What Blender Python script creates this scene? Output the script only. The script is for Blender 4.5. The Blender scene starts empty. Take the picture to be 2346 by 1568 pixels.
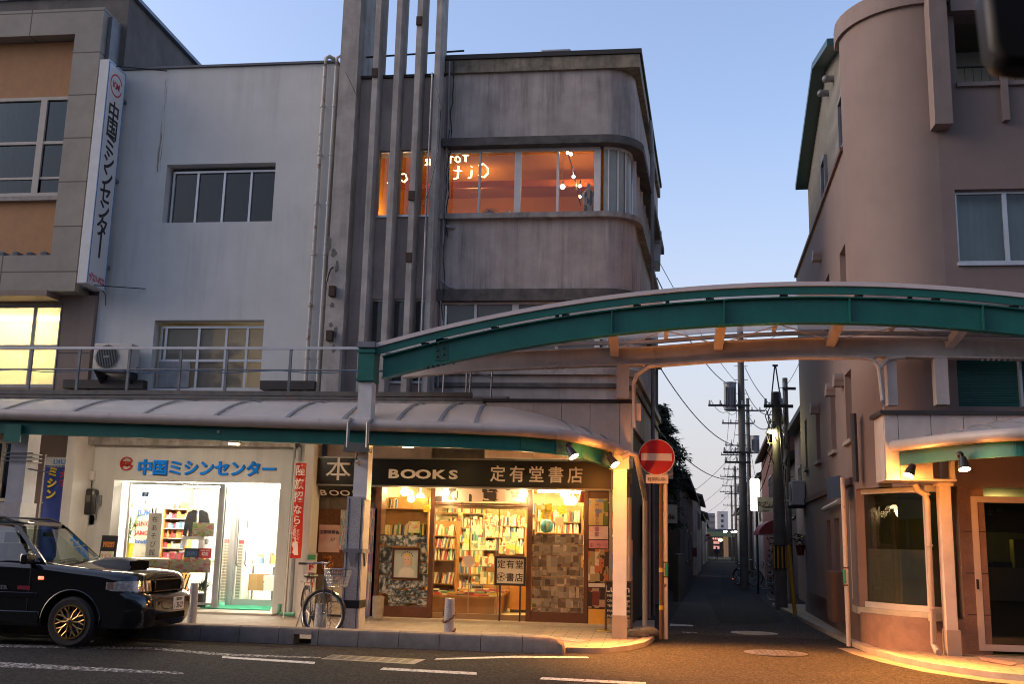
import bpy, math, random
from mathutils import Vector, Matrix, Euler
R = math.radians
random.seed(7)
sc = bpy.context.scene
COL = sc.collection

# ------------------------------------------------------------------ camera, sky, sun, exposure
CAM_H = 1.5
YAW, PITCH, ROLL, FOC = R(7.52), R(10.88), R(1.41), 2400.0
cam = bpy.data.cameras.new('camera')
cam_ob = bpy.data.objects.new('camera', cam)
COL.objects.link(cam_ob)
sc.camera = cam_ob
cam.sensor_width = 23.6
cam.lens = 23.6 * FOC / 2346
cam.clip_start, cam.clip_end = 0.05, 3000
_rot = Euler((math.pi / 2 + PITCH, 0, YAW), 'XYZ').to_matrix() @ Matrix.Rotation(ROLL, 3, 'Z')
cam_ob.matrix_world = Matrix.Translation((0, 0, CAM_H)) @ _rot.to_4x4()
cam.dof.use_dof = True
cam.dof.focus_distance = 19.0
cam.dof.aperture_fstop = 5.0

world = bpy.data.worlds.new('World')
sc.world = world
world.use_nodes = True
_nt = world.node_tree
_bg = _nt.nodes['Background']
_sky = _nt.nodes.new('ShaderNodeTexSky')
_sky.sky_type = 'NISHITA'
_sky.sun_disc = False
SUN_EL, SUN_ROT = 22, -100
_sky.sun_elevation, _sky.sun_rotation = R(SUN_EL), R(SUN_ROT)
_sky.air_density, _sky.dust_density, _sky.ozone_density = 1.0, 3.0, 1.0
_tint = _nt.nodes.new('ShaderNodeMix')          # camera white balance of the dusk sky
_tint.data_type = 'RGBA'
_tint.blend_type = 'MULTIPLY'
_tint.inputs[0].default_value = 1
_tint.inputs[7].default_value = (1.05, 1.0, 1.07, 1)
_nt.links.new(_sky.outputs[0], _tint.inputs[6])
_tc = _nt.nodes.new('ShaderNodeTexCoord')          # lavender dusk band along the horizon
_sep = _nt.nodes.new('ShaderNodeSeparateXYZ')
_mr = _nt.nodes.new('ShaderNodeMapRange')
_mr.interpolation_type = 'SMOOTHSTEP'
_mr.inputs['From Min'].default_value, _mr.inputs['From Max'].default_value = -.02, .42
_mr.inputs['To Min'].default_value, _mr.inputs['To Max'].default_value = .92, 0
_band = _nt.nodes.new('ShaderNodeMix')
_band.data_type = 'RGBA'
_band.inputs[7].default_value = (2.3, 2.2, 2.32, 1)
_nt.links.new(_tc.outputs['Generated'], _sep.inputs[0])
_nt.links.new(_sep.outputs[2], _mr.inputs['Value'])
_nt.links.new(_mr.outputs[0], _band.inputs[0])
_nt.links.new(_tint.outputs[2], _band.inputs[6])
_back = _nt.nodes.new('ShaderNodeMapRange')        # the sky behind the viewer, away from the afterglow, is dimmer
_back.interpolation_type = 'SMOOTHSTEP'
_back.inputs['From Min'].default_value, _back.inputs['From Max'].default_value = -.7, .25
_back.inputs['To Min'].default_value, _back.inputs['To Max'].default_value = .58, 1
_nt.links.new(_sep.outputs[1], _back.inputs['Value'])
_dim = _nt.nodes.new('ShaderNodeVectorMath')
_dim.operation = 'SCALE'
_nt.links.new(_band.outputs[2], _dim.inputs[0])
_nt.links.new(_back.outputs[0], _dim.inputs['Scale'])
_nt.links.new(_dim.outputs[0], _bg.inputs[0])
_bg.inputs[1].default_value = 0.15

sun = bpy.data.lights.new('sun', 'SUN')
sun.energy = 0.06
sun.angle = R(40)
sun.color = (1, 0.93, 0.85)
sun_ob = bpy.data.objects.new('sun', sun)
COL.objects.link(sun_ob)
_a = R(SUN_ROT)
_d = Vector((math.sin(_a) * math.cos(R(SUN_EL)), math.cos(_a) * math.cos(R(SUN_EL)), math.sin(R(SUN_EL))))
sun_ob.rotation_euler = _d.to_track_quat('Z', 'Y').to_euler()

sc.view_settings.view_transform = 'Standard'
sc.view_settings.look = 'None'
sc.view_settings.gamma = 1
sc.view_settings.exposure = 1.05
sc.cycles.filter_width = 1.05
sc.cycles.max_bounces = 8
sc.cycles.diffuse_bounces = 3
sc.cycles.glossy_bounces = 3
sc.cycles.transparent_max_bounces = 12
sc.cycles.sample_clamp_indirect = 6

# ------------------------------------------------------------------ surveying helpers (photo pixel -> point on a real plane)
_r, _u, _f = [Vector(_rot.col[i]) for i in range(3)]


def _ray(u, v):
 return -_f * FOC + _r * (u - 1173) - _u * (v - 784)


def PY(u, v, y):                      # (x, z) on the plane at depth y
 d = _ray(u, v)
 t = y / d.y
 return d.x * t, CAM_H + d.z * t


def PZ(u, v, z=0.0):                  # (x, y) on the level z
 d = _ray(u, v)
 t = (z - CAM_H) / d.z
 return d.x * t, d.y * t


def RECT(u0, v0, u1, v1, y):          # x0, x1, z0, z1
 a = PY(u0, v0, y)
 b = PY(u1, v1, y)
 return min(a[0], b[0]), max(a[0], b[0]), min(a[1], b[1]), max(a[1], b[1])


SL = 0.064                            # the side street leaves at this slant


def ALX(x18, y):
 return x18 + SL * (y - 18)


# ------------------------------------------------------------------ mesh builder
class MB:
 def __init__(s):
  s.v, s.f, s.sm = [], [], []

 def add(s, vs, fs, smooth=False, M=None):
  n = len(s.v)
  if M is not None:
   vs = [tuple(M @ Vector(p)) for p in vs]
  s.v += [tuple(p) for p in vs]
  s.f += [tuple(i + n for i in q) for q in fs]
  s.sm += [smooth] * len(fs)
  return s

 def box(s, x0, x1, y0, y1, z0, z1, M=None):
  return s.add([(x0, y0, z0), (x1, y0, z0), (x1, y1, z0), (x0, y1, z0), (x0, y0, z1), (x1, y0, z1), (x1, y1, z1), (x0, y1, z1)],
      [(3, 2, 1, 0), (4, 5, 6, 7), (0, 1, 5, 4), (1, 2, 6, 5), (2, 3, 7, 6), (3, 0, 4, 7)], False, M)

 def cbox(s, c, d, M=None):
  return s.box(c[0] - d[0] / 2, c[0] + d[0] / 2, c[1] - d[1] / 2, c[1] + d[1] / 2, c[2] - d[2] / 2, c[2] + d[2] / 2, M)

 def cyl(s, p0, p1, r0, r1=None, n=12, cap=True, smooth=True):
  r1 = r0 if r1 is None else r1
  p0, p1 = Vector(p0), Vector(p1)
  q = (p1 - p0).to_track_quat('Z', 'Y').to_matrix() if (p1 - p0).length > 1e-9 else Matrix.Identity(3)
  vs, fs = [], []
  for p, r in ((p0, r0), (p1, r1)):
   for k in range(n):
    a = 2 * math.pi * k / n
    vs.append(p + q @ Vector((r * math.cos(a), r * math.sin(a), 0)))
  for k in range(n):
   fs.append((k, (k + 1) % n, n + (k + 1) % n, n + k))
  s.add(vs, fs, smooth)
  if cap:
   s.add(vs, [tuple(range(n - 1, -1, -1)), tuple(range(n, 2 * n))])
  return s

 def tube(s, pts, r, n=8, cap=True):
  pts = [Vector(p) for p in pts]
  vs, fs = [], []
  for i, p in enumerate(pts):
   d = (pts[min(i + 1, len(pts) - 1)] - pts[max(i - 1, 0)])
   q = d.to_track_quat('Z', 'Y').to_matrix()
   rr = r[i] if isinstance(r, (list, tuple)) else r
   for k in range(n):
    a = 2 * math.pi * k / n
    vs.append(p + q @ Vector((rr * math.cos(a), rr * math.sin(a), 0)))
  for i in range(len(pts) - 1):
   for k in range(n):
    fs.append((i * n + k, i * n + (k + 1) % n, (i + 1) * n + (k + 1) % n, (i + 1) * n + k))
  s.add(vs, fs, True)
  if cap:
   m = len(vs)
   s.add(vs, [tuple(range(n - 1, -1, -1)), tuple(range(m - n, m))])
  return s

 def sph(s, c, r, n=16, m=10, sc3=(1, 1, 1)):
  vs, fs = [], []
  for i in range(m + 1):
   t = math.pi * i / m
   for k in range(n):
    a = 2 * math.pi * k / n
    vs.append((c[0] + r * sc3[0] * math.sin(t) * math.cos(a), c[1] + r * sc3[1] * math.sin(t) * math.sin(a), c[2] + r * sc3[2] * math.cos(t)))
  for i in range(m):
   for k in range(n):
    fs.append((i * n + k, (i + 1) * n + k, (i + 1) * n + (k + 1) % n, i * n + (k + 1) % n))
  return s.add(vs, fs, True)

 def prism_y(s, pts, y0, y1, M=None, smooth=False):    # polygon in x,z
  n = len(pts)
  vs = [(x, y0, z) for x, z in pts] + [(x, y1, z) for x, z in pts]
  fs = [tuple(range(n)), tuple(range(2 * n - 1, n - 1, -1))] + [((k + 1) % n, k, n + k, n + (k + 1) % n) for k in range(n)]
  return s.add(vs, fs, smooth, M)

 def prism_x(s, pts, x0, x1, M=None):    # polygon in y,z
  n = len(pts)
  vs = [(x0, y, z) for y, z in pts] + [(x1, y, z) for y, z in pts]
  fs = [tuple(range(n - 1, -1, -1)), tuple(range(n, 2 * n))] + [(k, (k + 1) % n, n + (k + 1) % n, n + k) for k in range(n)]
  return s.add(vs, fs, False, M)

 def prism_z(s, pts, z0, z1, M=None, smooth=False):    # polygon in x,y
  n = len(pts)
  vs = [(x, y, z0) for x, y in pts] + [(x, y, z1) for x, y in pts]
  s.add(vs, [tuple(range(n - 1, -1, -1)), tuple(range(n, 2 * n))], False, M)
  return s.add(vs, [(k, (k + 1) % n, n + (k + 1) % n, n + k) for k in range(n)], smooth, M)

 def strip(s, path, th, z0, z1, smooth=True):           # wall following a plan path; outside is on the right-hand side walking the path
  outer = [Vector((p[0], p[1])) for p in path]
  inner = []
  for i, p in enumerate(outer):
   d = (outer[min(i + 1, len(outer) - 1)] - outer[max(i - 1, 0)]).normalized()
   inner.append(p + Vector((-d.y, d.x)) * th)
  n = len(outer)
  vs = [(p.x, p.y, z0) for p in outer] + [(p.x, p.y, z1) for p in outer] + [(p.x, p.y, z0) for p in inner] + [(p.x, p.y, z1) for p in inner]
  a, b, c, d = 0, n, 2 * n, 3 * n
  f1 = [(a + i, a + i + 1, b + i + 1, b + i) for i in range(n - 1)] + [(c + i + 1, c + i, d + i, d + i + 1) for i in range(n - 1)]
  s.add(vs, f1, smooth)
  f2 = [(b + i, b + i + 1, d + i + 1, d + i) for i in range(n - 1)] + [(a + i + 1, a + i, c + i, c + i + 1) for i in range(n - 1)]
  f2 += [(a, b, d, c), (a + n - 1, c + n - 1, d + n - 1, b + n - 1)]
  return s.add(vs, f2)

 def wall(s, x0, x1, z0, z1, y0, y1, holes=()):         # wall facing -y with rectangular openings
  xs = sorted({x0, x1, *[h[0] for h in holes], *[h[1] for h in holes]})
  zs = sorted({z0, z1, *[h[2] for h in holes], *[h[3] for h in holes]})
  xs = [x for x in xs if x0 <= x <= x1]
  zs = [z for z in zs if z0 <= z <= z1]

  def inside(x, z):
   return any(h[0] < x < h[1] and h[2] < z < h[3] for h in holes)
  for i in range(len(xs) - 1):
   for j in range(len(zs) - 1):
    if inside((xs[i] + xs[i + 1]) / 2, (zs[j] + zs[j + 1]) / 2):
     continue
    a, b, c, d = xs[i], xs[i + 1], zs[j], zs[j + 1]
    s.add([(a, y0, c), (b, y0, c), (b, y0, d), (a, y0, d)], [(0, 1, 2, 3)])
    s.add([(a, y1, c), (b, y1, c), (b, y1, d), (a, y1, d)], [(3, 2, 1, 0)])
  for (a, b, c, d) in list(holes):
   s.add([(a, y0, c), (b, y0, c), (b, y0, d), (a, y0, d), (a, y1, c), (b, y1, c), (b, y1, d), (a, y1, d)],
     [(0, 4, 5, 1), (1, 5, 6, 2), (2, 6, 7, 3), (3, 7, 4, 0)])
  a, b, c, d = x0, x1, z0, z1
  s.add([(a, y0, c), (b, y0, c), (b, y0, d), (a, y0, d), (a, y1, c), (b, y1, c), (b, y1, d), (a, y1, d)],
    [(0, 1, 5, 4), (1, 2, 6, 5), (2, 3, 7, 6), (3, 0, 4, 7)])
  return s

 def frame(s, x0, x1, z0, z1, y0, y1, w, bars=(), hbars=(), bw=None):
  bw = bw or w
  s.box(x0, x1, y0, y1, z0, z0 + w)
  s.box(x0, x1, y0, y1, z1 - w, z1)
  s.box(x0, x0 + w, y0, y1, z0 + w, z1 - w)
  s.box(x1 - w, x1, y0, y1, z0 + w, z1 - w)
  for b in bars:
   s.box(b - bw / 2, b + bw / 2, y0 + .004, y1 - .004, z0 + w, z1 - w)
  for h in hbars:
   s.box(x0 + w, x1 - w, y0 + .008, y1 - .008, h - bw / 2, h + bw / 2)
  return s

 def text(s, body, x, y, z, h, ext=.01, bold=0.0, xs=1.0, align='CENTER', M=None, spacing=1.0, mirror=False):
  """lettering standing upright, facing -y, h = letter size; x,z = baseline anchor"""
  c = bpy.data.curves.new('t', 'FONT')
  c.body = body
  c.size = h
  c.extrude = ext
  c.offset = bold * h
  c.resolution_u = 3
  c.align_x = align
  c.space_character = spacing
  o = bpy.data.objects.new('t', c)
  COL.objects.link(o)
  dg = bpy.context.evaluated_depsgraph_get()
  me = bpy.data.meshes.new_from_object(o.evaluated_get(dg), depsgraph=dg)
  sx = -xs if mirror else xs
  A = Matrix.Translation((x, y, z)) @ Matrix.Rotation(math.pi / 2, 4, 'X') @ Matrix.Diagonal((sx, 1, 1, 1))
  if M is not None:
   A = M @ A
  s.add([tuple(A @ v.co) for v in me.vertices], [tuple(reversed(p.vertices)) if mirror else tuple(p.vertices) for p in me.polygons])
  bpy.data.objects.remove(o)
  bpy.data.curves.remove(c)
  bpy.data.meshes.remove(me)
  return s

 def build(s, name, mat, parent=None, loc=None, bevel=0, subsurf=0):
  me = bpy.data.meshes.new(name)
  o = ORG[parent.name] if parent is not None else Vector(loc or (0, 0, 0))
  me.from_pydata([(x - o.x, y - o.y, z - o.z) for x, y, z in s.v], [], s.f)
  me.polygons.foreach_set('use_smooth', s.sm)
  me.materials.append(mat)
  me.validate()
  me.set_sharp_from_angle(angle=R(38))
  ob = bpy.data.objects.new(name, me)
  COL.objects.link(ob)
  if parent is not None:
   ob.parent = parent
  else:
   ob.location = o
  ORG[ob.name] = o
  if bevel:
   b = ob.modifiers.new('bevel', 'BEVEL')
   b.width, b.segments, b.limit_method, b.angle_limit = bevel, 2, 'ANGLE', R(40)
  if subsurf:
   b = ob.modifiers.new('sub', 'SUBSURF')
   b.levels = b.render_levels = subsurf
  return ob


ORG = {}


def thing(name, label, cat, loc=(0, 0, 0), group=None):
 o = bpy.data.objects.new(name, None)
 o.empty_display_size = .1
 COL.objects.link(o)
 o.location = loc
 ORG[o.name] = Vector(loc)
 return tag(o, label, cat, group)


def tag(o, label, cat, group=None, kind=None):
 if label:
  o['label'] = label
 if cat:
  o['category'] = cat
 if group:
  o['group'] = group
 if kind:
  o['kind'] = kind
 return o


def struct(o):
 o['kind'] = 'structure'
 return o


def copy_thing(src, delta, label=None, group=None):
 """copy of a thing with its parts and sub-parts"""
 r = src.copy()
 COL.objects.link(r)
 r.location = Vector(src.location) + Vector(delta)
 if label:
  r['label'] = label
 if group:
  r['group'] = group
 kids = [o for o in COL.objects if o.parent == src]
 for ch in kids:
  c = ch.copy()
  COL.objects.link(c)
  c.parent = r
  for g in [o for o in COL.objects if o.parent == ch]:
   d = g.copy()
   COL.objects.link(d)
   d.parent = c
 return r


# ------------------------------------------------------------------ materials
MATS = {}


def _new(name):
 m = bpy.data.materials.new(name)
 m.use_nodes = True
 nt = m.node_tree
 return m, nt, nt.nodes, nt.links, nt.nodes['Principled BSDF']


def _pos(n, l, scale):
 g = n.new('ShaderNodeNewGeometry')
 mp = n.new('ShaderNodeMapping')
 mp.inputs['Scale'].default_value = scale
 l.new(g.outputs['Position'], mp.inputs['Vector'])
 return mp.outputs[0]


def _noise(n, l, vec, scale, detail=4, rough=.6):
 t = n.new('ShaderNodeTexNoise')
 t.inputs['Scale'].default_value = scale
 t.inputs['Detail'].default_value = detail
 t.inputs['Roughness'].default_value = rough
 if vec is not None:
  l.new(vec, t.inputs['Vector'])
 return t.outputs['Fac']


def _ramp(n, l, fac, a, b):
 r = n.new('ShaderNodeMapRange')
 r.inputs['From Min'].default_value, r.inputs['From Max'].default_value = a, b
 l.new(fac, r.inputs['Value'])
 return r.outputs[0]


def _mix(n, l, fac, a, b, mode='MIX'):
 x = n.new('ShaderNodeMix')
 x.data_type = 'RGBA'
 x.blend_type = mode
 for sock, val in ((0, fac), (6, a), (7, b)):
  if isinstance(val, (int, float)):
   x.inputs[sock].default_value = val
  elif isinstance(val, tuple):
   x.inputs[sock].default_value = (*val[:3], 1)
  else:
   l.new(val, x.inputs[sock])
 return x.outputs[2]


def mat(name, col, rough=.6, metal=0.0, var=.12, vs=3.0, streak=0.0, streak_col=(.05, .045, .04), sscale=(5, 5, .35), speck=0.0, bump=0.0, bs=120, coat=0.0, rust=0.0, spec=.5):
 """procedural surface: colour variation, vertical dirt streaks, speckle, bump"""
 if name in MATS:
  return MATS[name]
 m, nt, n, l, p = _new(name)
 c = (*col, 1)
 out = None
 if var:
  f = _ramp(n, l, _noise(n, l, _pos(n, l, (1, 1, 1)), vs), .3, .7)
  out = _mix(n, l, f, tuple(x * (1 - var) for x in col), tuple(min(1, x * (1 + var)) for x in col))
 if speck:
  f = _ramp(n, l, _noise(n, l, _pos(n, l, (1, 1, 1)), 90, 2), .35, .65)
  out = _mix(n, l, f, _mix(n, l, speck, out or col, tuple(x * .35 for x in col)), out or col)
 if streak:
  f1 = _ramp(n, l, _noise(n, l, _pos(n, l, sscale), 1, 7, .7), .45, .68)
  f2 = _ramp(n, l, _noise(n, l, _pos(n, l, (.5, .5, .5)), 1, 3), .35, .7)
  mul = n.new('ShaderNodeMath')
  mul.operation = 'MULTIPLY'
  l.new(f1, mul.inputs[0])
  l.new(f2, mul.inputs[1])
  mu2 = n.new('ShaderNodeMath')
  mu2.operation = 'MULTIPLY'
  mu2.inputs[1].default_value = streak
  l.new(mul.outputs[0], mu2.inputs[0])
  out = _mix(n, l, mu2.outputs[0], out or col, streak_col)
 if rust:
  f = _ramp(n, l, _noise(n, l, _pos(n, l, (3, 3, 3)), 2.5, 6), .62 - rust * .2, .7)
  out = _mix(n, l, f, out or col, (.16, .07, .03))
 if out is not None:
  l.new(out, p.inputs['Base Color'])
 else:
  p.inputs['Base Color'].default_value = c
 p.inputs['Roughness'].default_value = rough
 p.inputs['Metallic'].default_value = metal
 p.inputs['Specular IOR Level'].default_value = spec
 p.inputs['Coat Weight'].default_value = coat
 p.inputs['Coat Roughness'].default_value = .03
 if bump:
  b = n.new('ShaderNodeBump')
  b.inputs['Strength'].default_value = bump
  b.inputs['Distance'].default_value = .01
  l.new(_noise(n, l, _pos(n, l, (1, 1, 1)), bs, 3), b.inputs['Height'])
  l.new(b.outputs[0], p.inputs['Normal'])
 MATS[name] = m
 return m


def glow(name, col, strength):
 if name in MATS:
  return MATS[name]
 m, nt, n, l, p = _new(name)
 p.inputs['Base Color'].default_value = (.8, .8, .8, 1)
 p.inputs['Emission Color'].default_value = (*col, 1)
 p.inputs['Emission Strength'].default_value = strength
 MATS[name] = m
 return m


def glass(name, tint=(1, 1, 1), refl=1.0, rough=0.0, haze=0.0, haze_col=(.8, .8, .8)):
 """thin window pane: see-through with Fresnel reflection, optionally hazy / frosted"""
 if name in MATS:
  return MATS[name]
 m, nt, n, l, p = _new(name)
 n.remove(p)
 out = n['Material Output']
 tr = n.new('ShaderNodeBsdfTransparent')
 tr.inputs[0].default_value = (*tint, 1)
 gl = n.new('ShaderNodeBsdfGlossy')
 gl.inputs['Roughness'].default_value = rough
 fr = n.new('ShaderNodeFresnel')
 fr.inputs[0].default_value = 1.5
 mu = n.new('ShaderNodeMath')
 mu.operation = 'MULTIPLY'
 mu.inputs[1].default_value = refl
 l.new(fr.outputs[0], mu.inputs[0])
 base = tr.outputs[0]
 if haze:
  tl = n.new('ShaderNodeBsdfTranslucent')
  tl.inputs[0].default_value = (*haze_col, 1)
  df = n.new('ShaderNodeBsdfDiffuse')
  df.inputs[0].default_value = (*haze_col, 1)
  m1 = n.new('ShaderNodeMixShader')
  m1.inputs[0].default_value = .4
  l.new(tl.outputs[0], m1.inputs[1])
  l.new(df.outputs[0], m1.inputs[2])
  m2 = n.new('ShaderNodeMixShader')
  m2.inputs[0].default_value = haze
  l.new(base, m2.inputs[1])
  l.new(m1.outputs[0], m2.inputs[2])
  base = m2.outputs[0]
 mx = n.new('ShaderNodeMixShader')
 l.new(mu.outputs[0], mx.inputs[0])
 l.new(base, mx.inputs[1])
 l.new(gl.outputs[0], mx.inputs[2])
 l.new(mx.outputs[0], out.inputs[0])
 MATS[name] = m
 return m


def poster_mat(name, palette, scale=2.0, cells=True, contrast=1.0, tone_=.25):
 """printed picture: random patches out of a palette, different on every object"""
 if name in MATS:
  return MATS[name]
 m, nt, n, l, p = _new(name)
 tc = n.new('ShaderNodeTexCoord')
 oi = n.new('ShaderNodeObjectInfo')
 ml = n.new('ShaderNodeVectorMath')
 ml.operation = 'SCALE'
 ml.inputs[0].default_value = (37, 17, 53)
 l.new(oi.outputs['Random'], ml.inputs['Scale'])
 ad = n.new('ShaderNodeVectorMath')
 l.new(tc.outputs['Generated'], ad.inputs[0])
 l.new(ml.outputs[0], ad.inputs[1])
 f1 = _noise(n, l, ad.outputs[0], scale, 3, .55)
 v = n.new('ShaderNodeTexVoronoi')
 v.inputs['Scale'].default_value = scale * 1.7
 v.distance = 'CHEBYCHEV'                        # rectangular printed fields
 v.inputs['Randomness'].default_value = .3
 l.new(ad.outputs[0], v.inputs['Vector'])
 sp = n.new('ShaderNodeSeparateColor')
 l.new(v.outputs['Color'], sp.inputs[0])
 fac = n.new('ShaderNodeMix')
 fac.inputs[0].default_value = .8 if cells else .25
 l.new(_ramp(n, l, f1, .5 - .22 / contrast, .5 + .22 / contrast), fac.inputs[2])
 l.new(sp.outputs[0], fac.inputs[3])
 pick = n.new('ShaderNodeMath')                  # each print has its own overall tone
 pick.operation = 'MULTIPLY'
 pick.inputs[1].default_value = 7.31
 l.new(oi.outputs['Random'], pick.inputs[0])
 fr = n.new('ShaderNodeMath')
 fr.operation = 'FRACT'
 l.new(pick.outputs[0], fr.inputs[0])
 tone = n.new('ShaderNodeMix')
 tone.inputs[0].default_value = tone_
 l.new(fac.outputs[0], tone.inputs[2])
 l.new(fr.outputs[0], tone.inputs[3])
 fac = tone
 r = n.new('ShaderNodeValToRGB')
 r.color_ramp.interpolation = 'CONSTANT' if cells else 'LINEAR'
 els = r.color_ramp.elements
 while len(els) < len(palette):
  els.new(.5)
 for i, c in enumerate(palette):
  els[i].position = i / len(palette)
  els[i].color = (*c, 1)
 l.new(fac.outputs[0], r.inputs[0])
 l.new(r.outputs[0], p.inputs['Base Color'])
 p.inputs['Roughness'].default_value = .45
 MATS[name] = m
 return m


def random_mat(name, palette, rough=.55, island=False):
 """one flat colour per object (or per mesh island) out of a palette"""
 if name in MATS:
  return MATS[name]
 m, nt, n, l, p = _new(name)
 if island:
  o = n.new('ShaderNodeNewGeometry').outputs['Random Per Island']
 else:
  o = n.new('ShaderNodeObjectInfo').outputs['Random']
 r = n.new('ShaderNodeValToRGB')
 r.color_ramp.interpolation = 'CONSTANT'
 els = r.color_ramp.elements
 while len(els) < len(palette):
  els.new(.5)
 for i, c in enumerate(palette):
  els[i].position = i / len(palette)
  els[i].color = (*c, 1)
 l.new(o, r.inputs[0])
 l.new(r.outputs[0], p.inputs['Base Color'])
 p.inputs['Roughness'].default_value = rough
 MATS[name] = m
 return m


def spot(name, loc, target, energy, col, angle=100, blend=.6, radius=.05, parent=None):
 L = bpy.data.lights.new(name, 'SPOT')
 L.energy, L.color, L.spot_size, L.spot_blend, L.shadow_soft_size = energy, col, R(angle), blend, radius
 o = bpy.data.objects.new(name, L)
 COL.objects.link(o)
 o.location = loc
 o.rotation_euler = (Vector(target) - Vector(loc)).to_track_quat('-Z', 'Y').to_euler()
 if parent is not None:
  o.parent = parent
  o.location = Vector(loc) - ORG[parent.name]
 return o


def point(name, loc, energy, col, radius=.05, parent=None):
 L = bpy.data.lights.new(name, 'POINT')
 L.energy, L.color, L.shadow_soft_size = energy, col, radius
 o = bpy.data.objects.new(name, L)
 COL.objects.link(o)
 o.location = loc
 if parent is not None:
  o.parent = parent
  o.location = Vector(loc) - ORG[parent.name]
 return o


WARM = (1, .62, .28)
SODIUM = (1, .32, .05)
ORD = ('first', 'second', 'third', 'fourth', 'fifth', 'sixth', 'seventh', 'eighth', 'ninth', 'tenth')
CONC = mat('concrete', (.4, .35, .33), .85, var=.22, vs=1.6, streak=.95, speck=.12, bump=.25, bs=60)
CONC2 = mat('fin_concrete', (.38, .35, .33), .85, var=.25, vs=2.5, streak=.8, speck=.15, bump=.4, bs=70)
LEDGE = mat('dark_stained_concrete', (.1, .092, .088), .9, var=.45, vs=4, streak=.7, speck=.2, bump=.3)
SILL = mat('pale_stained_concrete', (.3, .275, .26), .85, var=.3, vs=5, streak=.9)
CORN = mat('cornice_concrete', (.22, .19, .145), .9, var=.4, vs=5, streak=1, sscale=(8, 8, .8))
WHITE_WALL = mat('white_wall_paint', (.6, .598, .585), .75, var=.06, vs=1.2, streak=.3, streak_col=(.2, .19, .18), bump=.15, bs=50)
ALU = mat('aluminium', (.55, .56, .58), .35, .6, var=.08)
WHITE = mat('white_metal', (.62, .6, .6), .4, 0, var=.08, vs=5, streak=.25, streak_col=(.25, .2, .16))
CREAM = mat('cream_steel', (.5, .44, .41), .5, 0, var=.1, vs=4, streak=.35, streak_col=(.16, .12, .1))
GREEN = mat('green_steel', (.007, .125, .1), .42, 0, var=.15, vs=3, streak=.4, streak_col=(.02, .06, .05))
DARK = mat('dark_metal', (.02, .02, .021), .5)
STEEL = mat('grey_steel', (.16, .17, .19), .5, .3, var=.2)
BROWN = mat('brown_frame', (.09, .035, .02), .4, var=.2)
BLACK = mat('black_plastic', (.012, .012, .013), .45, var=.1)
RUSTY = mat('rusty_steel', (.13, .06, .035), .8, rust=.6)
GL = glass('clear_glass')
GLDARK = glass('shade_glass', (.5, .55, .56), 1.2)

# ================================================================== the setting: road, side street, pavements, kerbs, paint
def asphalt(name, base, crack=False):
 m, nt, n, l, p = _new(name)
 pos = _pos(n, l, (1, 1, 1))
 v = n.new('ShaderNodeTexVoronoi')
 v.inputs['Scale'].default_value = 48
 l.new(pos, v.inputs['Vector'])
 sp = n.new('ShaderNodeSeparateColor')
 l.new(v.outputs['Color'], sp.inputs[0])
 a = _mix(n, l, _ramp(n, l, sp.outputs[0], .2, 1), tuple(x * .3 for x in base), tuple(x * 2.2 for x in base))
 big = _ramp(n, l, _noise(n, l, pos, .35, 5), .3, .7)
 a = _mix(n, l, big, a, _mix(n, l, .35, a, tuple(x * .55 for x in base)))
 l.new(a, p.inputs['Base Color'])
 p.inputs['Roughness'].default_value = .92
 p.inputs['Specular IOR Level'].default_value = .12
 b = n.new('ShaderNodeBump')
 b.inputs['Strength'].default_value = .55
 b.inputs['Distance'].default_value = .012
 l.new(v.outputs['Distance'], b.inputs['Height'])
 l.new(b.outputs[0], p.inputs['Normal'])
 return m


def brick_mat(name, c1, c2, mortar, scale, bw, bh, ms=.015, rough=.8, rot=0, offset=.5):
 m, nt, n, l, p = _new(name)
 g = n.new('ShaderNodeNewGeometry')
 mp = n.new('ShaderNodeMapping')
 mp.inputs['Rotation'].default_value = rot if isinstance(rot, tuple) else (0, 0, rot)
 l.new(g.outputs['Position'], mp.inputs['Vector'])
 b = n.new('ShaderNodeTexBrick')
 b.offset = offset
 b.inputs['Scale'].default_value = scale
 b.inputs['Brick Width'].default_value = bw
 b.inputs['Row Height'].default_value = bh
 b.inputs['Mortar Size'].default_value = ms
 b.inputs['Color1'].default_value = (*c1, 1)
 b.inputs['Color2'].default_value = (*c2, 1)
 b.inputs['Mortar'].default_value = (*mortar, 1)
 l.new(mp.outputs[0], b.inputs['Vector'])
 dirt = _ramp(n, l, _noise(n, l, _pos(n, l, (1, 1, 1)), 2.2, 6), .35, .75)
 out = _mix(n, l, dirt, b.outputs['Color'], _mix(n, l, .5, b.outputs['Color'], tuple(x * .5 for x in c1)))
 l.new(out, p.inputs['Base Color'])
 p.inputs['Roughness'].default_value = rough
 return m


def paint_mat(name, col, wear, sc3=(1, 1, 1)):
 m, nt, n, l, p = _new(name)
 p.inputs['Base Color'].default_value = (*col, 1)
 p.inputs['Roughness'].default_value = .7
 t = n.new('ShaderNodeBsdfTransparent')
 mx = n.new('ShaderNodeMixShader')
 f = _ramp(n, l, _noise(n, l, _pos(n, l, sc3), 22, 5, .7), wear - .06, wear + .06)
 l.new(f, mx.inputs[0])
 l.new(t.outputs[0], mx.inputs[1])
 l.new(p.outputs[0], mx.inputs[2])
 l.new(mx.outputs[0], n['Material Output'].inputs[0])
 return m


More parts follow.
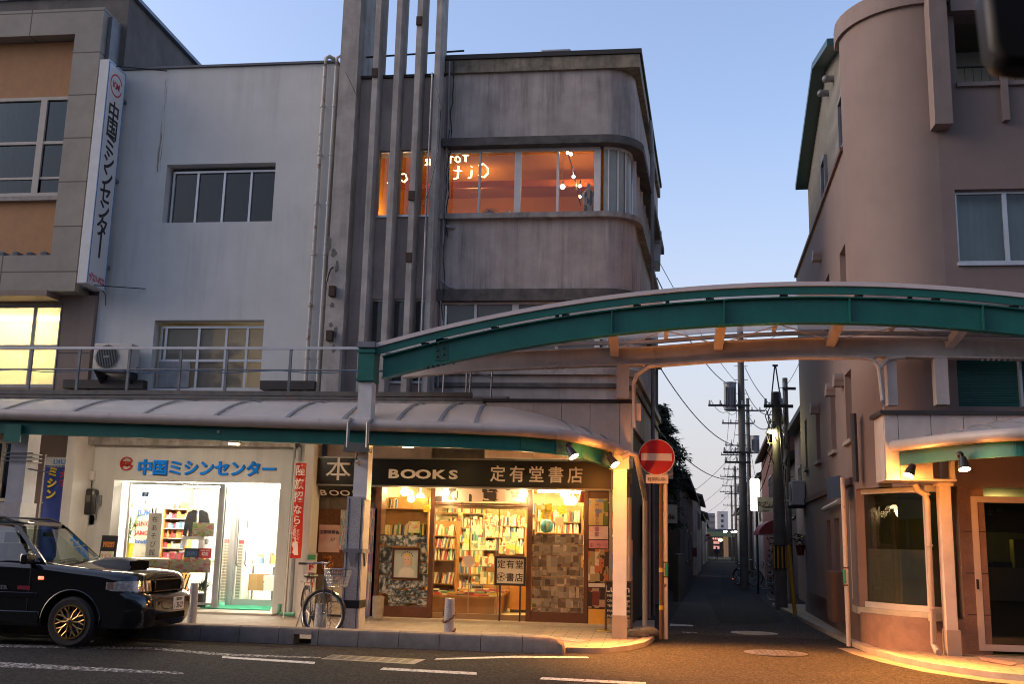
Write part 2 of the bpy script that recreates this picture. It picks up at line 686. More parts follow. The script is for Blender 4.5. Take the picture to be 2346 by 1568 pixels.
ASPH = asphalt('asphalt', (.024, .0236, .024))
ASPH2 = asphalt('old_asphalt', (.042, .042, .044))
ASPH3 = asphalt('patched_asphalt', (.028, .028, .029))
PAVE = brick_mat('pavement_tiles', (.27, .235, .205), (.24, .21, .18), (.13, .11, .1), 1, .6, .3, .008)
PAVE2 = brick_mat('pavement_blocks', (.33, .27, .2), (.28, .24, .19), (.1, .09, .07), 1, .44, .22, .011)
KERB = mat('kerb_concrete', (.2, .17, .15), .9, var=.2, vs=6, speck=.35, bump=.5, bs=90, streak=.4)
KERB2 = mat('pale_kerb', (.3, .27, .23), .85, var=.2, vs=5, speck=.2)
PAINT = paint_mat('road_paint', (.5, .5, .48), .42)
PAINT2 = paint_mat('worn_road_paint', (.4, .4, .39), .52)
IRON = mat('cast_iron', (.075, .07, .068), .5, .5, var=.3, vs=60, bump=.5, bs=40)

m = MB()
m.add([(-400, -120, 0), (400, -120, 0), (400, 900, 0), (-400, 900, 0)], [(0, 1, 2, 3)])
struct(m.build('road', ASPH))
# side street, with a darker trench patch
m = MB()
ys = [19.2, 24, 30, 40, 60, 100, 185]
m.add([(ALX(.16, y), y, .004) for y in ys] + [(ALX(3.3, y), y, .004) for y in ys], [(i, 7 + i, 8 + i, 1 + i) for i in range(6)])
struct(m.build('side_street', ASPH2))
pts = [PZ(*q) for q in ((1615, 1363), (1652, 1363), (1652, 1315), (1697, 1315), (1720, 1350), (1800, 1425), (1750, 1432), (1650, 1430))]
m = MB()
m.add([(x, y, .008) for x, y in pts], [tuple(reversed(range(len(pts))))])
struct(m.build('road_surface', ASPH3))

# left pavement and its low rounded corner
edge = [(-1.15, 15.3), (-.85, 15.32), (-.55, 15.5), (-.28, 15.95), (-.06, 16.6), (.06, 17.4), (.11, 18.1), (.1, 19.2), (.12, 21.5)]
poly = [(-45, 15.3)] + edge + [(-.3, 21.5), (-.3, 22.6), (-45, 22.6)]
m = MB()
m.prism_z(poly, -.2, .06)
struct(m.build('pavement', PAVE))
m = MB()
inner = [(-1.4, 15.55), (-.9, 15.6), (-.68, 15.74), (-.44, 16.15), (-.26, 16.75), (-.15, 17.4), (-.1, 18.1), (-.1, 18.6), (-1.7, 18.6), (-1.7, 15.55)]
m.add([(x, y, .066) for x, y in inner], [tuple(range(len(inner)))])
struct(m.build('pavement', PAVE2))
m = MB()
for a, b in zip(edge[:-1], edge[1:]):
 pass
m.strip([(x + .012, y - .012) for x, y in edge], .16, 0, .075, False)
struct(m.build('kerb', KERB2))
# barrier kerb of concrete blocks
m = MB()
x = -1.15
k = 0
while x > -30:
 L = .588
 prof = [(15.03, 0), (15.31, 0), (15.31, .17), (15.27, .215), (15.22, .23), (15.13, .23), (15.075, .215), (15.05, .18)]
 if k == 0:
  for a, b, s0, s1 in ((x - L + .004, x - .22, 1, 1), (x - .22, x - .1, 1, .9), (x - .1, x - .03, .9, .66), (x - .03, x, .66, .25)):
   vs = [(a, y, z * s0) for y, z in prof] + [(b, y, z * s1) for y, z in prof]
   n8 = len(prof)
   m.add(vs, [(i, (i + 1) % n8, n8 + (i + 1) % n8, n8 + i) for i in range(n8)] + [tuple(range(n8 - 1, -1, -1)), tuple(range(n8, 2 * n8))])
 elif k == 6:    # block with a drain opening
  m.prism_x(prof, x - L + .004, x - .36)
  m.prism_x(prof, x - .1, x - .004)
  m.prism_x([(y, z if z > .12 else .14) for y, z in prof], x - .36, x - .1)
 else:
  m.prism_x(prof, x - L + .004, x - .004)
 x -= L
 k += 1
struct(m.build('kerb', KERB))

# right pavement, kerb
redge = [(3.36, 30), (3.28, 24.5), (3.24, 20.7), (3.24, 18.6), (3.3, 17), (3.45, 15.8), (3.72, 14.9), (4.2, 14.15), (5, 13.6), (6.2, 13.2), (9, 12.9), (40, 12.9)]
m = MB()
m.prism_z(redge + [(40, 24), (4.4, 24), (4.4, 30)], -.2, .06)
struct(m.build('pavement', PAVE2))
m = MB()
m.strip([(x - .012, y - .012) for x, y in redge[1:]], .15, 0, .08, False)
struct(m.build('kerb', KERB2))
m = MB()
rr = [(2.95, 17.6), (3.02, 16.6), (3.2, 15.6), (3.5, 14.6), (4, 13.8), (4.9, 13.15), (6.2, 12.75)]
m.add([(x, y, .004) for x, y in rr] + [(x, y, .004) for x, y in ((6.2, 13.19), (5, 13.58), (4.18, 14.13), (3.7, 14.88), (3.42, 15.8), (3.27, 17), (3.22, 17.6))], [tuple(range(14))])
struct(m.build('road_edge', mat('gutter_concrete', (.2, .175, .14), .85, var=.2, vs=4, speck=.2)))


def line(name, pts, mt=PAINT, z=.006):
 w = [PZ(u, v) for u, v in pts]
 mm = MB()
 mm.add([(x, y, z) for x, y in w], [tuple(range(len(w)))])
 return struct(mm.build(name, mt))


line('road_marking', [(878, 1532), (1092, 1543), (1092, 1549), (870, 1537)])
line('road_marking', [(1242, 1554), (1480, 1566), (1480, 1572), (1236, 1559)])
line('road_marking', [(510, 1506), (722, 1519), (720, 1524), (508, 1510)])
line('road_marking', [(1000, 1511), (1180, 1505), (1345, 1507), (1350, 1510), (1180, 1509.5), (995, 1514)], PAINT)
line('road_marking', [(0, 1478), (360, 1486), (520, 1500), (735, 1508), (735, 1511), (500, 1504), (340, 1490), (0, 1485)], PAINT2)
line('road_marking', [(0, 1519), (420, 1543), (420, 1548), (0, 1531)], PAINT2)
line('road_marking', [(1536, 1431), (1588, 1434), (1588, 1437), (1534, 1436)], PAINT)
line('road_marking', [(1563, 1449), (1599, 1451), (1599, 1453), (1563, 1452)], PAINT2)


def manhole(u, v, r, label, mt):
 x, y = PZ(u, v)
 t = thing('manhole_cover', label, 'manhole cover', (x, y, 0))
 a = MB()
 a.cyl((x, y, 0.002), (x, y, .012), r, n=40)
 a.build('rim', mt, t)
 a = MB()
 a.cyl((x, y, .004), (x, y, .016), r * .88, n=40)
 for i in range(-5, 6):
  for j in range(-5, 6):
   if i * i + j * j < 24 and (i + j) % 2 == 0:
    a.cbox((x + i * r * .15, y + j * r * .15, .017), (.05, .05, .006))
 a.build('lid', mt, t)
 return t


manhole(1728, 1453, .42, 'pale round manhole cover in the dark part of the side street', mat('pale_iron', (.16, .15, .14), .55, .3, var=.3, vs=60, bump=.4, bs=40))
manhole(1777, 1499, .46, 'rusty round manhole cover in the orange pool of light at the street mouth', IRON)
# drain grates by the kerb
a = MB()
P0 = [PZ(u, v) for u, v in ((762, 1502), (975, 1513), (948, 1524), (735, 1512))]
t = thing('drain_grate', 'long slotted drain grate set in the asphalt by the kerb', 'drain grate', (*P0[0], 0))
a.add([(x, y, .004) for x, y in P0], [(3, 2, 1, 0)])
a.build('frame', KERB2, t)
a = MB()
for i in range(8):
 f0, f1 = (i + .12) / 8.6, (i + .88) / 8.6
 q = []
 for f, s in ((f0, .12), (f1, .12), (f1, .88), (f0, .88)):
  A = Vector(P0[0]).lerp(Vector(P0[1]), f)
  B = Vector(P0[3]).lerp(Vector(P0[2]), f)
  p_ = A.lerp(B, s)
  q.append((p_.x, p_.y, .008))
 a.add(q, [(3, 2, 1, 0)])
a.build('grating', DARK, t)

# ================================================================== far left: office block with tiled frame
TILE = brick_mat('grey_tile', (.26, .24, .215), (.235, .215, .195), (.05, .045, .04), 1, 2.6, .95, .014, .6, (math.pi / 2, 0, 0), 0)
BEIGE = mat('beige_panel', (.22, .165, .14), .7, var=.1, vs=2, streak=.3)
OCHRE = mat('ochre_panel', (.36, .18, .08), .7, var=.08, vs=6, streak=.35, sscale=(12, 12, .6), streak_col=(.25, .13, .06), bump=.3, bs=200)
DKCONC = mat('gable_concrete', (.13, .12, .115), .9, var=.3, vs=1.2, streak=.9, speck=.15)
off = thing('office_building', 'grey tiled office block with ochre panels beside the white building', 'building', (-12, 19.1, 0))
y = 19.1
m = MB()
m.wall(-20, -11.37, 6.25, 12.42, y, y + .55, [(-20.5, -11.97, 7.0, 11.83)])
m.build('tile_frame', TILE, off)
m = MB()
m.box(-20, -11.98, y + .3, y + .6, 10.52, 11.82)
m.box(-20, -11.98, y + .3, y + .6, 7.0, 8.3)
m.build('spandrel_panel', OCHRE, off)
m = MB()
m.box(-20, -11.98, y + .18, y + .62, 6.97, 7.06)
m.box(-20, -11.98, y + .2, y + .62, 8.24, 8.33)
m.build('window_sill', SILL, off)
CURT = mat('blue_grey_curtain', (.09, .15, .16), .9, var=.3, vs=1, streak=.8, sscale=(9, 9, .05), streak_col=(.05, .085, .09))
for u0, u1, nm in ((-70, 75, 'w'), (75, 161, 'w')):
 x0, x1, z0, z1 = RECT(u0, 222, u1, 462, 19.5)
 x0, x1, z0, z1 = (-14.2, -12.62, 8.33, 10.52) if u0 < 0 else (-12.62, -11.99, 8.33, 10.52)
 m = MB()
 m.frame(x0, x1, z0, z1, 19.3, 19.4, .07, (), (9.5,), .06)
 m.frame(x0 + .02, x1 - .02, 8.35, 8.75, 19.32, 19.39, .05)
 f = m.build('window', mat('beige_frame', (.4, .37, .34), .5, var=.1), off)
 m = MB()
 m.box(x0 + .05, x1 - .05, 19.35, 19.356, z0 + .05, z1 - .05)
 m.build('pane', GLDARK, f)
 m = MB()
 path = [(x0 + .05 + i * .03, 19.5 + .02 * math.sin(i * 1.7)) for i in range(int((x1 - x0 - .1) / .03) + 1)]
 m.strip(path, .01, z0, z1)
 m.build('curtain', CURT, f)
m = MB()
m.box(-20, -11.4, 19.62, 19.9, 6.3, 12.3)
m.box(-20, -11.16, 19.72, 32, 6.0, 12.35)
m.build('wall', DKCONC, off)
m = MB()
m.box(-20, -11.2, 19.75, 40, 12.3, 13.03)
m.box(-20, -11.2, 21.5, 40, 0.0, 6.2)
m.box(-11.35, -11.2, 19.75, 21.49, 0, 6.2)
m.build('gable_wall', DKCONC, off)
m = MB()
m.box(-20, -11.1, 19.7, 40, 13.035, 13.12)
m.build('roof_edge', mat('blue_grey_sheet', (.2, .24, .3), .5, .3, var=.1), off)
m = MB()
m.box(-11.36, -11.28, 19.3, 19.72, 6.35, 12.3)
m.build('downpipe', STEEL, off)
# lower storeys: beige wall with lit frosted window
xw0, xw1, zw0, zw1 = -14, -11.83, 4.35, 6.08
m = MB()
m.wall(-20, -11.13, 0, 6.25, 19.5, 19.7, [(xw0, xw1, zw0, zw1), (-14, -12.28, .9, 3.3)])
m.box(-20, -11.9, 19.0, 19.55, 6.13, 6.25)
m.build('beige_wall', BEIGE, off)
m = MB()
for z in (2.2, 5.05):
 m.box(-11.82, -11.14, 19.494, 19.499, z, z + .012)
m.box(-11.84, -11.83, 19.49, 19.499, 3.8, 6.1)
m.build('panel_joint', DARK, off)
LITW = mat('lit_room_wall', (.75, .7, .5), .9, var=.03)
m = MB()
m.frame(xw0, xw1, zw0, zw1, 19.55, 19.63, .07, (-12.45,), (5.2,), .07)
f = m.build('window', mat('grey_sash', (.3, .3, .3), .5, .3), off)
m = MB()
m.box(xw0 + .05, xw1 - .05, 19.58, 19.588, zw0 + .05, zw1 - .05)
m.build('pane', glass('ribbed_frosted_glass', refl=.5, haze=.82, haze_col=(.85, .82, .68)), f)
m = MB()
m.box(-14, xw1 + .02, 20.6, 20.7, 4.3, 6.2)
m.box(-14, xw1 + .02, 19.7, 20.6, 6.1, 6.2)
m.box(-14, xw1 + .02, 19.7, 20.6, 4.2, 4.3)
m.box(xw1 + .02, xw1 + .1, 19.7, 20.7, 4.2, 6.2)
m.build('room', LITW, off)
m = MB()
m.box(-13.8, -12, 20.1, 20.3, 5.9, 5.95)
m.build('ceiling_lamp', glow('office_tube', (1, .84, .48), 48), off)
m = MB()
m.frame(-14, -12.28, .9, 3.3, 19.55, 19.63, .08, (-12.8, -13.4), (2.1,), .07)
f = m.build('window', mat('ivory_sash', (.45, .42, .36), .5), off)
m = MB()
m.box(-13.95, -12.33, 19.58, 19.586, .95, 3.25)
m.build('pane', GLDARK, f)
m = MB()
m.box(-14, -12.2, 20.5, 20.6, .8, 3.4)
m.box(-14, -12.2, 19.71, 20.5, .8, .9)
m.build('dark_room', mat('dim_room', (.05, .048, .045), .9), off)
m = MB()
m.cyl((-12.75, 20.1, 3.12), (-12.36, 20.1, 3.12), .018)
m.build('tube_lamp', glow('white_tube', (.9, .95, 1), 12), off)
m = MB()
for i in range(5):
 px, pz = PY(4 + i * 32.5, 584 + (i == 2) * 1, 19.2)
 m.cyl((px, 19.4, pz), (px, 19.17, pz), .075, n=14)
 for k in range(-2, 3):
  m.box(px - .055, px + .055, 19.155, 19.168, pz + k * .022 - .004, pz + k * .022 + .004)
m.build('vent_cap', mat('vent_metal', (.13, .14, .16), .5, .4, var=.2), off)

# ================================================================== white building with the sewing shop
wb = thing('shop_building', 'white rendered three storey building above the sewing machine shop', 'building', (-8.8, 19.6, 0))
WX0, WX1 = -11.12, -6.38
h1, h2, h3 = (-9.91, -7.56, 7.8, 9.06), (-9.87, -7.57, 4.36, 5.75), (-10.41, -7.02, .09, 2.54)
m = MB()
m.wall(WX0, WX1, .06, 11.2, 19.6, 19.95, [h1, h2, h3, (-11.18 + .02, -10.74, 1.65, 2.36)])
m.box(WX0, WX1, 25, 29, .06, 11.15)
m.box(WX0 + .2, WX1, 21.8, 24.99, 2.95, 11.15)
m.box(WX0, WX0 + .2, 19.96, 24.99, .06, 11.15)
m.build('wall', WHITE_WALL, wb)
m = MB()
m.box(WX0 - .02, WX1 + .02, 19.55, 30, 11.205, 11.25)
m.build('roof_edge', mat('parapet_cap', (.12, .13, .15), .6, .3), wb)
# rust stain streak under the stay anchor
rs = paint_mat('rust_stain', (.3, .2, .11), .56, (2.2, 2.2, .06))
m = MB()
x = PY(372, 300, 19.6)[0]
m.add([(x - .03, 19.597, 10.98), (x + .035, 19.597, 10.98), (x + .05, 19.597, 8.9), (x - .07, 19.597, 8.9)], [(3, 2, 1, 0)])
m.build('rust_stain', rs, wb)
# deep dim rooms behind the upper windows, so the glass shows dark screens
GREYW = mat('grey_screen', (.075, .07, .066), .8, var=.08, vs=3)
m = MB()
m.box(h1[0], h1[1], 20.4, 20.5, 7.6, 9.2)
m.box(h2[0] - .2, h2[1] + .2, 21.6, 21.7, 4.1, 5.9)
m.box(h2[0] - .2, h2[0] - .1, 19.96, 21.6, 4.1, 5.9)
m.box(h2[1] + .1, h2[1] + .2, 19.96, 21.6, 4.1, 5.9)
m.box(h2[0] - .1, h2[1] + .1, 19.96, 21.6, 5.9, 6)
m.box(h2[0] - .1, h2[1] + .1, 19.96, 21.6, 4.2, 4.3)
m.build('room', mat('room_plaster', (.45, .38, .25), .9), wb)


def sliding(parent, h, bars, y, fw=.05, pane=None, hb=(), name='window', frame_mat=ALU):
 m = MB()
 m.frame(h[0], h[1], h[2], h[3], y, y + .09, fw, bars, hb, fw)
 f = m.build(name, frame_mat, parent)
 m = MB()
 m.box(h[0] + fw, h[1] - fw, y + .04, y + .046, h[2] + fw, h[3] - fw)
 m.build('pane', pane or GL, f)
 return f


f = sliding(wb, (h1[0] + .06, h1[1], h1[2], h1[3] - .08), (-9.3, -8.72, -8.14), 19.8, .045, glass('dull_glass', (.75, .75, .75), 1.0))
m = MB()
m.box(h1[0] + .1, -9.3, 19.86, 19.87, h1[2], h1[3] - .1)
m.box(-8.12, h1[1], 19.86, 19.87, h1[2], h1[3] - .1)
m.build('insect_screen', GREYW, f)
m = MB()
m.box(-9.28, -8.14, 19.88, 19.89, h1[2], h1[3] - .1)
m.build('drawn_blind', mat('blue_grey_blind', (.05, .058, .072), .7, var=.1), f)
f = sliding(wb, (h2[0] + .05, h2[1], h2[2], h2[3] - .08), (-9.7, -9.0, -8.42, -7.98), 19.8, .05, glass('obscure_glass', refl=.7, haze=.5, haze_col=(.62, .56, .46)), (4.96,))
m = MB()
m.box(-9.78, -9.12, 19.76, 19.8, 4.4, 4.93)
m.build('vent_panel', mat('vent_panel', (.28, .28, .29), .5, var=.25, vs=4, streak=.5), f)
m = MB()
m.box(-9.72, -9.02, 19.88, 19.885, 4.96, 5.65)
m.box(-9.68, -9.35, 19.89, 19.895, 4.4, 5.65)
m.box(-9.0, -8.7, 19.88, 19.885, 4.4, 5.65)
m.build('insect_screen', GREYW, f)
point('room_lamp', (-7.9, 20.9, 4.8), 4.5, (1, .85, .6), .25, wb)
# plant just behind the obscure glass
LEAF_D = mat('dark_leaf', (.02, .035, .02), .5, var=.3)
x, z = PY(520, 850, 19.95)
pl = thing('potted_plant', 'leafy houseplant silhouetted behind the lit window over the railing', 'plant', (x, 19.95, 4.4))
m = MB()
rnd = random.Random(3)
for i in range(16):
 a = rnd.uniform(-1, 1) * .36
 zz = rnd.uniform(-.3, .42)
 rot = Matrix.Translation((x + a * (1 - .2 * zz), 19.92 + rnd.uniform(0, .05), 4.78 + zz)) @ Matrix.Rotation(rnd.uniform(0, 6), 4, 'Y')
 m.add([(-.12, 0, 0), (-.03, 0, .075), (.07, 0, .06), (.15, 0, 0), (.07, 0, -.06), (-.03, 0, -.075)], [(0, 1, 2, 3, 4, 5)], False, rot)
m.tube([(x, 19.95, 4.4), (x + .03, 19.95, 4.8), (x - .02, 19.95, 5.15)], .015)
m.build('foliage', LEAF_D, pl)
m = MB()
m.cyl((x, 19.95, 4.38), (x, 19.95, 4.55), .07, .09)
m.build('pot', mat('dark_pot', (.05, .04, .035), .6), pl)
# drain pipes down the right end
for u, du, rr in ((741, 696, .042), (766, 737, .032)):
 m = MB()
 xt = PY(u + 4, 140, 19.5)[0]
 m.tube([(xt + .18, 19.75, 11.33), (xt + .05, 19.6, 11.36), (xt, 19.53, 11.28), (xt, 19.53, 11.1), (xt, 19.53, 4.0)], rr, 10)
 zc = 10.2
 while zc > 4.2:
  m.cyl((xt, 19.53, zc), (xt, 19.53, zc + .05), rr * 1.35, n=10)
  zc -= 1.05
 m.build('downpipe', mat('pvc_pipe_%d' % u, (.46, .45, .44), .5, var=.1, rust=.25 if u < 750 else 0, streak=.3), wb)
# dark flashing at the walkway
m = MB()
m.box(-11.6, -9.9, 19.42, 19.595, 4.33, 4.5)
m.box(-7.5, -6.4, 19.42, 19.595, 4.33, 4.5)
m.build('flashing', mat('dark_flashing', (.03, .027, .027), .6, var=.2), wb)
# ground floor: columns, beam, fascia lettering
PCOL = mat('painted_column', (.55, .53, .52), .5, var=.05, streak=.15)
m = MB()
m.box(PY(146, 1100, 18.9)[0], PY(167, 1100, 18.9)[0], 18.9, 19.59, .06, 3.42)
m.build('column', PCOL, wb)
m = MB()
m.box(PY(695, 1100, 19.1)[0], PY(716, 1100, 19.1)[0], 19.1, 19.59, .06, 3.42)
m.build('column', PCOL, wb)
m = MB()
m.box(-11.05, -6.67, 19.3, 19.59, 3.2, 3.6)
m.build('beam', SILL, wb)
BLUE = mat('blue_letters', (.012, .26, 1.0), .8, var=0, spec=.1)
RED = mat('red_letters', (.45, .02, .012), .4, var=0)
x0, z0 = PY(313, 1086, 19.57)
x1, z1 = PY(634, 1086, 19.57)
m = MB()
m.text('中国ミシンセンター', x0, 19.575, z0 + .01, (x1 - x0) / 9.0, .025, .026, 1.0, 'LEFT')
m.build('fascia_lettering', BLUE, wb)
m = MB()
m.text('中国ミシンセンター', x0 + .008, 19.592, z0 + .004, (x1 - x0) / 9.0, .008, .03, 1.0, 'LEFT')
m.build('letter_edge', mat('letter_edge', (.2, .11, .06), .6), wb)
cx, cz = PY(290, 1063, 19.57)
m = MB()
for k in range(26):
 a0, a1 = R(20 + k * 12.5), R(20 + (k + 1) * 12.5)
 pts_ = [(cx + .135 * math.cos(a0), cz + .135 * math.sin(a0)), (cx + .135 * math.cos(a1), cz + .135 * math.sin(a1)), (cx + .112 * math.cos(a1), cz + .112 * math.sin(a1)), (cx + .112 * math.cos(a0), cz + .112 * math.sin(a0))]
 m.prism_y(pts_, 19.555, 19.59)
m.text('KM', cx, 19.575, cz - .045, .13, .02, .05, 1.0)
m.build('round_emblem', RED, wb)
# interior shell of the sewing shop
SHW = mat('shop_white', (.82, .8, .74), .7, var=.02)
m = MB()
m.box(-11.0, -6.5, 24.6, 24.7, .06, 2.9)
m.box(-11.05, -10.95, 19.96, 24.6, .06, 2.9)
m.box(-6.55, -6.45, 19.96, 24.6, .06, 2.9)
m.box(-10.95, -6.55, 19.96, 24.6, 2.62, 2.7)
m.build('shop_room', SHW, wb)
m = MB()
m.box(-10.95, -6.55, 20.2, 24.6, .062, .1)
m.build('shop_floor', mat('shop_floor', (.5, .44, .34), .4, var=.05), wb)
m = MB()
m.box(-10.4, -6.9, 19.3, 20.25, .05, .1)
m.build('door_step', mat('step_tile', (.4, .36, .3), .6, var=.1), wb)
FLU = glow('shop_tube', (1, .93, .75), 55)
m = MB()
for yy in (20.6, 21.9, 23.2):
 for xx in (-10.0, -8.6, -7.4):
  m.box(xx - .55, xx + .55, yy - .08, yy + .08, 2.58, 2.615)
m.build('ceiling_lamp', FLU, wb)
# shopfront glazing
gy = 20.2
xg0, xg1 = -10.4, PY(497, 1250, gy)[0]
xd0 = PY(533, 1250, 21.2)[0]
m = MB()
m.frame(xg0, xg1 + .1, .36 - .2, 2.53, gy, gy + .06, .045)
m.box(xg1 - .02, xg1 + .1, gy - .03, gy + .09, .1, 2.53)
m.box(xd0 - .06, xd0 + .05, 21.15, 21.28, .1, 2.6)
m.frame(xd0 + .05, -6.56, .1, 2.5, 21.2, 21.26, .05)
m.box(-6.9, -6.8, 21.2, 21.26, .1, 2.5)
m.box(xd0 + .05, -6.56, 21.19, 21.27, .1, .24)
f = m.build('shop_window_frame', ALU, wb)
m = MB()
m.box(xg0, xg1, gy + .02, gy + .026, .2, 2.5)
m.add([(xg1 + .05, gy + .05, .12), (xd0, 21.2, .12), (xd0, 21.2, 2.5), (xg1 + .05, gy + .05, 2.5)], [(0, 1, 2, 3)])
m.box(xd0 + .05, -6.56, 21.22, 21.226, .2, 2.5)
m.build('pane', GL, f)
m = MB()
for u in (545, 565):
 px = PY(u, 1250, 21.15)[0]
 m.tube([(px, 21.19, 1.9), (px, 21.12, 1.86), (px, 21.12, .95), (px, 21.19, .9)], .016)
px = PY(546.5, 1120, 21.1)[0]
m.build('door_handle', STEEL, f)
m = MB()
cx, cz = PY(576, 1190, 21.18)
for i, ch in enumerate('中国ミシンセンター鳥取店'):
 cz2 = PY(576, 1190 + i * 6.2, 21.18)[1]
 m.text(ch if ch != 'ー' else '|', cx, 21.2, cz2, .055, .001, .02)
m.build('door_lettering', BLUE, f)
# entrance mat
mt_ = thing('door_mat', 'green mat on the doorstep of the sewing shop', 'mat', (-8.2, 20.6, .1))
c4 = [PZ(u, v, .1) for u, v in ((495, 1379), (625, 1383), (618, 1401), (456, 1396))]
m = MB()
m.prism_z([c4[3], c4[2], c4[1], c4[0]], .103, .118)
m.build('mat_pile', mat('green_mat', (.01, .2, .11), .95, var=.35, vs=30, bump=.6, bs=150), mt_)

# fluorescent strip under the canopy, lighting the shop wall
m = MB()
for xx in (-10.2, -8.7, -7.2):
 m.box(xx - .6, xx + .6, 17.35, 17.42, 3.36, 3.39)
cl_ = m.build('canopy_tube', glow('canopy_tube_glow', (1, .82, .6), 26), wb)
m = MB()
m.box(-11, -6.5, 17.3, 17.47, 3.4, 3.46)
m.build('canopy_tube_tray', WHITE, wb)

# ================================================================== grey concrete building with the bookshop
bk = thing('concrete_building', 'stained grey concrete corner building with rounded edge and bookshop below', 'building', (-3, 19.6, 0))
BY = 19.6
XL = -4.08                                   # left end of the banded front
XC = -.24                                    # tangent of the rounded corner


def corner_path(out=0.0, xl=XL, rad=.62, yend=27.6, sharp=False):
 y = BY - out
 pts = [(xl, y)]
 xr = XC + out
 if sharp:
  pts.append((xr + .01, y))
 else:
  r = rad + out
  for k in range(10):
   a = R(-90 + 10 * k)
   pts.append((xr - r + r * math.cos(a), y + r + r * math.sin(a)))
 pts.append((XC + out + SL * (yend - BY), yend))
 return pts


m = MB()
m.strip(corner_path(), .3, 9.4, 10.9)
m.strip(corner_path(), .3, 6.32, 7.76)
m.strip(corner_path(), .3, 3.7, 4.66)
m.build('wall', CONC, bk)
m = MB()
m.strip(corner_path(.07, sharp=True), .3, 10.86, 11.14, False)
m.build('cornice', CORN, bk)
m = MB()
m.strip(corner_path(.11, sharp=True), .3, 11.145, 11.24, False)
m.build('roof_edge', mat('roof_flashing', (.028, .026, .026), .6), bk)
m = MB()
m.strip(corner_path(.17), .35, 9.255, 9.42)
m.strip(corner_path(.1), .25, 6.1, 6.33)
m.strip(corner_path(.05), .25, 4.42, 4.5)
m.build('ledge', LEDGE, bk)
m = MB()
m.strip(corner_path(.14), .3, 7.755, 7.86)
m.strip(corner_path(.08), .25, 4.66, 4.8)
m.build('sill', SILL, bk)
m = MB()
m.box(-4.2, -.3, 19.75, 27, 11.0, 11.1)
m.box(-6.3, -4.1, 19.96, 27, 10.7, 10.78)
m.build('roof', DARK, bk)
# recess with slender fins
fin_x = [-5.44, -5.0, -4.57, -4.17]
hr = [RECT(a, b, c, d, 19.72) for a, b, c, d in ((865, 353, 892, 503), (915, 351, 944, 502), (963, 349, 992, 502), (850, 691, 880, 880), (901, 690, 932, 880), (950, 690, 985, 880))]
m = MB()
m.wall(-6.1, XL + .02, 2.6, 10.78, 19.52, 19.95, hr)
m.build('recess_wall', mat('pinkish_render', (.44, .37, .35), .85, var=.18, vs=1.5, streak=.6, speck=.1, bump=.2), bk)
m = MB()
m.box(-6.1, XL, 19.47, 20, 10.785, 10.84)
m.build('recess_cap', mat('roof_flashing', (.03, .03, .03)), bk)
for h in hr:
 m = MB()
 m.frame(h[0], h[1], h[2], h[3], 19.58, 19.64, .03)
 m.box(h[0] - .02, h[1] + .02, 19.47, 19.58, h[2] - .03, h[2] + .015)
 f = m.build('side_window', ALU, bk)
 m = MB()
 m.box(h[0] + .03, h[1] - .03, 19.61, 19.615, h[2] + .03, h[3] - .03)
 m.build('pane', GL if h[2] > 7 else glass('hazy_glass', refl=1, haze=.5, haze_col=(.3, .3, .3)), f)
m = MB()
m.prism_z([(-6.2, 19.2), (-5.83, 19.2), (-5.8, 20.3), (-6.2, 20.3)], 3.3, 17)
m.build('pilaster', CONC2, bk)
for x in fin_x:
 m = MB()
 m.prism_z([(x - .065, 19.18), (x + .045, 19.18), (x + .075, 19.24), (x + .075, 19.66), (x - .075, 19.66), (x - .075, 19.24)], 3.9, 17)
 m.build('fin', CONC2, bk)
m = MB()
for x, v in ((-5.44, 165), (-4.57, 590), (-4.57, 449), (-4.57, 50)):
 z = PY(930, v, 19.2)[1]
 m.box(x - .07, x + .05, 19.13, 19.179, z - .1, z + .08)
for v in (668, 770):
 z = PY(760, v, 19.15)[1]
 m.box(-6.12, -6.0, 19.08, 19.199, z - .1, z + .1)
m.build('sign_bracket', mat('dark_rust', (.045, .026, .018), .8, var=.4, vs=20), bk)
m = MB()
z = PY(940, 125, 19.8)[1]
m.cyl((-5.9, 19.75, z - .05), (-3.75, 19.75, z + .02), .02)
m.cyl((-5.85, 19.72, z + .8), (-5.85, 19.72, z + 1.5), .02)
m.build('steel_bar', DARK, bk)
# conduits and cable at the right of the last fin
m = MB()
xx = XL + .09
m.tube([(xx, 19.5, 11.1), (xx, 19.52, 9.8), (xx - .01, 19.5, 8.2), (xx, 19.52, 7.0), (xx - .01, 19.52, 4.4)], .025)
m.tube([(xx - .28, 19.15, 10.7), (xx - .285, 19.15, 7.4), (xx - .285, 19.17, 4.2)], .018)
m.tube([(xx, 19.5, 7.62), (xx + .12, 19.52, 7.6), (xx + .2, 19.6, 7.6)], .03)
m.tube([(xx, 19.5, 6.5), (xx + .14, 19.5, 6.38), (xx + .22, 19.6, 6.36)], .03)
m.build('conduit', mat('grey_conduit', (.3, .3, .31), .5, .2), bk)
m = MB()
rr = random.Random(5)
m.tube([(xx + .07 + rr.uniform(-.025, .025), 19.5, 11.2 - k * .2) for k in range(20)], .013, 6)
m.tube([(xx + .04 + rr.uniform(-.03, .03), 19.46, 9.6 - k * .3) for k in range(14)], .01, 6)
pts_ = [PY(u, v, 19.1) for u, v in ((965, 480), (985, 430), (1005, 340), (1010, 250), (1000, 200))]
m.tube([(a, 19.1, b) for a, b in pts_], .008, 6)
pts_ = [PY(u, v, 19.05) for u, v in ((792, 165), (806, 195), (815, 215))]
m.tube([(a, 19.05, b) for a, b in pts_], .008, 6)
pts_ = [PY(u, v, 19.15) for u, v in ((749, 645), (752, 630), (757, 617), (764, 612))]
m.tube([(a, 19.15, b) for a, b in pts_], .018, 6)
m.build('cable', BLACK, bk)
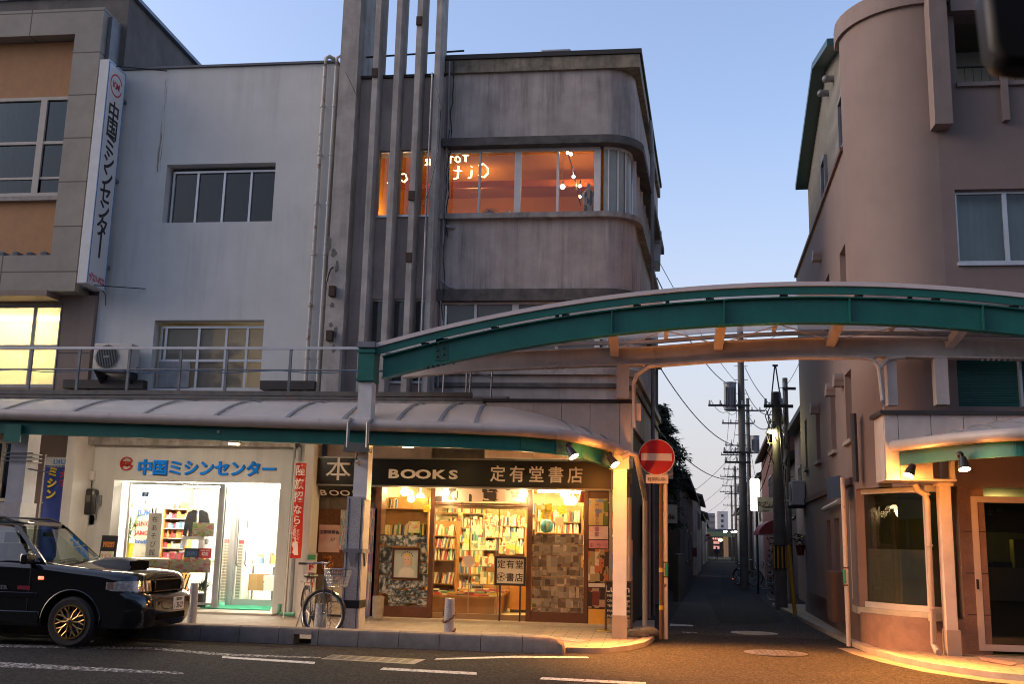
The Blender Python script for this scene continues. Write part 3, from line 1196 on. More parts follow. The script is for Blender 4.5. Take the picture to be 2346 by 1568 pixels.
# spalled patches on the pilaster
m = MB()
for u, v, w, h in ((764, 560, 12, 45), (775, 580, 14, 22), (782, 612, 9, 30), (771, 700, 12, 14), (779, 760, 8, 28), (775, 800, 10, 20), (768, 745, 10, 12)):
 x, z = PY(u - 10, v, 19.2)
 q = [(x + w * .008 * .5 * math.cos(a) * (1 + .3 * math.sin(5 * a + u)), z + h * .008 * .5 * math.sin(a) * (1 + .25 * math.sin(3 * a + v))) for a in [R(30 * k) for k in range(12)]]
 m.add([(a, 19.197, b) for a, b in q], [tuple(range(12))])
m.build('spalled_patch', mat('bare_concrete', (.13, .13, .125), .95, var=.2, vs=20), bk)


# window bands
def band(zb, zt, name, frosted, bars, panes):
 y = BY + .06
 xr = -.93
 m = MB()
 m.frame(XL + .06, xr, zb, zt, y, y + .1, .06)
 for b, w in bars:
  m.box(b - w / 2, b + w / 2, y - .012, y + .09, zb + .06, zt - .06)
 # rounded corner piece + side band
 pth = [p for p in corner_path(-.06)[1:]]
 for z in (zb, zt - .06):
  m.strip(pth, .08, z, z + .06)
 for i in (1, 3, 5):
  p = pth[i]
  m.box(p[0] - .012, p[0] + .012, p[1] - .01, p[1] + .03, zb + .06, zt - .06)
 yy = 20.4
 while yy < 27.4:
  xx_ = XC - .06 + SL * (yy - BY)
  m.box(xx_ - .05, xx_ + .02, yy - .03, yy + .03, zb + .06, zt - .06)
  yy += .95
 f = m.build('window_band', WHITE, bk)
 m = MB()
 m.box(XL + .1, xr - .05, y + .05, y + .056, zb + .05, zt - .05)
 m.build('pane', panes, f)
 m = MB()
 m.strip([p for p in corner_path(-.09)[1:11]], .02, zb + .05, zt - .05)
 m.build('curved_pane', frosted, f)
 m = MB()
 pp = corner_path(-.09)
 m.strip([pp[10], pp[11]], .01, zb + .05, zt - .05)
 m.build('side_pane', mat('grey_blind', (.22, .24, .26), .3, var=.1, vs=2), f)
 return f


FROST = mat('frosted_board', (.33, .37, .35), .35, var=.12, vs=3, streak=.6, streak_col=(.16, .17, .16))
px = [PY(u, 420, BY)[0] for u in (1097, 1185, 1277, 1368)]
band(7.86, 9.26, 'upper', FROST, [(px[0], .04), (px[1], .13), (px[2], .05), (px[3], .13)], GL)
px = [PY(u, 720, BY)[0] for u in (1088, 1180, 1275, 1368)]
lowf = band(4.8, 6.12, 'lower', FROST, [(px[0], .05), (px[1], .13), (px[2], .05), (px[3], .1)], glass('hazy_pane', refl=1, haze=.55, haze_col=(.36, .38, .38)))
m = MB()
m.strip([(XL + .15 + i * .04, 20.0 + .02 * math.sin(i * 1.3)) for i in range(78)], .01, 4.7, 6.15)
m.build('curtain', mat('grey_curtain', (.3, .31, .31), .9, var=.2, vs=2), lowf)
m = MB()
m.box(XL, -.6, 20.6, 20.7, 4.5, 6.3)
m.box(-5.6, XL, 20.3, 20.4, 4.4, 6.3)
m.build('back_room', mat('dim_plaster', (.2, .2, .2), .9), bk)
# cafe room behind the upper windows
ORW = mat('orange_cafe_wall', (.58, .245, .03), .8, var=.06, vs=1)
m = MB()
m.box(-5.75, -.35, 24.4, 24.5, 7.6, 10.2)
m.box(-5.75, -.35, 19.96, 24.4, 9.85, 9.95)
m.box(-5.8, -5.7, 19.96, 24.4, 7.6, 9.9)
m.box(-.95, -.85, 19.96, 24.4, 7.6, 9.9)
m.build('cafe_room', ORW, bk)
m = MB()
m.box(-5.7, -.95, 19.96, 24.4, 7.5, 7.62)
m.build('cafe_floor', mat('cafe_floor', (.12, .06, .03), .6), bk)
m = MB()
m.box(-5.7, -.95, 22.2, 22.28, 9.35, 9.5)
m.box(-5.7, -.95, 24.35, 24.39, 8.3, 8.34)
m.build('beam', mat('orange_beam', (.5, .14, .03), .7), bk)
point('cafe_light', (-3.9, 22.5, 9.3), 13, (1, .6, .25), .2, bk)
point('cafe_light', (-5.3, 21.0, 8.2), 13, (1, .62, .3), .12, bk)
point('cafe_light', (-1.6, 22.0, 9.2), 4, (1, .6, .28), .15, bk)
# cafe string lamps
BULB = glow('warm_bulb', (1, .6, .22), 60)
track = thing('lamp_track', 'black ceiling track with warm bulbs in the upper cafe window', 'track lamp', (-1.6, 21, 9.8))
m = MB()
spots = [(1301, 350), (1308, 353), (1314, 405), (1328, 426), (1328, 451), (1154, 376), (1166, 390)]
for i, (u, v) in enumerate(spots):
 y = 20.6 + (i % 5) * .45 if i < 5 else 22 + i * .1
 x, z = PY(u, v, y)
 b = MB()
 b.sph((x, y, z), .032, 12, 8)
 b.build('bulb', BULB, track)
 m.cyl((x, y, z + .03), (x + .02, y, z + .13), .02, n=8)
p1 = [(*PY(u, v, y), y) for u, v, y in ((1296, 335, 20.5), (1310, 380, 21.2), (1330, 470, 22.6))]
m.tube([(x, y, z) for x, z, y in p1], .014, 6)
p1 = [(*PY(u, v, y), y) for u, v, y in ((1140, 340, 22), (1170, 392, 22.6))]
m.tube([(x, y, z) for x, z, y in p1], .014, 6)
m.build('rail', BLACK, track)
hb = thing('hanging_bulb', 'single bulb on a cord hanging in the cafe window beside the mannequin', 'lamp', (0, 0, 0))
x, z = PY(1289, 428, 20.3)
m = MB()
m.cyl((x, 20.3, z + .06), (x, 20.3, 9.8), .006, n=6)
m.cyl((x, 20.3, z + .02), (x, 20.3, z + .1), .03, .02, n=10)
m.build('cord', mat('ivory_plastic', (.5, .45, .38), .5), hb)
m = MB()
m.sph((x, 20.3, z), .05, 14, 10)
m.build('bulb', glow('pink_white_bulb', (1, .8, .85), 10), hb)
# neon handwriting seen from behind
neon = thing('neon_sign', 'handwritten neon tube lettering in the cafe window seen from behind', 'neon sign', (-3.4, 20.0, 8.6))
NEON = glow('neon_tube', (1, .85, .4), 2.2)
m = MB()
STK = {'C': [[(.9, .85), (.5, 1), (.1, .7), (.05, .3), (.4, 0), (.9, .15)]], 'i': [[(.3, .6), (.35, .1), (.6, 0)], [(.3, .8), (.36, .86)]], 't': [[(.3, .95), (.35, .1), (.7, .0)], [(.0, .6), (.7, .62)]],
  'y': [[(.0, .6), (.35, .2)], [(.75, .65), (.2, -.3)]], 'H': [[(.1, .95), (.05, .0)], [(.8, 1), (.8, 0)], [(.05, .5), (.8, .52)]], 'a': [[(.8, .6), (.3, .62), (.1, .25), (.4, .0), (.75, .25), (.8, .6), (.85, 0)]],
  'l': [[(.3, 1), (.35, .1), (.7, 0)]], 'T': [[(.0, 1), (.9, 1)], [(.45, 1), (.45, 0)]], 'O': [[(.5, 1), (.1, .6), (.15, .2), (.5, 0), (.85, .3), (.85, .75), (.5, 1)]], 'R': [[(.1, 0), (.1, 1), (.7, .9), (.7, .6), (.1, .5), (.8, 0)]], 'I': [[(.4, 1), (.4, 0)]], ' ': []}
for word, u, v, h, w_ in (('City Hall', 1120, 407, .3, .28), ('TOTTORI', 1074, 371, .14, .16)):
 x, z = PY(u, v, 20.25)
 for i, ch in enumerate(word):
  for st in STK[ch]:
   for o_ in (0, .025):
    m.tube([(x - (i + a * .8) * w_ - o_, 20.25, z + b * h - i * .012 + o_ * .5) for a, b in st], .007, 6)
m.build('neon_tube', NEON, neon)
# mannequin bust
mx, mz = PY(1348, 482, 20.15)
man = thing('mannequin', 'patterned dressmaker torso standing in the corner of the cafe window', 'mannequin', (mx, 20.15, 7.62))
m = MB()
prof = [(0, .115), (.1, .125), (.22, .1), (.34, .085), (.46, .115), (.56, .13), (.64, .12), (.69, .06), (.74, .04), (.8, .036)]
vs, fs = [], []
for z, r in prof:
 for k in range(16):
  a = 2 * math.pi * k / 16
  vs.append((mx + r * math.cos(a) * 1.05, 20.2 + r * .7 * math.sin(a), 7.85 + z))
for i in range(len(prof) - 1):
 for k in range(16):
  fs.append((i * 16 + k, i * 16 + (k + 1) % 16, (i + 1) * 16 + (k + 1) % 16, (i + 1) * 16 + k))
m.add(vs, fs, True)
m.sph((mx, 20.2, 8.66), .03)
m.build('torso', poster_mat('black_white_print', [(.02, .02, .02), (.4, .4, .38), (.03, .03, .03), (.3, .32, .3)], 3), man)
m = MB()
m.cyl((mx, 20.2, 7.62), (mx, 20.2, 7.86), .02)
m.cyl((mx, 20.2, 7.62), (mx, 20.2, 7.65), .15)
m.build('stand', BLACK, man)
for (u, v, lab) in ((1122, 484, 'pale pot with spiky leaves on the cafe window sill'), (1163, 484, 'ribbed pale pot on the cafe window sill')):
 x, z = PY(u, v, 19.95)
 t = thing('plant_pot', lab, 'plant pot', (x, 19.95, 7.86))
 m = MB()
 m.cyl((x, 19.95, 7.86), (x, 19.95, 8.0), .075, .085, 14)
 if u > 1140:
  m.cyl((x, 19.95, 8.0), (x, 19.95, 8.05), .05, .04, 14)
 m.build('pot', mat('pale_pot', (.4, .42, .42), .5), t)
 if u < 1140:
  m = MB()
  for k in range(7):
   a = R(-70 + k * 23)
   m.tube([(x, 19.95, 8.0), (x + .1 * math.sin(a), 19.95, 8.0 + .1 * math.cos(a)), (x + .2 * math.sin(a), 19.95 + .02, 8.02 + .12 * math.cos(a))], [.012, .009, .002], 5)
  m.build('leaves', LEAF_D, t)
for u, v, w in ((1053, 486, 1.0), (1207, 480, .26)):
 x, z = PY(u, v, 20.5)
 t = thing('chair' if u > 1100 else 'bench_seat', 'dark leather chair back showing in the cafe window' if u > 1100 else 'long dark bench back under the neon lettering in the cafe', 'chair' if u > 1100 else 'bench', (x, 20.5, 7.62))
 m = MB()
 zt = 8.12 if u > 1100 else 7.98
 m.box(x - w / 2, x + w / 2, 20.5, 20.62, 7.9, zt)
 m.build('backrest', mat('dark_leather', (.025, .03, .04), .4), t, bevel=.03)
 m = MB()
 m.box(x - w / 2, x + w / 2, 20.62, 21.05, 7.8, 7.92)
 m.build('seat', MATS['dark_leather'], t, bevel=.03)
 m = MB()
 for sx in (-1, 1):
  for yy in (20.54, 21.0):
   m.cyl((x + sx * (w / 2 - .05), yy, 7.62), (x + sx * (w / 2 - .05), yy, 7.82), .02, n=8)
 m.build('legs', BLACK, t)
# roof vent and the stair tower at the back
x0, x1, z0, z1 = RECT(1237, 112, 1308, 140, 22)
m = MB()
m.box(x0, x1, 22, 22.7, 11.0, z1)
tag(m.build('roof_tank', mat('pale_sheet', (.33, .35, .36), .5, .2), None, ((x0 + x1) / 2, 22.3, 11), bevel=.05), 'pale rounded box on the flat roof of the concrete building', 'roof tank')
m = MB()
m.box(-1.5, PY(1508, 900, 27.65)[0], 27.65, 30, .06, 6.9)
m.build('annex', mat('grey_siding', (.2, .21, .22), .7, var=.15, streak=.5), bk)
m = MB()
x0, x1, z0, z1 = RECT(1492, 530, 1516, 596, 26.2)
m.box(x0, x1, 26.2, 27.4, z1 - .3, z1)
m.box(x0, x1 - .03, 26.25, 27.35, z0, z1 - .303)
m.build('side_box', mat('blue_white_sheet', (.4, .44, .5), .5, var=.08), bk)
m = MB()
for yy, zz in ((21.5, 10.6), (24.0, 10.5)):
 pass
pp = corner_path(.1)
m.tube([(pp[11][0] - SL * 5, 22.6, 11.0), (pp[11][0] - SL * 5 + .05, 22.6, 10.2), (pp[11][0] - SL * 5 + .05, 22.6, .1)], .05, 8)
m.tube([(XC + .13 + SL * 2, 21.6, 2.8), (XC + .13 + SL * 2, 21.6, .1)], .045, 8)
m.build('downpipe', mat('grey_pipe', (.2, .2, .22), .5), bk)
# alley flank at street level: brown tile pier, dark boarding
BTILE = mat('brown_tile', (.085, .04, .028), .35, var=.35, vs=9)
m = MB()
m.box(-.62, -.33, 19.58, 19.95, .06, 2.75)
m.build('tile_pier', BTILE, bk)
m = MB()
m.box(-5.12, -5.0, 19.58, 19.95, .06, 2.72)
m.build('tile_pier', BTILE, bk)
m = MB()
m.strip([(XC - .1, 19.7), (XC - .1 + SL * .6, 20.3), (XC - .1 + SL * 8, 27.6)], .2, .06, 3.75, False)
m.build('flank_wall', mat('dark_boarding', (.045, .032, .026), .8, var=.3, vs=4, streak=.5, sscale=(9, 9, .2)), bk)
m = MB()
m.strip([(XC - .04 + SL * 1.5, 21.1), (XC - .04 + SL * 5, 24.6)], .05, 3.75, 4.6, False)
m.build('flank_sheet', mat('grey_sheet', (.16, .17, .18), .6, streak=.6), bk)
m = MB()
m.box(XC + SL * 3 - .06, XC + SL * 3 + .04, 22.6, 23.3, 1.4, 2.4)
m.build('side_window', mat('amber_window', (.25, .16, .02), .4), bk)
# ---------- bookshop front
XB0, XB1 = -5.0, -.62
m = MB()
m.box(XB0 - .9, -.3, 19.62, 19.9, 2.62, 3.75)
m.box(-6.36, -5.15, 19.72, 19.9, .06, 2.65)
m.build('lintel', mat('stained_lintel', (.17, .15, .13), .85, var=.3, vs=4, streak=.8), bk)
x_ = lambda u, v=1300: PY(u, v, 19.6)[0]
SIGNB = mat('black_sign_board', (.009, .0105, .014), .3, var=.15, vs=2)
sg = thing('shop_sign', 'long black sign board with pale lettering over the bookshop front', 'shop sign', (-3.2, 19.4, 2.9))
m = MB()
zb, zt = PY(1100, 1116, 19.35)[1], PY(1100, 1055, 19.35)[1]
m.box(PY(715, 1080, 19.35)[0], PY(1400, 1080, 19.35)[0], 19.35, 19.6, zb, zt)
m.build('sign_board', SIGNB, sg)
m = MB()
m.box(PY(715, 1080, 19.35)[0] - .01, PY(1402, 1080, 19.35)[0], 19.335, 19.61, zb - .03, zb - .002)
m.box(PY(715, 1080, 19.35)[0] - .01, PY(1402, 1080, 19.35)[0], 19.335, 19.61, zt + .002, zt + .025)
m.box(PY(1400, 1080, 19.35)[0] + .003, PY(1402, 1080, 19.35)[0] + .02, 19.335, 19.61, zb, zt)
m.build('trim', mat('sign_trim', (.3, .29, .28), .4, .5), sg)
LET = mat('ivory_letters', (.8, .77, .74), .45, var=.04)
ya = 19.34
xa, za = PY(890, 1096, ya)
xb, _ = PY(1048, 1096, ya)
m = MB()
w_ = (xb - xa) / 4.6
for i, ch in enumerate('BOOKS'):
 m.text(ch, xa + (i + .32) * w_, ya, za + .005, .225, .018, .035, 1.6)
m.build('lettering', LET, sg)
m = MB()
xa, za = PY(1140, 1105, ya)
xb, _ = PY(1318, 1105, ya)
for i, ch in enumerate('定有堂書店'):
 m.text(ch, xa + (xb - xa) * i / 4, ya, za + .035, .31, .018, .011, .95)
m.build('lettering', LET, sg)
m = MB()
xa, za = PY(774, 1100, ya)
m.text('本', xa, ya, za + .03, .46, .018, .0, 1.12)
m.build('lettering', LET, sg)
# sloping awning valance with BOOKS under the 本
aw = thing('awning', 'small black awning lettered BOOKS below the big character', 'awning', (-5.9, 19.3, 2.4))
xl, xr = PY(722, 1130, 19.2)[0], PY(842, 1130, 19.2)[0]
za0, za1 = zb - .035, PY(780, 1140, 19.5)[1]
m = MB()
m.add([(xl, 19.34, za0), (xr, 19.34, za0), (xr, 19.56, za1), (xl, 19.56, za1), (xl, 19.36, za0), (xr, 19.36, za0), (xr, 19.58, za1), (xl, 19.58, za1)], [(3, 2, 1, 0), (4, 5, 6, 7), (0, 1, 5, 4), (2, 3, 7, 6), (1, 2, 6, 5), (0, 4, 7, 3)])
m.build('cloth', SIGNB, aw)
ang = math.atan2(.22, za0 - za1)
A = Matrix.Translation(((xl + xr) / 2, 19.45, (za0 + za1) / 2)) @ Matrix.Rotation(ang, 4, 'X')
m = MB()
for i, ch in enumerate('BOOKS'):
 m.text(ch, -.43 + i * .215, -.016, -.085, .2, .003, .012, 1.25, M=A)
m.build('lettering', LET, aw)
# frames
m = MB()
zlo = .1


def post(u0, u1, v0=1113, v1=1430, y0=19.6, y1=19.75, mm=m):
 mm.box(x_(u0), x_(u1), y0, y1, zlo, zb)


post(853, 868)
post(981, 991)
post(1206, 1217)
post(1337, 1346)
m.box(x_(868), x_(981), 19.62, 19.72, zlo, zlo + .2)
m.box(x_(1217), x_(1337), 19.62, 19.72, zlo, zlo + .18)
ztr = PY(1100, 1154, 19.6)[1]
m.box(x_(991), x_(1206), 19.62, 19.72, ztr - .03, ztr + .005)
m.box(x_(1346), x_(1395), 19.62, 19.72, 2.28, zb)
f = m.build('shopfront_frame', BROWN, bk)
m = MB()
m.box(x_(868), x_(981), 19.66, 19.666, zlo + .2, zb)
m.box(x_(1217), x_(1337), 19.66, 19.666, zlo + .18, zb)
m.box(x_(991), x_(1206), 19.72, 19.726, zlo + .1, ztr - .1)
m.build('pane', GL, f)
m = MB()
m.box(x_(991), x_(1206), 19.7, 19.76, ztr - .1, ztr - .035)
m.box(x_(991), x_(1206), 19.7, 19.76, zlo, zlo + .1)
for u in (1072, 1139):
 m.box(x_(u) - .01, x_(u) + .01, 19.715, 19.735, zlo + .1, ztr - .1)
m.build('door_rail', mat('dull_brass', (.3, .2, .12), .35, .5), f)
m = MB()
m.box(x_(1346), x_(1395), 19.62, 19.7, .1, 2.27)
m.build('poster_board', mat('dark_pier', (.06, .04, .03), .6), bk)
m = MB()
m.box(x_(1396), x_(1402), 19.57, 19.7, .1, zb)
m.build('metal_trim', mat('pier_trim', (.3, .28, .27), .4, .5), bk)
m = MB()
m.box(-5.1, -.6, 19.35, 19.62, .055, .1)
m.build('threshold', mat('threshold_stone', (.34, .3, .24), .7, var=.12, vs=5), bk)
# room shell
m = MB()
m.box(-5.3, -.45, 26, 26.1, .1, 2.9)
m.box(-5.35, -5.25, 19.8, 26, .1, 2.9)
m.box(-.55, -.45, 19.8, 26, .1, 2.9)
m.box(-5.25, -.55, 19.8, 26, 2.72, 2.8)
m.build('shop_room', mat('bookshop_wall', (.7, .6, .38), .8, var=.05), bk)
m = MB()
m.box(-5.25, -.55, 19.62, 26, .062, .1)
m.build('shop_floor', mat('bookshop_floor', (.42, .33, .18), .4, var=.08), bk)
TUBE = glow('bookshop_tube', (1, .74, .3), 80)
m = MB()
for yy, xs_ in ((20.5, (-4.2, -2.9, -1.6)), (22.2, (-4.0, -2.6, -1.4)), (24.2, (-3.8, -2.0))):
 for xx in xs_:
  m.box(xx - .5, xx + .5, yy - .04, yy + .04, 2.66, 2.715)
m.build('ceiling_lamp', TUBE, bk)

# ================================================================== arcade canopy over the left pavement
POLY = None


def poly_mat(name, col, tl, rough=.45):
 m_, nt, n, l, p = _new(name)
 n.remove(p)
 df = n.new('ShaderNodeBsdfDiffuse')
 t = n.new('ShaderNodeBsdfTranslucent')
 g = n.new('ShaderNodeBsdfGlossy')
 g.inputs['Roughness'].default_value = rough
 c = _mix(n, l, _ramp(n, l, _noise(n, l, _pos(n, l, (1, 1, 1)), 1.6, 6), .35, .75), col, tuple(x * .78 for x in col))
 l.new(c, df.inputs[0])
 l.new(c, t.inputs[0])
 a = n.new('ShaderNodeMixShader')
 a.inputs[0].default_value = tl
 l.new(df.outputs[0], a.inputs[1])
 l.new(t.outputs[0], a.inputs[2])
 fr = n.new('ShaderNodeFresnel')
 fr.inputs[0].default_value = 1.45
 b = n.new('ShaderNodeMixShader')
 l.new(fr.outputs[0], b.inputs[0])
 l.new(a.outputs[0], b.inputs[1])
 l.new(g.outputs[0], b.inputs[2])
 l.new(b.outputs[0], n['Material Output'].inputs[0])
 return m_


POLY = poly_mat('polycarbonate', (.52, .54, .6), .5)
POLY2 = glass('arch_sheet', (.85, .86, .88), .5, .3, .6, (.85, .87, .9))

cn = thing('arcade_canopy', 'long translucent pavement canopy with green beam in front of the bookshop', 'canopy', (-5, 15.7, 0))
gut = [(-15, 15.68, 3.42), (-12, 15.68, 3.38), (-8.5, 15.67, 3.31), (-4.2, 15.65, 3.225), (-2.9, 15.62, 3.2), (-1.9, 15.65, 3.17), (-1.35, 15.78, 3.14), (-.95, 16.1, 3.1), (-.65, 16.55, 3.06), (-.45, 17.15, 3.02)]
back = [(-15, 17.6, 3.84), (-12, 17.6, 3.83), (-8.5, 17.6, 3.82), (-4.2, 17.6, 3.8), (-2.9, 17.6, 3.8), (-2.35, 17.5, 3.74), (-1.85, 17.44, 3.62), (-1.35, 17.43, 3.47), (-.9, 17.43, 3.32), (-.55, 17.43, 3.13)]


def resamp(P, k):
 """piecewise linear in index space"""
 i = min(int(k), len(P) - 2)
 f = k - i
 return Vector(P[i]).lerp(Vector(P[i + 1]), f)


def arc_pt(k, s):
 g = resamp(gut, k) + Vector((0, 0, .06))
 b = resamp(back, k)
 t = s * math.pi / 2
 h = 1 - math.cos(t)          # 0..1 along plan
 z = math.sin(t)
 p = g.lerp(b, s)
 z = 1 - (1 - s) ** 1.75
 p.z = g.z + (b.z - g.z) * z
 return p


m = MB()
NK, NS = 54, 9
vs = [tuple(arc_pt(i * 9.0 / NK, j / NS)) for i in range(NK + 1) for j in range(NS + 1)]
m.add(vs, [(i * (NS + 1) + j, (i + 1) * (NS + 1) + j, (i + 1) * (NS + 1) + j + 1, i * (NS + 1) + j + 1) for i in range(NK) for j in range(NS)], True)
m.build('roof_panel', POLY, cn)


def ksolve(x):
 lo, hi = 0.0, 9.0
 for _ in range(40):
  mid = (lo + hi) / 2
  if resamp(gut, mid).x < x:
   lo = mid
  else:
   hi = mid
 return lo


xr_ = [PY(u, 975, 15.65)[0] for u in (0, 135, 325, 520, 713, 790, 935, 1065)]
xr_ = [-12.9, -11.6] + [PY(u, 958, 15.65)[0] for u in (0, 162, 327, 490, 655, 785, 910, 1006, 1070 + 20)]
for q, x in enumerate(xr_):
 k = ksolve(x)
 m = MB()
 if q < len(xr_) - 1:
  pth = [arc_pt(k, j / 10) + Vector((0, 0, .012)) for j in range(11)]
 else:
  pth = [arc_pt(k, j / 10) + Vector((0, 0, .012)) for j in range(11)]
 vs = []
 for p in pth:
  vs += [(p.x - .03, p.y, p.z), (p.x + .03, p.y, p.z), (p.x + .03, p.y, p.z + .014), (p.x - .03, p.y, p.z + .014)]
 fs = []
 for j in range(10):
  for e in range(4):
   fs.append((j * 4 + e, (j + 1) * 4 + e, (j + 1) * 4 + (e + 1) % 4, j * 4 + (e + 1) % 4))
 m.add(vs, fs)
 m.build('rib', mat('canopy_rib', (.22, .25, .29), .4, .4, var=.1), cn)
for kk in (6.6, 7.4, 8.2):
 m = MB()
 m.tube([arc_pt(kk, j / 10) + Vector((0, 0, .012)) for j in range(11)], .014, 6)
 m.build('rib', MATS['canopy_rib'], cn)
m = MB()
m.tube([arc_pt(i * 9.0 / 60, 1.0) + Vector((0, 0, .01)) for i in range(61)], .022, 8)
m.build('roof_trim', CREAM, cn)
fine = [resamp(gut, i * .2) for i in range(46)]
m = MB()
m.tube(fine, .088, 14)
m.build('gutter', mat('gutter_cream', (.36, .315, .295), .45, 0, var=.1, vs=3, streak=.35, streak_col=(.2, .15, .12)), cn)
m = MB()
m = MB()
for i in range(2, 45, 4):
 d = (fine[i + 1] - fine[i - 1]).normalized() * .03
 m.cyl(fine[i] - d, fine[i] + d, .0905, n=16)
m.build('gutter_joint', MATS['gutter_cream'], cn)
m = MB()
off_ = []
for i, p in enumerate(fine):
 d = (fine[min(i + 1, 45)] - fine[max(i - 1, 0)])
 nrm = Vector((-d.y, d.x, 0)).normalized()
 off_.append(p + nrm * .1)
for a, b in zip(off_[:-1], off_[1:]):
 q = (b - a).normalized()
 nn = Vector((-q.y, q.x, 0)) * .06
 for z0, z1, w in ((-.3, -.05, .4), (-.3, -.29, 1.0), (-.06, -.05, 1)):
  vs = [a + nn * -w + Vector((0, 0, z0)), b + nn * -w + Vector((0, 0, z0)), b + nn * w + Vector((0, 0, z0)), a + nn * w + Vector((0, 0, z0)),
    a + nn * -w + Vector((0, 0, z1)), b + nn * -w + Vector((0, 0, z1)), b + nn * w + Vector((0, 0, z1)), a + nn * w + Vector((0, 0, z1))]
  m.add(vs, [(3, 2, 1, 0), (4, 5, 6, 7), (0, 1, 5, 4), (2, 3, 7, 6)])
m.build('green_beam', GREEN, cn)
# fascia box over the corner, with cream panels
m = MB()
xa, xb = PY(1113, 930, 17.45)[0], PY(1447, 921, 17.45)[0]
n_ = 4
pxs = [xa] + [PY(u, 930, 17.45)[0] for u in (1223, 1287, 1352, 1420)] + [xb]
for a, b in zip(pxs[:-1], pxs[1:]):
 m.box(a + .004, b - .004, 17.45, 17.52, 2.9, 3.84)
m.box(xb - .07, xb, 17.53, 19.5, 2.9, 3.84)
m.build('fascia_panel', CREAM, cn)
m = MB()
m.box(xa - .05, xb + .015, 17.42, 19.55, 3.845, 3.9)
m.box(xa, xb - .08, 17.53, 19.5, 3.0, 3.83)
m.build('fascia_cap', mat('dark_cap', (.03, .028, .027), .6, var=.2), cn)
m = MB()
m.box(-.62, -.3, 17.1, 17.44, 2.72, 3.02)
m.build('column_head', CREAM, cn)
x0, x1 = PY(1405, 1200, 17.2)[0], PY(1436, 1200, 17.2)[0]
m = MB()
m.box(x0, x1, 17.1, 17.32, .42, 2.72)
m.build('column', WHITE, cn)
m = MB()
m.box(x0 - .01, x1 + .01, 17.09, 17.33, .06, .42)
m.build('column_base', mat('column_base', (.3, .25, .21), .5, var=.1), cn)
# tall post and granite pier by the kerb
px0, px1 = PY(790, 1250, 15.72)[0], PY(829, 1250, 15.72)[0]
xs0, xs1 = PY(818, 950, 15.75)[0], PY(849, 950, 15.75)[0]
m = MB()
m.box(xs0, xs1, 15.75, 16.0, 2.1, 4.02)
m.build('post', WHITE, cn)
GRAN = mat('granite_cladding', (.5, .47, .47), .45, var=.1, vs=8, speck=.8)
m = MB()
m.box(px0, px1, 15.72, 16.1, .06, .48)
m.box(px0, px1, 15.72, 16.1, .6, 2.14)
m.build('granite_pier', GRAN, cn)
m = MB()
m.box(px0 - .004, px1 + .004, 15.716, 16.104, .482, .598)
m.build('black_band', BLACK, cn)
m = MB()
for x in (px0 + .035, px1 - .035):
 m.box(x - .004, x + .004, 15.713, 15.719, .06, 2.12)
m.box(px1 - .001, px1 + .003, 15.75, 15.757, .06, 2.12)
m.build('cladding_joint', DARK, cn)
m = MB()
m.box(px0 - .02, px1 + .02, 15.69, 16.12, 1.3, 1.36)
xm = (px0 + px1) / 2
m.prism_y([(xm - .075, 1.3), (xm + .07, 1.3), (xm + .02, 1.1), (xm - .02, 1.1)], 15.685, 15.7)
m.prism_x([(15.82, 1.3), (15.98, 1.3), (15.93, 1.1), (15.89, 1.1)], px1 + .01, px1 + .024)
m.build('strap', mat('painted_strap', (.16, .15, .16), .5), cn)
m = MB()
zb_ = PY(830, 1012, 15.7)[1]
m.box(xs0 - .015, xs1 + .015, 15.73, 16.02, zb_, zb_ + .27)
m.build('green_sleeve', GREEN, cn)
m = MB()
m.box(xs0 - .02, xs1 + .02, 15.72, 16.03, 3.92, 4.45)
m.box(xs0 - .035, xs1 + .035, 15.7, 16.05, 3.93, 3.97)
m.box(xs0 - .035, xs1 + .035, 15.7, 16.05, 4.38, 4.42)
m.build('green_sleeve', GREEN, cn)
m = MB()
m.box(xs0 - .04, xs1 + .03, 15.68, 16.06, 4.46, 4.55)
m.build('post_cap', STEEL, cn)
m = MB()
zl = PY(820, 1030, 15.6)[1]
for x in (xs0 - .06, xs1 + .03):
 m.tube([(x, 15.52, zl + .02), (x, 15.52, zl + .4), (x + (.03 if x > xs0 else -.0), 15.6, zl + .46), (x, 15.72, zl + .46)], .028, 8)
m.tube([(xs0 + .07, 15.62, zl - .05), (xs0 + .07, 15.6, zl - .18), (xs0 + .1, 15.72, zl - .22)], .032, 8)
m.build('bracket_pipe', mat('galvanised_pipe', (.3, .3, .3), .4, .5), cn)
m = MB()
cx_ = (xs0 + xs1) / 2 - .02
m.prism_y([(cx_ - .2, zl - .05), (cx_ + .19, zl - .05), (cx_ + .2, zl + .08), (cx_ - .19, zl + .1)], 15.5, 15.71)
m.build('lamp_housing', mat('brushed_steel', (.32, .29, .24), .25, .8), cn)
# far left kerb post
pl0, pl1 = PY(-2, 1300, 16.0)[0], PY(40, 1300, 16.0)[0]
m = MB()
m.box(pl0, pl1 - .02, 15.95, 16.3, 1.95, 3.1)
m.build('post', mat('grey_post', (.34, .34, .37), .5), cn)
m = MB()
m.box(pl0 - .06, pl1 + .0, 15.9, 16.35, .06, 1.95)
m.build('granite_pier', GRAN, cn)
m = MB()
for i in range(3):
 m.cyl((pl0 - .1, 15.92, 2.62 + i * .065), (pl1 + .1, 15.92, 2.62 + i * .065), .01, n=6)
 m.cyl((pl1 + .0, 15.92, 2.62 + i * .065), (pl1 + .0, 16.35, 2.62 + i * .065), .01, n=6)
m.cyl((pl1, 16.0, 2.5), (pl1 + .38, 16.0, 2.44), .013, n=6)
m.build('wire_rack', STEEL, cn)
m = MB()
x0, z0 = PY(30, 990, 15.7)
m.box(x0 - .14, x0 + .14, 15.68, 15.72, z0 - .16, z0 + .12)
m.build('green_sleeve', GREEN, cn)
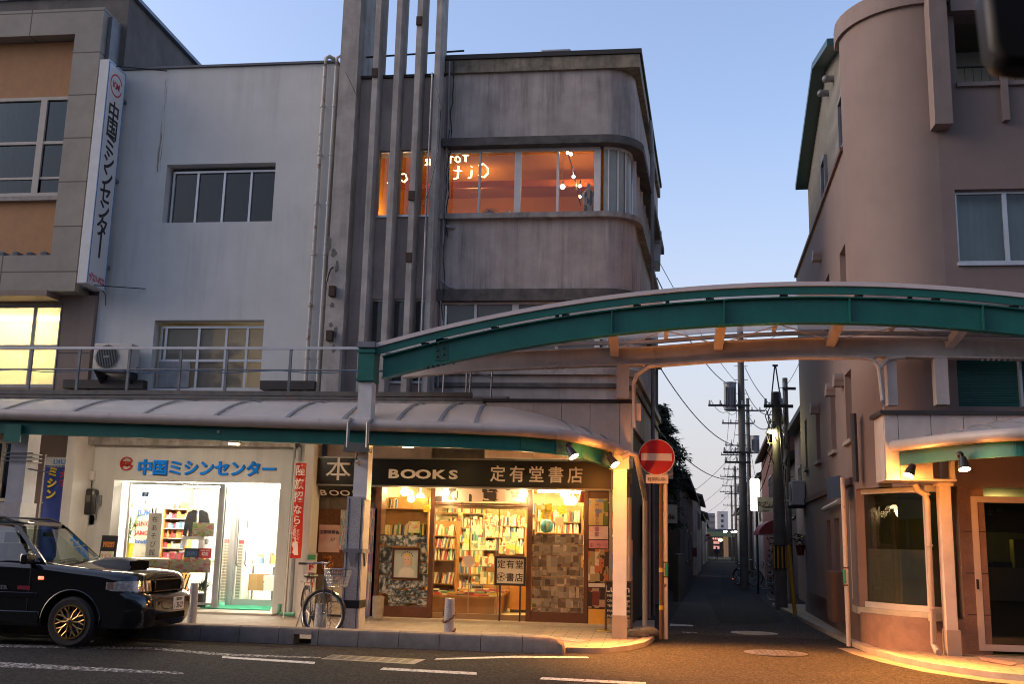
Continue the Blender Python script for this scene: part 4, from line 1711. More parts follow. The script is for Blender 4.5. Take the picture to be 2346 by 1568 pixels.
# soffit under the walkway and recessed lamps
m = MB()
m.box(-15, -2.5, 17.6, 19.3, 3.62, 3.68)
m.build('soffit', mat('soffit_paint', (.5, .47, .42), .7, var=.08), cn)
m = MB()
m.box(-15, -2.8, 17.58, 19.5, 3.88, 3.93)
m.box(-15, -2.8, 17.56, 17.6, 3.69, 3.75)
m.box(-15, -3.0, 17.6, 17.7, 3.95, 4.03)
m.build('walkway_deck', mat('walkway_steel', (.1, .095, .09), .7, var=.3, vs=5, rust=.4), cn)
m = MB()
m.box(-15, -2.8, 17.59, 17.62, 3.765, 3.875)
m.build('walkway_edge', SILL, cn)
dl = [(537, 1009, 16.4), (935, 1018, 16.5), (1070, 1019, 16.5), (1196, 1027, 16.4)]
DISC = glow('downlight_disc', (1, .6, .22), 35)
for u, v, yy in dl:
 x, _ = PY(u, v, yy)
 z = 2.97
 m = MB()
 m.cyl((x, yy, z + .02), (x, yy, z + .2), .1, n=16)
 m.box(x - .02, x + .02, 15.72, yy - .09, z + .12, z + .16)
 h = m.build('downlight', mat('lamp_casing', (.4, .38, .35), .5), cn)
 m = MB()
 m.cyl((x, yy, z + .0), (x, yy, z + .018), .085, n=16)
 m.build('lens', DISC, h)
 spot('downlight_beam', (x, yy, z - .03), (x, yy + .15, 0), 90, (1, .55, .2), 140, .7, .08, h)
# steps and frame on the canopy at the corner
m = MB()
for u0, v0, u1, v1 in ((1017, 860, 1015, 905), (1070, 845, 1068, 905), (1079, 850, 1076, 905), (1128, 848, 1124, 912)):
 a = PY(u0, v0, 17.8)
 b = PY(u1, v1, 17.8)
 m.tube([(a[0], 17.8, a[1]), (b[0], 17.8, b[1] - .1)], .018, 6)
a = PY(1078, 850, 17.8)
b = PY(1128, 866, 17.8)
m.tube([(a[0], 17.8, a[1]), (b[0], 17.8, b[1])], .02, 6)
m.build('steel_frame', STEEL, cn)
m = MB()
m.prism_x([(17.65, 3.9), (18.4, 3.9), (18.4, 4.08)], -3.2, -2.45)
m.build('mesh_step', mat('mesh_dark', (.07, .06, .06), .7), cn)

# ---------- railing along the walkway
rl = thing('railing', 'thin grey handrail along the roof walkway above the bookshop canopy', 'railing', (-8, 17.8, 4))
m = MB()
m.box(-15, -4.55, 17.77, 17.83, 4.815, 4.86)
m.build('handrail', mat('pale_rail', (.5, .5, .52), .4, .4), rl)
m = MB()
m.cyl((-15, 17.8, 4.44), (-4.5, 17.8, 4.44), .016, n=8)
m.build('mid_rail', STEEL, rl)
for u in (-60, 75, 185, 300, 418, 524, 670, 786):
 x = PY(u - 6, 850, 17.8)[0]
 m = MB()
 m.box(x - .022, x + .022, 17.78, 17.82, 4.02, 4.815)
 m.build('baluster', STEEL, rl)
cb = MB()
cb.tube([(-12 + i * .5, 17.74, 4.4 + .03 * math.sin(i * 1.9)) for i in range(16)], .008, 5)
tag(cb.build('cable', mat('blue_cable', (.03, .1, .2), .5)), 'thin blue cable tied along the roof walkway railing', 'cable')

# ================================================================== arched roof over the mouth of the side street
ar = thing('arched_roof', 'big green arched roof spanning the mouth of the side street', 'arch roof', (2.4, 15.8, 0))
ztop = lambda x: 5.48 - .0215 * (x - 2.4) ** 2
zbot = lambda x: 4.86 - .0205 * (x - 2.4) ** 2
X0, X1 = -4.36, 9.16
NX = 60
xs = [X0 + (X1 - X0) * i / NX for i in range(NX + 1)]


def RY(x, y, z):                     # the rear arch runs slightly askew: nearer on the right
 yr = max(16.38, min(17.35, 17.3 - .19 * (x + .4)))
 k = yr / 17.3
 return (x * k, y - 17.3 + yr, CAM_H + (z - CAM_H) * k)


def arch_strip(mm, f0, f1, y0, y1, xs=xs, rear=False):
 vs = []
 for x in xs:
  q = [(x, y0, f0(x)), (x, y1, f0(x)), (x, y1, f1(x)), (x, y0, f1(x))]
  vs += [RY(*p) for p in q] if rear else q
 fs = [(0, 1, 2, 3)[::1]]
 for i in range(len(xs) - 1):
  for e in range(4):
   fs.append((i * 4 + e, i * 4 + (e + 1) % 4, (i + 1) * 4 + (e + 1) % 4, (i + 1) * 4 + e)[::-1])
 n = (len(xs) - 1) * 4
 fs.append((n, n + 3, n + 2, n + 1))
 mm.add(vs, fs)


m = MB()
arch_strip(m, lambda x: ztop(x) - .065, ztop, 15.74, 15.98)
m.build('edge_trim', mat('pinkish_white_trim', (.6, .53, .52), .4, var=.05), ar)
m = MB()
arch_strip(m, lambda x: ztop(x) - .185, lambda x: ztop(x) - .068, 15.77, 15.8)
m.build('green_fascia', GREEN, ar)
xsb = [x for x in xs if x > -4.25]
m = MB()
arch_strip(m, lambda x: zbot(x) + .02, lambda x: ztop(x) - .215, 15.87, 15.89, xsb)
arch_strip(m, lambda x: zbot(x), lambda x: zbot(x) + .018, 15.8, 15.98, xsb)
arch_strip(m, lambda x: ztop(x) - .235, lambda x: ztop(x) - .217, 15.8, 15.98, xsb)
for x in (-.55, 1.15, 3.0, 4.9):
 m.box(x - .01, x + .01, 15.805, 15.868, zbot(x) + .02, ztop(x) - .235)
m.build('front_beam', GREEN, ar)
m = MB()
u0 = -3.2
sl = .0215 * 2 * (2.4 + 3.2)
for i in range(3):
 for j in range(2):
  m.sph((u0 + .03 - .1 + j * .1, 15.862, zbot(u0) + .13 + i * .1 + j * .03), .022, 8, 6)
for i in range(6):
 m.cyl((u0 - .2 + i * .08, 15.84, zbot(u0 - .2 + i * .08) - .03), (u0 - .2 + i * .08, 15.84, zbot(u0)), .02, n=6)
m.box(u0 - .1, u0 + .1, 15.863, 15.868, zbot(u0) + .06, zbot(u0) + .42)
m.build('bolt_plate', mat('green_bolt', (.008, .075, .06), .5), ar)
m = MB()
k = 0
for i in range(12):
 x = X0 + .9 + i * 1.1
 m.box(x - .06, x + .06, 15.8, 15.86, ztop(x) - .216, ztop(x) - .185)
m.build('spacer', DARK, ar)
# roof sheet
rt = [(-4.3, 4.52), (-2.9, 4.66), (-.98, 4.74), (.04, 4.76), (1.1, 4.85), (2.4, 4.91), (3.4, 4.91), (5.95, 4.87), (9.2, 4.6)]


def interp(T, x):
 for (a, fa), (b, fb) in zip(T[:-1], T[1:]):
  if x <= b:
   return fa + (fb - fa) * (x - a) / (b - a)
 return T[-1][1]


YR = 17.3
m = MB()
vs = []
for x in xs:
 zt, zr = ztop(x) - .08, interp(rt, x) + .16
 for j in range(5):
  f = j / 4
  p, q = Vector((x, 15.9, zt)), Vector(RY(x, YR + .05, zr))
  vs.append(tuple(p.lerp(q, f)))
m.add(vs, [(i * 5 + j, (i + 1) * 5 + j, (i + 1) * 5 + j + 1, i * 5 + j + 1) for i in range(NX) for j in range(4)], True)
m.build('roof_sheet', POLY2, ar)
rb = lambda x: interp(rt, x) - .31
rtf = lambda x: interp(rt, x)
xr2 = [x for x in xs if x > -4.2]
m = MB()
arch_strip(m, rb, lambda x: rb(x) + .02, YR - .1, YR + .1, xr2, True)
arch_strip(m, lambda x: rtf(x) - .02, rtf, YR - .1, YR + .1, xr2, True)
arch_strip(m, lambda x: rb(x) + .021, lambda x: rtf(x) - .021, YR - .01, YR + .01, xr2, True)
arch_strip(m, lambda x: rtf(x) + .06, lambda x: rtf(x) + .12, YR - .04, YR + .04, xr2, True)
m.build('rear_beam', CREAM, ar)
m = MB()
for x, w in ((-.55, .07), (1.15, .07), (2.95, .07), (4.8, .07), (.3, .03), (2.05, .03), (3.9, .03), (-1.4, .03)):
 zf, zr = (ztop(x) - .42, rtf(x) - .15) if w > .05 else (ztop(x) - .2, rtf(x) + .1)
 h = .13 if w > .05 else .06
 vs = []
 for yy, zz in ((15.9, zf), (YR - .02, zr)):
  q = [(x - w, yy, zz), (x + w, yy, zz), (x + w, yy, zz + h), (x - w, yy, zz + h)]
  vs += [RY(*p) for p in q] if yy > 16 else q
 m.add(vs, [(0, 1, 2, 3), (7, 6, 5, 4), (0, 4, 5, 1), (1, 5, 6, 2), (2, 6, 7, 3), (3, 7, 4, 0)])
m.build('cross_beam', CREAM, ar)
m = MB()
for xa, xb in ((-.55, 1.15), (1.15, 2.95), (2.95, 4.8)):
 for p, q in ((xa, xb), (xb, xa)):
  m.cyl((p, 15.95, ztop(p) - .3), RY(q, YR - .05, rtf(q) - .05), .009, n=6)
for f in (.33, .66):
 m.tube([Vector((x, 15.9, ztop(x) - .13)).lerp(Vector(RY(x, YR, rtf(x) + .1)), f) for x in xs[4:-4]], .018, 6)
m.build('purlin', CREAM, ar)
m = MB()
for x, yy, z in (RY(px_, YR, rb(px_)) for px_ in (-1.6, .15, 3.6, 5.5)):
 for i in range(6):
  m.cyl((x - .2 + i * .08, yy - .05, z - .03), (x - .2 + i * .08, yy - .05, z), .018, n=6)
 for i in (-1, 1):
  for j in (0, 1):
   m.cyl((x + i * .05, yy - .03, z + .1 + j * .1), (x + i * .05, yy - .01, z + .1 + j * .1), .02, n=6)
m.build('bolt', CREAM, ar)
for u0, u1, zb_, yy in ((1413, 1441, 3.9, 17.35), (2030, 2052, 3.7, 16.5), (2139, 2168, 3.7, 16.42)):
 x0, x1 = PY(u0, 880, yy)[0], PY(u1, 880, yy)[0]
 m = MB()
 ry_ = RY((x0 + x1) / 2 * 17.3 / yy, YR, rb((x0 + x1) / 2 * 17.3 / yy))
 m.box(x0, x1, ry_[1] - .09, ry_[1] + .11, zb_, ry_[2])
 m.build('rear_post', CREAM, ar)
m = MB()
pa = [(PY(1452, 905, 17.2)[0], 17.2, 3.4), (PY(1452, 905, 17.2)[0], 17.2, 4.15)]
pa += [(pa[0][0] + .05, 17.2, 4.28), (pa[0][0] + .16, 17.2, 4.36)]
x = pa[-1][0] + .1
while x < 3.7:
 pa.append(RY(x, 17.2, rb(x) - .025))
 x += .3
m.tube(pa, .035, 8)
xq = PY(2014, 900, 17.0)[0]
qz = RY(xq, 17.2, rb(xq))[2]
xq = PY(2014, 900, 16.4)[0]
m.tube([(xq - .3, 16.4, qz - .02), (xq - .1, 16.38, qz - .05), (xq, 16.35, qz - .18), (xq + .03, 16.3, 3.75), (xq + .03, 16.3, 3.4)], .035, 8)
m.tube([(xq + .4, 16.38, qz - .02), (xq + .15, 16.38, qz - .05), (xq + .02, 16.35, qz - .2)], .03, 8)
m.build('drain_pipe', CREAM, ar)
m = MB()
m.box(9.0, 9.3, 15.75, 16.05, 0.05, 4.5)
m.build('front_post', WHITE, ar)
for (u, v, sx) in ((1460, 945, 1),):
 x, z = PY(u, v, 17.3)
 m = MB()
 m.box(x - .06, x + .06, 17.25, 17.4, z - .14, z + .14)
 m.build('junction_box', CREAM, ar)

# ================================================================== pink building on the right
rbld = thing('corner_building', 'pinkish brown rendered building with rounded corner and teal shutter', 'building', (5, 17, 0))
PINK = mat('pink_render', (.2, .153, .143), .85, var=.07, vs=1.5, streak=.25, streak_col=(.17, .11, .09), speck=.08, bump=.25, bs=80)
PTRIM = mat('pink_trim', (.2, .155, .148), .8, var=.08, vs=4, streak=.3, bump=.2)
FY = 16.65
RS = .045
CX, CY = 3.38, 17.9


def RP(y, out=0):
 return (CX - out + RS * (y - CY), y)


def rcorner(out=0.0, n=12):
 r = 1.25 + out
 cx, cy = CX + 1.25, FY + 1.25
 return [(cx - r * math.cos(R(90 * k / n)), cy - r * math.sin(R(90 * k / n))) for k in range(n + 1)]


def PS(u, v, out=0.0):               # (distance beyond the corner, z) on the flank wall
 d = _ray(u, v)
 # CX-out + RS*(y-CY) = d.x*t ; y = d.y*t
 t = (CX - out - RS * CY) / (d.x - RS * d.y)
 return d.y * t - CY, CAM_H + d.z * t


flank = Matrix.Translation((CX, CY, 0)) @ Matrix.Rotation(-math.pi / 2 - math.atan(RS), 4, 'Z')
# holes on the flank (local x is -distance)
fl = []
for (u0, v0, u1, v1) in ((1934, 838, 1955, 1004), (1901, 884, 1917, 1030), (1868, 926, 1881, 1054), (1843, 957, 1851, 1072), (1922, 545, 1942, 720), (1889, 618, 1903, 735)):
 a0, zt = PS(u0, v0)
 a1, zb2 = PS(u1, v1)
 a0b, z2 = PS(u0, v1 + (u1 - u0) * .8)
 fl.append((-max(a0, a1), -min(a0, a1), zb2, PS(u1, v0)[1]))
ztopf = PS(1945, 308)[1]
far = 8.9
t = MB()
t.wall(-far, 0, 2.55, ztopf, 0, .3, fl)
t.wall(-far, 0, .06, 2.55, 0, .3, [(-2.9, -2.2, .95, 2.1), (-4.1, -3.5, .95, 2.1)])
m = MB()
m.add(t.v, t.f, False, flank)
m.strip(rcorner(), .3, 2.5, 10.42)
m.wall(CX + 1.25, 16, 2.5, 10.42, FY, FY + .3, [(4.98, 16.5, 9.0, 10.19), (4.84, 9, 6.0, 7.2), (4.72, 12, 3.72, 4.75)])
m.build('wall', PINK, rbld)
m = MB()
m.strip([RP(CY + far)] + [RP(CY + .2)] + rcorner(), .28, .06, .55)
m.box(CX + 1.25, 5.0, FY, FY + .3, .06, 2.5)
m.build('granite_base', mat('pink_granite', (.26, .16, .12), .55, var=.2, vs=4, speck=.5, streak=.3), rbld)
m = MB()
for z in (.62, 1.22, 1.83):
 m.box(CX + 1.3, 5.0, FY - .003, FY - .001, z, z + .012)
m.build('stone_joint', DARK, rbld)
m = MB()
m.strip([RP(CY + .35, .04)] + rcorner(.06) + [(16, FY - .06)], .4, 10.42, 10.75)
m.build('cornice', PTRIM, rbld)
m = MB()
m.strip([RP(CY + far, .05)] + [RP(CY, .05)], .3, ztopf, ztopf + .07, False)
m.build('coping', mat('red_brown_coping', (.12, .05, .04), .6), rbld)
m = MB()
m.strip([RP(CY + far, .04), RP(CY + .3, .05)], .08, 2.6, 2.72, False)
m.build('coping', mat('red_brown_coping', (.12, .05, .04), .6), rbld)
m = MB()
m.box(PY(2135, 140, FY - .3)[0], PY(2176, 140, FY - .3)[0], FY - .3, FY - .002, PY(2150, 283, FY - .3)[1], 10.9)
m.box(PY(2297, 230, FY - .1)[0], PY(2311, 230, FY - .1)[0], FY - .12, FY - .002, PY(2305, 275, FY - .1)[1], 9.12)
m.box(4.96, 16, FY - .06, FY + .3, 8.93, 9.0)
m.box(4.9, 16, FY - .16, FY - .002, 10.2, 10.55)
m.build('trim', PTRIM, rbld)
m = MB()
m.box(4.98, 16, FY + 1.5, FY + 1.6, 8.9, 10.2)
m.box(4.9, 16, FY + .31, FY + 1.5, 8.85, 8.95)
m.box(4.9, 16, FY + .31, FY + 1.5, 10.19, 10.25)
m.build('balcony_room', mat('olive_siding', (.13, .115, .085), .7, var=.1), rbld)
m = MB()
for i in range(40):
 m.box(5.0 + i * .15, 5.012 + i * .15, FY + 1.48, FY + 1.499, 8.95, 10.2)
m.box(6.0, 8, FY + 1.44, FY + 1.49, 8.95, 9.75)
m.build('siding_joint', DARK, rbld)
m = MB()
m.cyl((4.98, FY + .15, 9.35), (12, FY + .15, 9.35), .018, n=8)
for i in range(26):
 m.cyl((5.02 + i * .13, FY + .15, 9.0), (5.02 + i * .13, FY + .15, 9.35), .006, n=5)
m.build('balcony_rail', BLACK, rbld)


def rwin(h, bars, name, pane, y=FY + .1, fm=ALU):
 m = MB()
 m.frame(h[0], h[1], h[2], h[3], y, y + .08, .05, bars, (), .07)
 f = m.build(name, fm, rbld)
 m = MB()
 m.box(h[0] + .05, h[1] - .05, y + .03, y + .036, h[2] + .05, h[3] - .05)
 m.build('pane', pane, f)
 return f


f = rwin((4.84, 9, 6.0, 7.2), (PY(2310, 520, FY)[0], 7.2), 'window', GL)
m = MB()
m.strip([(4.8 + i * .03, FY + .35 + .025 * math.sin(i * .9)) for i in range(140)], .01, 5.9, 7.25)
m.build('curtain', mat('pale_blue_curtain', (.3, .4, .4), .9, var=.1, vs=1), f)
m = MB()
m.box(4.82, 9, FY - .04, FY + .1, 5.94, 6.0)
m.build('sill', ALU, f)
m = MB()
m.box(4.7, 12, FY + .08, FY + .12, 3.7, 4.8)
sh = m.build('shutter', mat('teal_shutter', (.012, .1, .085), .45, var=.08), rbld)
m = MB()
for i in range(30):
 m.box(4.72, 12, FY + .06, FY + .079, 3.72 + i * .036, 3.74 + i * .036)
m.build('slat', MATS['teal_shutter'], sh)
m = MB()
m.box(PY(2336, 880, FY)[0], PY(2342, 880, FY)[0], FY - .02, FY + .08, 3.72, 4.75)
m.build('shutter_rail', ALU, sh)
for h in fl:
 t = MB()
 t.frame(h[0], h[1], h[2], h[3], .12, .2, .045, ((h[0] + h[1]) / 2,), (), .05)
 m = MB()
 m.add(t.v, t.f, False, flank)
 f = m.build('flank_window', ALU, rbld)
 t = MB()
 t.box(h[0] + .04, h[1] - .04, .15, .156, h[2] + .04, h[3] - .04)
 t.box(h[0] + .04, h[1] - .04, .26, .27, h[2], h[3])
 m = MB()
 m.add(t.v, t.f, False, flank)
 m.build('pane', mat('grey_glass', (.07, .08, .09), .12), f)
 t = MB()
 t.box(h[0] - .06, h[1] + .06, -.07, .1, h[2] - .07, h[2] - .004)
 m = MB()
 m.add(t.v, t.f, False, flank)
 m.build('sill', SILL, f)
for (u, v) in ((1936, 866), (1917, 888), (1880, 930), (1885, 580)):
 a, z = PS(u - 5, v + 8)
 x, y = RP(CY + a)
 m = MB()
 m.cyl((x, y, z + .02), (x - .16, y, z + .02), .12, n=14)
 m.box(x - .17, x, y - .11, y + .11, z - .1, z + .02)
 m.build('vent_hood', mat('hood_metal', (.2, .16, .15), .5), rbld)
m = MB()
a, z = PS(1965, 940)
pts_ = [PS(1969, 940)[0], 0]
aa = PS(1966, 1000)[0]
x, y = RP(CY + PS(1968, 1100)[0], .05)
m.tube([(x, y, 2.6), (x, y, PS(1966, 945)[1])], .05, 8)
m.build('downpipe', mat('dark_pipe', (.05, .05, .06), .5), rbld)
# ground floor flank windows
t = MB()
for h in ((-2.9, -2.2, .95, 2.1), (-4.1, -3.5, .95, 2.1)):
 t.frame(h[0], h[1], h[2], h[3], .12, .18, .04, (h[0] + .23, h[0] + .46), (1.55,), .025)
m = MB()
m.add(t.v, t.f, False, flank)
f = m.build('flank_window', STEEL, rbld)
t = MB()
for h in ((-2.9, -2.2, .95, 2.1), (-4.1, -3.5, .95, 2.1)):
 t.box(h[0] + .02, h[1] - .02, .15, .156, h[2] + .02, h[3] - .02)
m = MB()
m.add(t.v, t.f, False, flank)
m.build('pane', mat('dark_glass', (.02, .022, .025), .1), f)
t = MB()
t.box(-2.0, -1.2, -.28, -.002, .3, 1.15)
m = MB()
m.add(t.v, t.f, False, flank)
m.build('meter_cabinet', mat('brown_cabinet', (.1, .06, .045), .6), rbld)
t = MB()
t.cyl((-3.6, -.1, 2.3), (-1.2, -.1, 2.36), .05, n=8)
m = MB()
m.add(t.v, t.f, False, flank)
m.build('pale_pipe', mat('pale_pipe', (.4, .4, .4), .4, .3), rbld)
# corner show window, three facets
A_ = [RP(CY + .75, -.02), RP(CY + .1, -.02), (CX + .46, FY + .52), (CX + 1.02, FY + .06), (PY(2128, 1300, FY)[0], FY + .03)]
GB = glass('shop_dark_glass', (.62, .66, .6), 1.3)
zt, zb2 = 2.42, .72
fr_ = MB()
gl_ = MB()
fl_ = MB()
for a, b in zip(A_[:-1], A_[1:]):
 gl_.add([(a[0] + .03, a[1] + .03, zb2), (b[0] + .03, b[1] + .03, zb2), (b[0] + .03, b[1] + .03, zt), (a[0] + .03, a[1] + .03, zt)], [(0, 1, 2, 3)])
 fl_.add([(a[0] + .045, a[1] + .045, zb2), (b[0] + .045, b[1] + .045, zb2), (b[0] + .045, b[1] + .045, 1.55), (a[0] + .045, a[1] + .045, 1.55)], [(0, 1, 2, 3)])
fr_.strip(A_, .1, zt, zt + .09, False)
fr_.strip(A_, .1, zb2 - .09, zb2, False)
for p in A_[:1] + A_[-1:]:
 fr_.box(p[0] - .02, p[0] + .06, p[1] - .01, p[1] + .07, zb2, zt)
wf = fr_.build('show_window', mat('cream_frame', (.5, .46, .4), .5), rbld)
gl_.build('pane', GB, wf)
fl_.build('frosted_film', mat('frosted_film', (.17, .15, .115), .5, var=.08), wf)
fr_ = MB()
fr_.strip([(x - .05, y - .05) for x, y in A_], .14, zb2 - .2, zb2 - .092, False)
fr_.build('sill', mat('stone_sill', (.4, .36, .28), .5, var=.15, vs=5), wf)
t = MB()
m = MB()
m.strip([(x + .02, y + .02) for x, y in A_], .1, .4, .53, False)
m.build('plinth', MATS['pink_granite'], rbld)
# dark interior with door window
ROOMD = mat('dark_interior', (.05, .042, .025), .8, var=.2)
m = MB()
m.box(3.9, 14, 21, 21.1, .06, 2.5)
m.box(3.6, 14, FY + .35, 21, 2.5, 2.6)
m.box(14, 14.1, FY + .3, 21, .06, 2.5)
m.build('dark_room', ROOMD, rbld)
m = MB()
m.box(3.9, 14, FY + .31, 21, .065, .1)
m.build('room_floor', mat('room_floor', (.08, .06, .04), .6), rbld)
m = MB()
m.box(4.7, 4.95, 17.6, 18.0, .1, 2.45)
m.build('inner_pillar', mat('yellowish_post', (.2, .19, .09), .6), rbld)
xd = PY(2232, 1300, FY)[0]
m = MB()
m.frame(xd, 9, .12, 2.36, FY - .02, FY + .06, .09)
f = m.build('glass_door', mat('cream_door_frame', (.5, .43, .38), .5, var=.05), rbld)
m = MB()
m.box(xd + .08, 8.9, FY + .02, FY + .026, .2, 2.28)
m.build('pane', GB, f)
m = MB()
m.box(xd + .08, 8.9, FY + .035, FY + .04, .2, 1.32)
m.build('frosted_film', MATS['frosted_film'], f)
m = MB()
m.box(xd + .01, xd + .04, FY - .05, FY - .022, 1.0, 1.14)
m.build('handle', DARK, f)
m = MB()
m.box(xd + .1, 9, FY + .9, FY + .93, 1.85, 2.3)
for i in range(12):
 m.box(xd + .1, 9, FY + .88, FY + .899, 1.86 + i * .036, 1.885 + i * .036)
m.build('roller_blind', mat('grey_roller', (.1, .1, .1), .6), rbld)
m = MB()
for i, ch in enumerate('事務士業'):
 m.text(ch, xd + .26 + i * .14, FY + .875, 2.12, .11, .001, .03)
m.build('blind_lettering', mat('pale_characters', (.3, .3, .3), .6), rbld)
m = MB()
for x, yy, z in ((xd + .25, 18.5, 1.95), (xd + 1.0, 18.0, 2.2)):
 m.sph((x, yy, z), .025, 10, 8)
m.build('ceiling_lamp', glow('small_amber_lamp', (1, .5, .12), 20), rbld)
point('room_lamp', (xd + 1.2, 19.3, 2.2), 22, (1, .75, .2), .15, rbld)
m = MB()
rr = random.Random(2)
for i in range(9):
 x = xd + .2 + i * .3
 m.box(x, x + .26, 19.2, 19.4, .1, 1.35 + rr.random() * .5)
m.build('shelving', random_mat('dim_goods', [(.12, .1, .02), (.05, .1, .02), (.1, .03, .02), (.03, .03, .06)], .6, True), rbld)
# upper setback storey with teal verge
zc = ztopf
V3 = [PS(1932, 92, -.25), PS(1893, 148, -.25), PS(1851, 424, -.25)]
V3 = [(min(a, 8.8), z) for a, z in V3]
UPW = mat('white_siding', (.36, .35, .31), .7, var=.08, streak=.3)
t = MB()
t.add([(-V3[2][0], .25, zc), (-V3[0][0], .25, zc), (-V3[0][0], .25, V3[0][1]), (-V3[1][0], .25, V3[1][1]), (-V3[2][0], .25, V3[2][1])], [(0, 1, 2, 3, 4)])
t.add([(-V3[0][0], .25, zc), (.2, .25, zc), (.2, .25, V3[0][1] - .4), (-V3[0][0], .25, V3[0][1] - .4)], [(0, 1, 2, 3)])
i = V3[0][0] + .05
while i < V3[2][0]:
 t.box(-i - .01, -i + .01, .235, .249, zc + .08, interp(V3, i) - .1)
 i += .16
t.box(-V3[2][0], -.2, .26, 4, zc, V3[2][1] - .1)
m = MB()
m.add(t.v, t.f, False, flank)
m.build('upper_wall', UPW, rbld)
t = MB()
for (a, za_), (b, zb2) in zip(V3[:-1], V3[1:]):
 t.add([(-b - (.1 if b == V3[2][0] else 0), y_, zb2 + dz) for y_ in (-.05, 4) for dz in (-.09, .05)] + [(-a, y_, za_ + dz) for y_ in (-.05, 4) for dz in (-.09, .05)],
   [(0, 1, 3, 2), (4, 6, 7, 5), (0, 4, 5, 1), (2, 3, 7, 6), (1, 5, 7, 3), (0, 2, 6, 4)])
m = MB()
m.add(t.v, t.f, False, flank)
m.build('upper_roof', mat('teal_roof', (.012, .05, .055), .4), rbld)
for u0, v0, u1, v1 in ((1926, 240, 1942, 325), (1886, 380, 1898, 450)):
 a, zt_ = PS(u0, v0, -.25)
 b, zb_ = PS(u1, v1, -.25)
 t = MB()
 t.frame(-a, -b, zb_, zt_, .18, .24, .05)
 m = MB()
 m.add(t.v, t.f, False, flank)
 f = m.build('upper_window', STEEL, rbld)
 t = MB()
 t.box(-a + .04, -b - .04, .22, .23, zb_ + .04, zt_ - .04)
 m = MB()
 m.add(t.v, t.f, False, flank)
 m.build('pane', MATS['dark_glass'], f)
for u, v in ((1911, 180), (1899, 213)):
 a, z = PS(u, v, -.25)
 x, y = RP(CY + a, -.25)
 m = MB()
 m.cyl((x, y, z), (x - .16, y, z), .07, n=12)
 m.sph((x - .16, y, z), .08, 12, 8)
 m.build('vent_cap', STEEL, rbld)

# ---------- canopy on the right with cream corner box
rc = thing('arcade_canopy', 'pavement canopy with cream corner box and green beam in front of the pink building', 'canopy', (5, 16, 0))
bx0 = PY(2027, 1000, 15.9)[0]
zt_, zb_ = PY(2100, 951, 15.9)[1], PY(2027, 1096, 15.9)[1]
m = MB()
prev = bx0
for u in (2058, 2133, 2208, 2284, 2360, 2436, 2512):
 x1 = PY(u, 980, 15.9)[0]
 m.box(prev + .004, x1 - .004, 15.9, 15.96, zb_ if u < 2200 else 3.05, zt_)
 prev = x1
m.box(bx0, bx0 + .06, 15.97, 16.6, zb_, zt_)
m.box(bx0 - .002, PY(2192, 1090, 15.9)[0], 15.9, 16.6, zb_ - .03, zb_ - .002)
m.box(PY(2192, 1090, 15.9)[0] - .05, PY(2192, 1090, 15.9)[0], 15.97, 16.6, zb_, zt_ - .01)
m.box(PY(2192, 1090, 15.9)[0] + .002, prev, 15.97, 16.6, 3.1, 3.13)
m.build('fascia_panel', CREAM, rc)
m = MB()
m.box(bx0 - .06, prev, 15.86, 16.62, zt_ + .003, zt_ + .06)
m.build('fascia_cap', MATS['dark_cap'], rc)
gp = [PY(2048, 1052, 15.85), PY(2090, 1043, 15.5), PY(2180, 1029, 14.75), PY(2270, 1022, 14.2), PY(2346, 1019, 13.95)]
gy_ = [15.85, 15.45, 14.75, 14.25, 13.95]
G2 = [(p[0], y, 3.02) for p, y in zip(gp, gy_)] + [(7.2, 13.85, 3.02), (14, 13.85, 3.02)]
fine = []
for i in range(len(G2) - 1):
 for k in range(6):
  fine.append(Vector(G2[i]).lerp(Vector(G2[i + 1]), k / 6))
for _ in range(3):
 fine = [fine[0]] + [(fine[i - 1] + fine[i] * 2 + fine[i + 1]) / 4 for i in range(1, len(fine) - 1)] + [fine[-1]]
m = MB()
m.tube(fine, .085, 12)
m.build('gutter', MATS['gutter_cream'], rc)
m = MB()
for a, b in zip(fine[:-1], fine[1:]):
 d = (b - a).normalized()
 nn = Vector((-d.y, d.x, 0))
 a2, b2 = a + nn * .1, b + nn * .1
 vs = [a2 + Vector((0, 0, -.27)), b2 + Vector((0, 0, -.27)), b2 + nn * .08 + Vector((0, 0, -.27)), a2 + nn * .08 + Vector((0, 0, -.27)), a2 + Vector((0, 0, -.03)), b2 + Vector((0, 0, -.03)), b2 + nn * .08 + Vector((0, 0, -.03)), a2 + nn * .08 + Vector((0, 0, -.03))]
 m.add(vs, [(3, 2, 1, 0), (4, 5, 6, 7), (0, 1, 5, 4), (2, 3, 7, 6)])
m.build('green_beam', GREEN, rc)
m = MB()
vs = []
NJ = 8
for i, p in enumerate(fine):
 f = i / (len(fine) - 1)
 xb_ = 3.85 + (p.x - fine[0].x) * .8
 bz = interp([(3.85, 3.1), (5.3, 3.46), (6.5, 3.62), (14, 3.7)], xb_)
 b = Vector((xb_, 15.88, bz))
 for j in range(NJ + 1):
  t_ = j / NJ * math.pi / 2
  q = p.lerp(b, j / NJ)
  vs.append((q.x, q.y, p.z + .06 + (b.z - p.z - .06) * (1 - (1 - j / NJ) ** 1.75)))
m.add(vs, [(i * (NJ + 1) + j, (i + 1) * (NJ + 1) + j, (i + 1) * (NJ + 1) + j + 1, i * (NJ + 1) + j + 1) for i in range(len(fine) - 1) for j in range(NJ)], True)
m.build('roof_panel', POLY, rc)
for i in (8, 14, 20, 24):
 m = MB()
 m.tube([Vector(vs[i * (NJ + 1) + j]) + Vector((0, 0, .012)) for j in range(NJ + 1)], .016, 6)
 m.build('rib', MATS['canopy_rib'], rc)
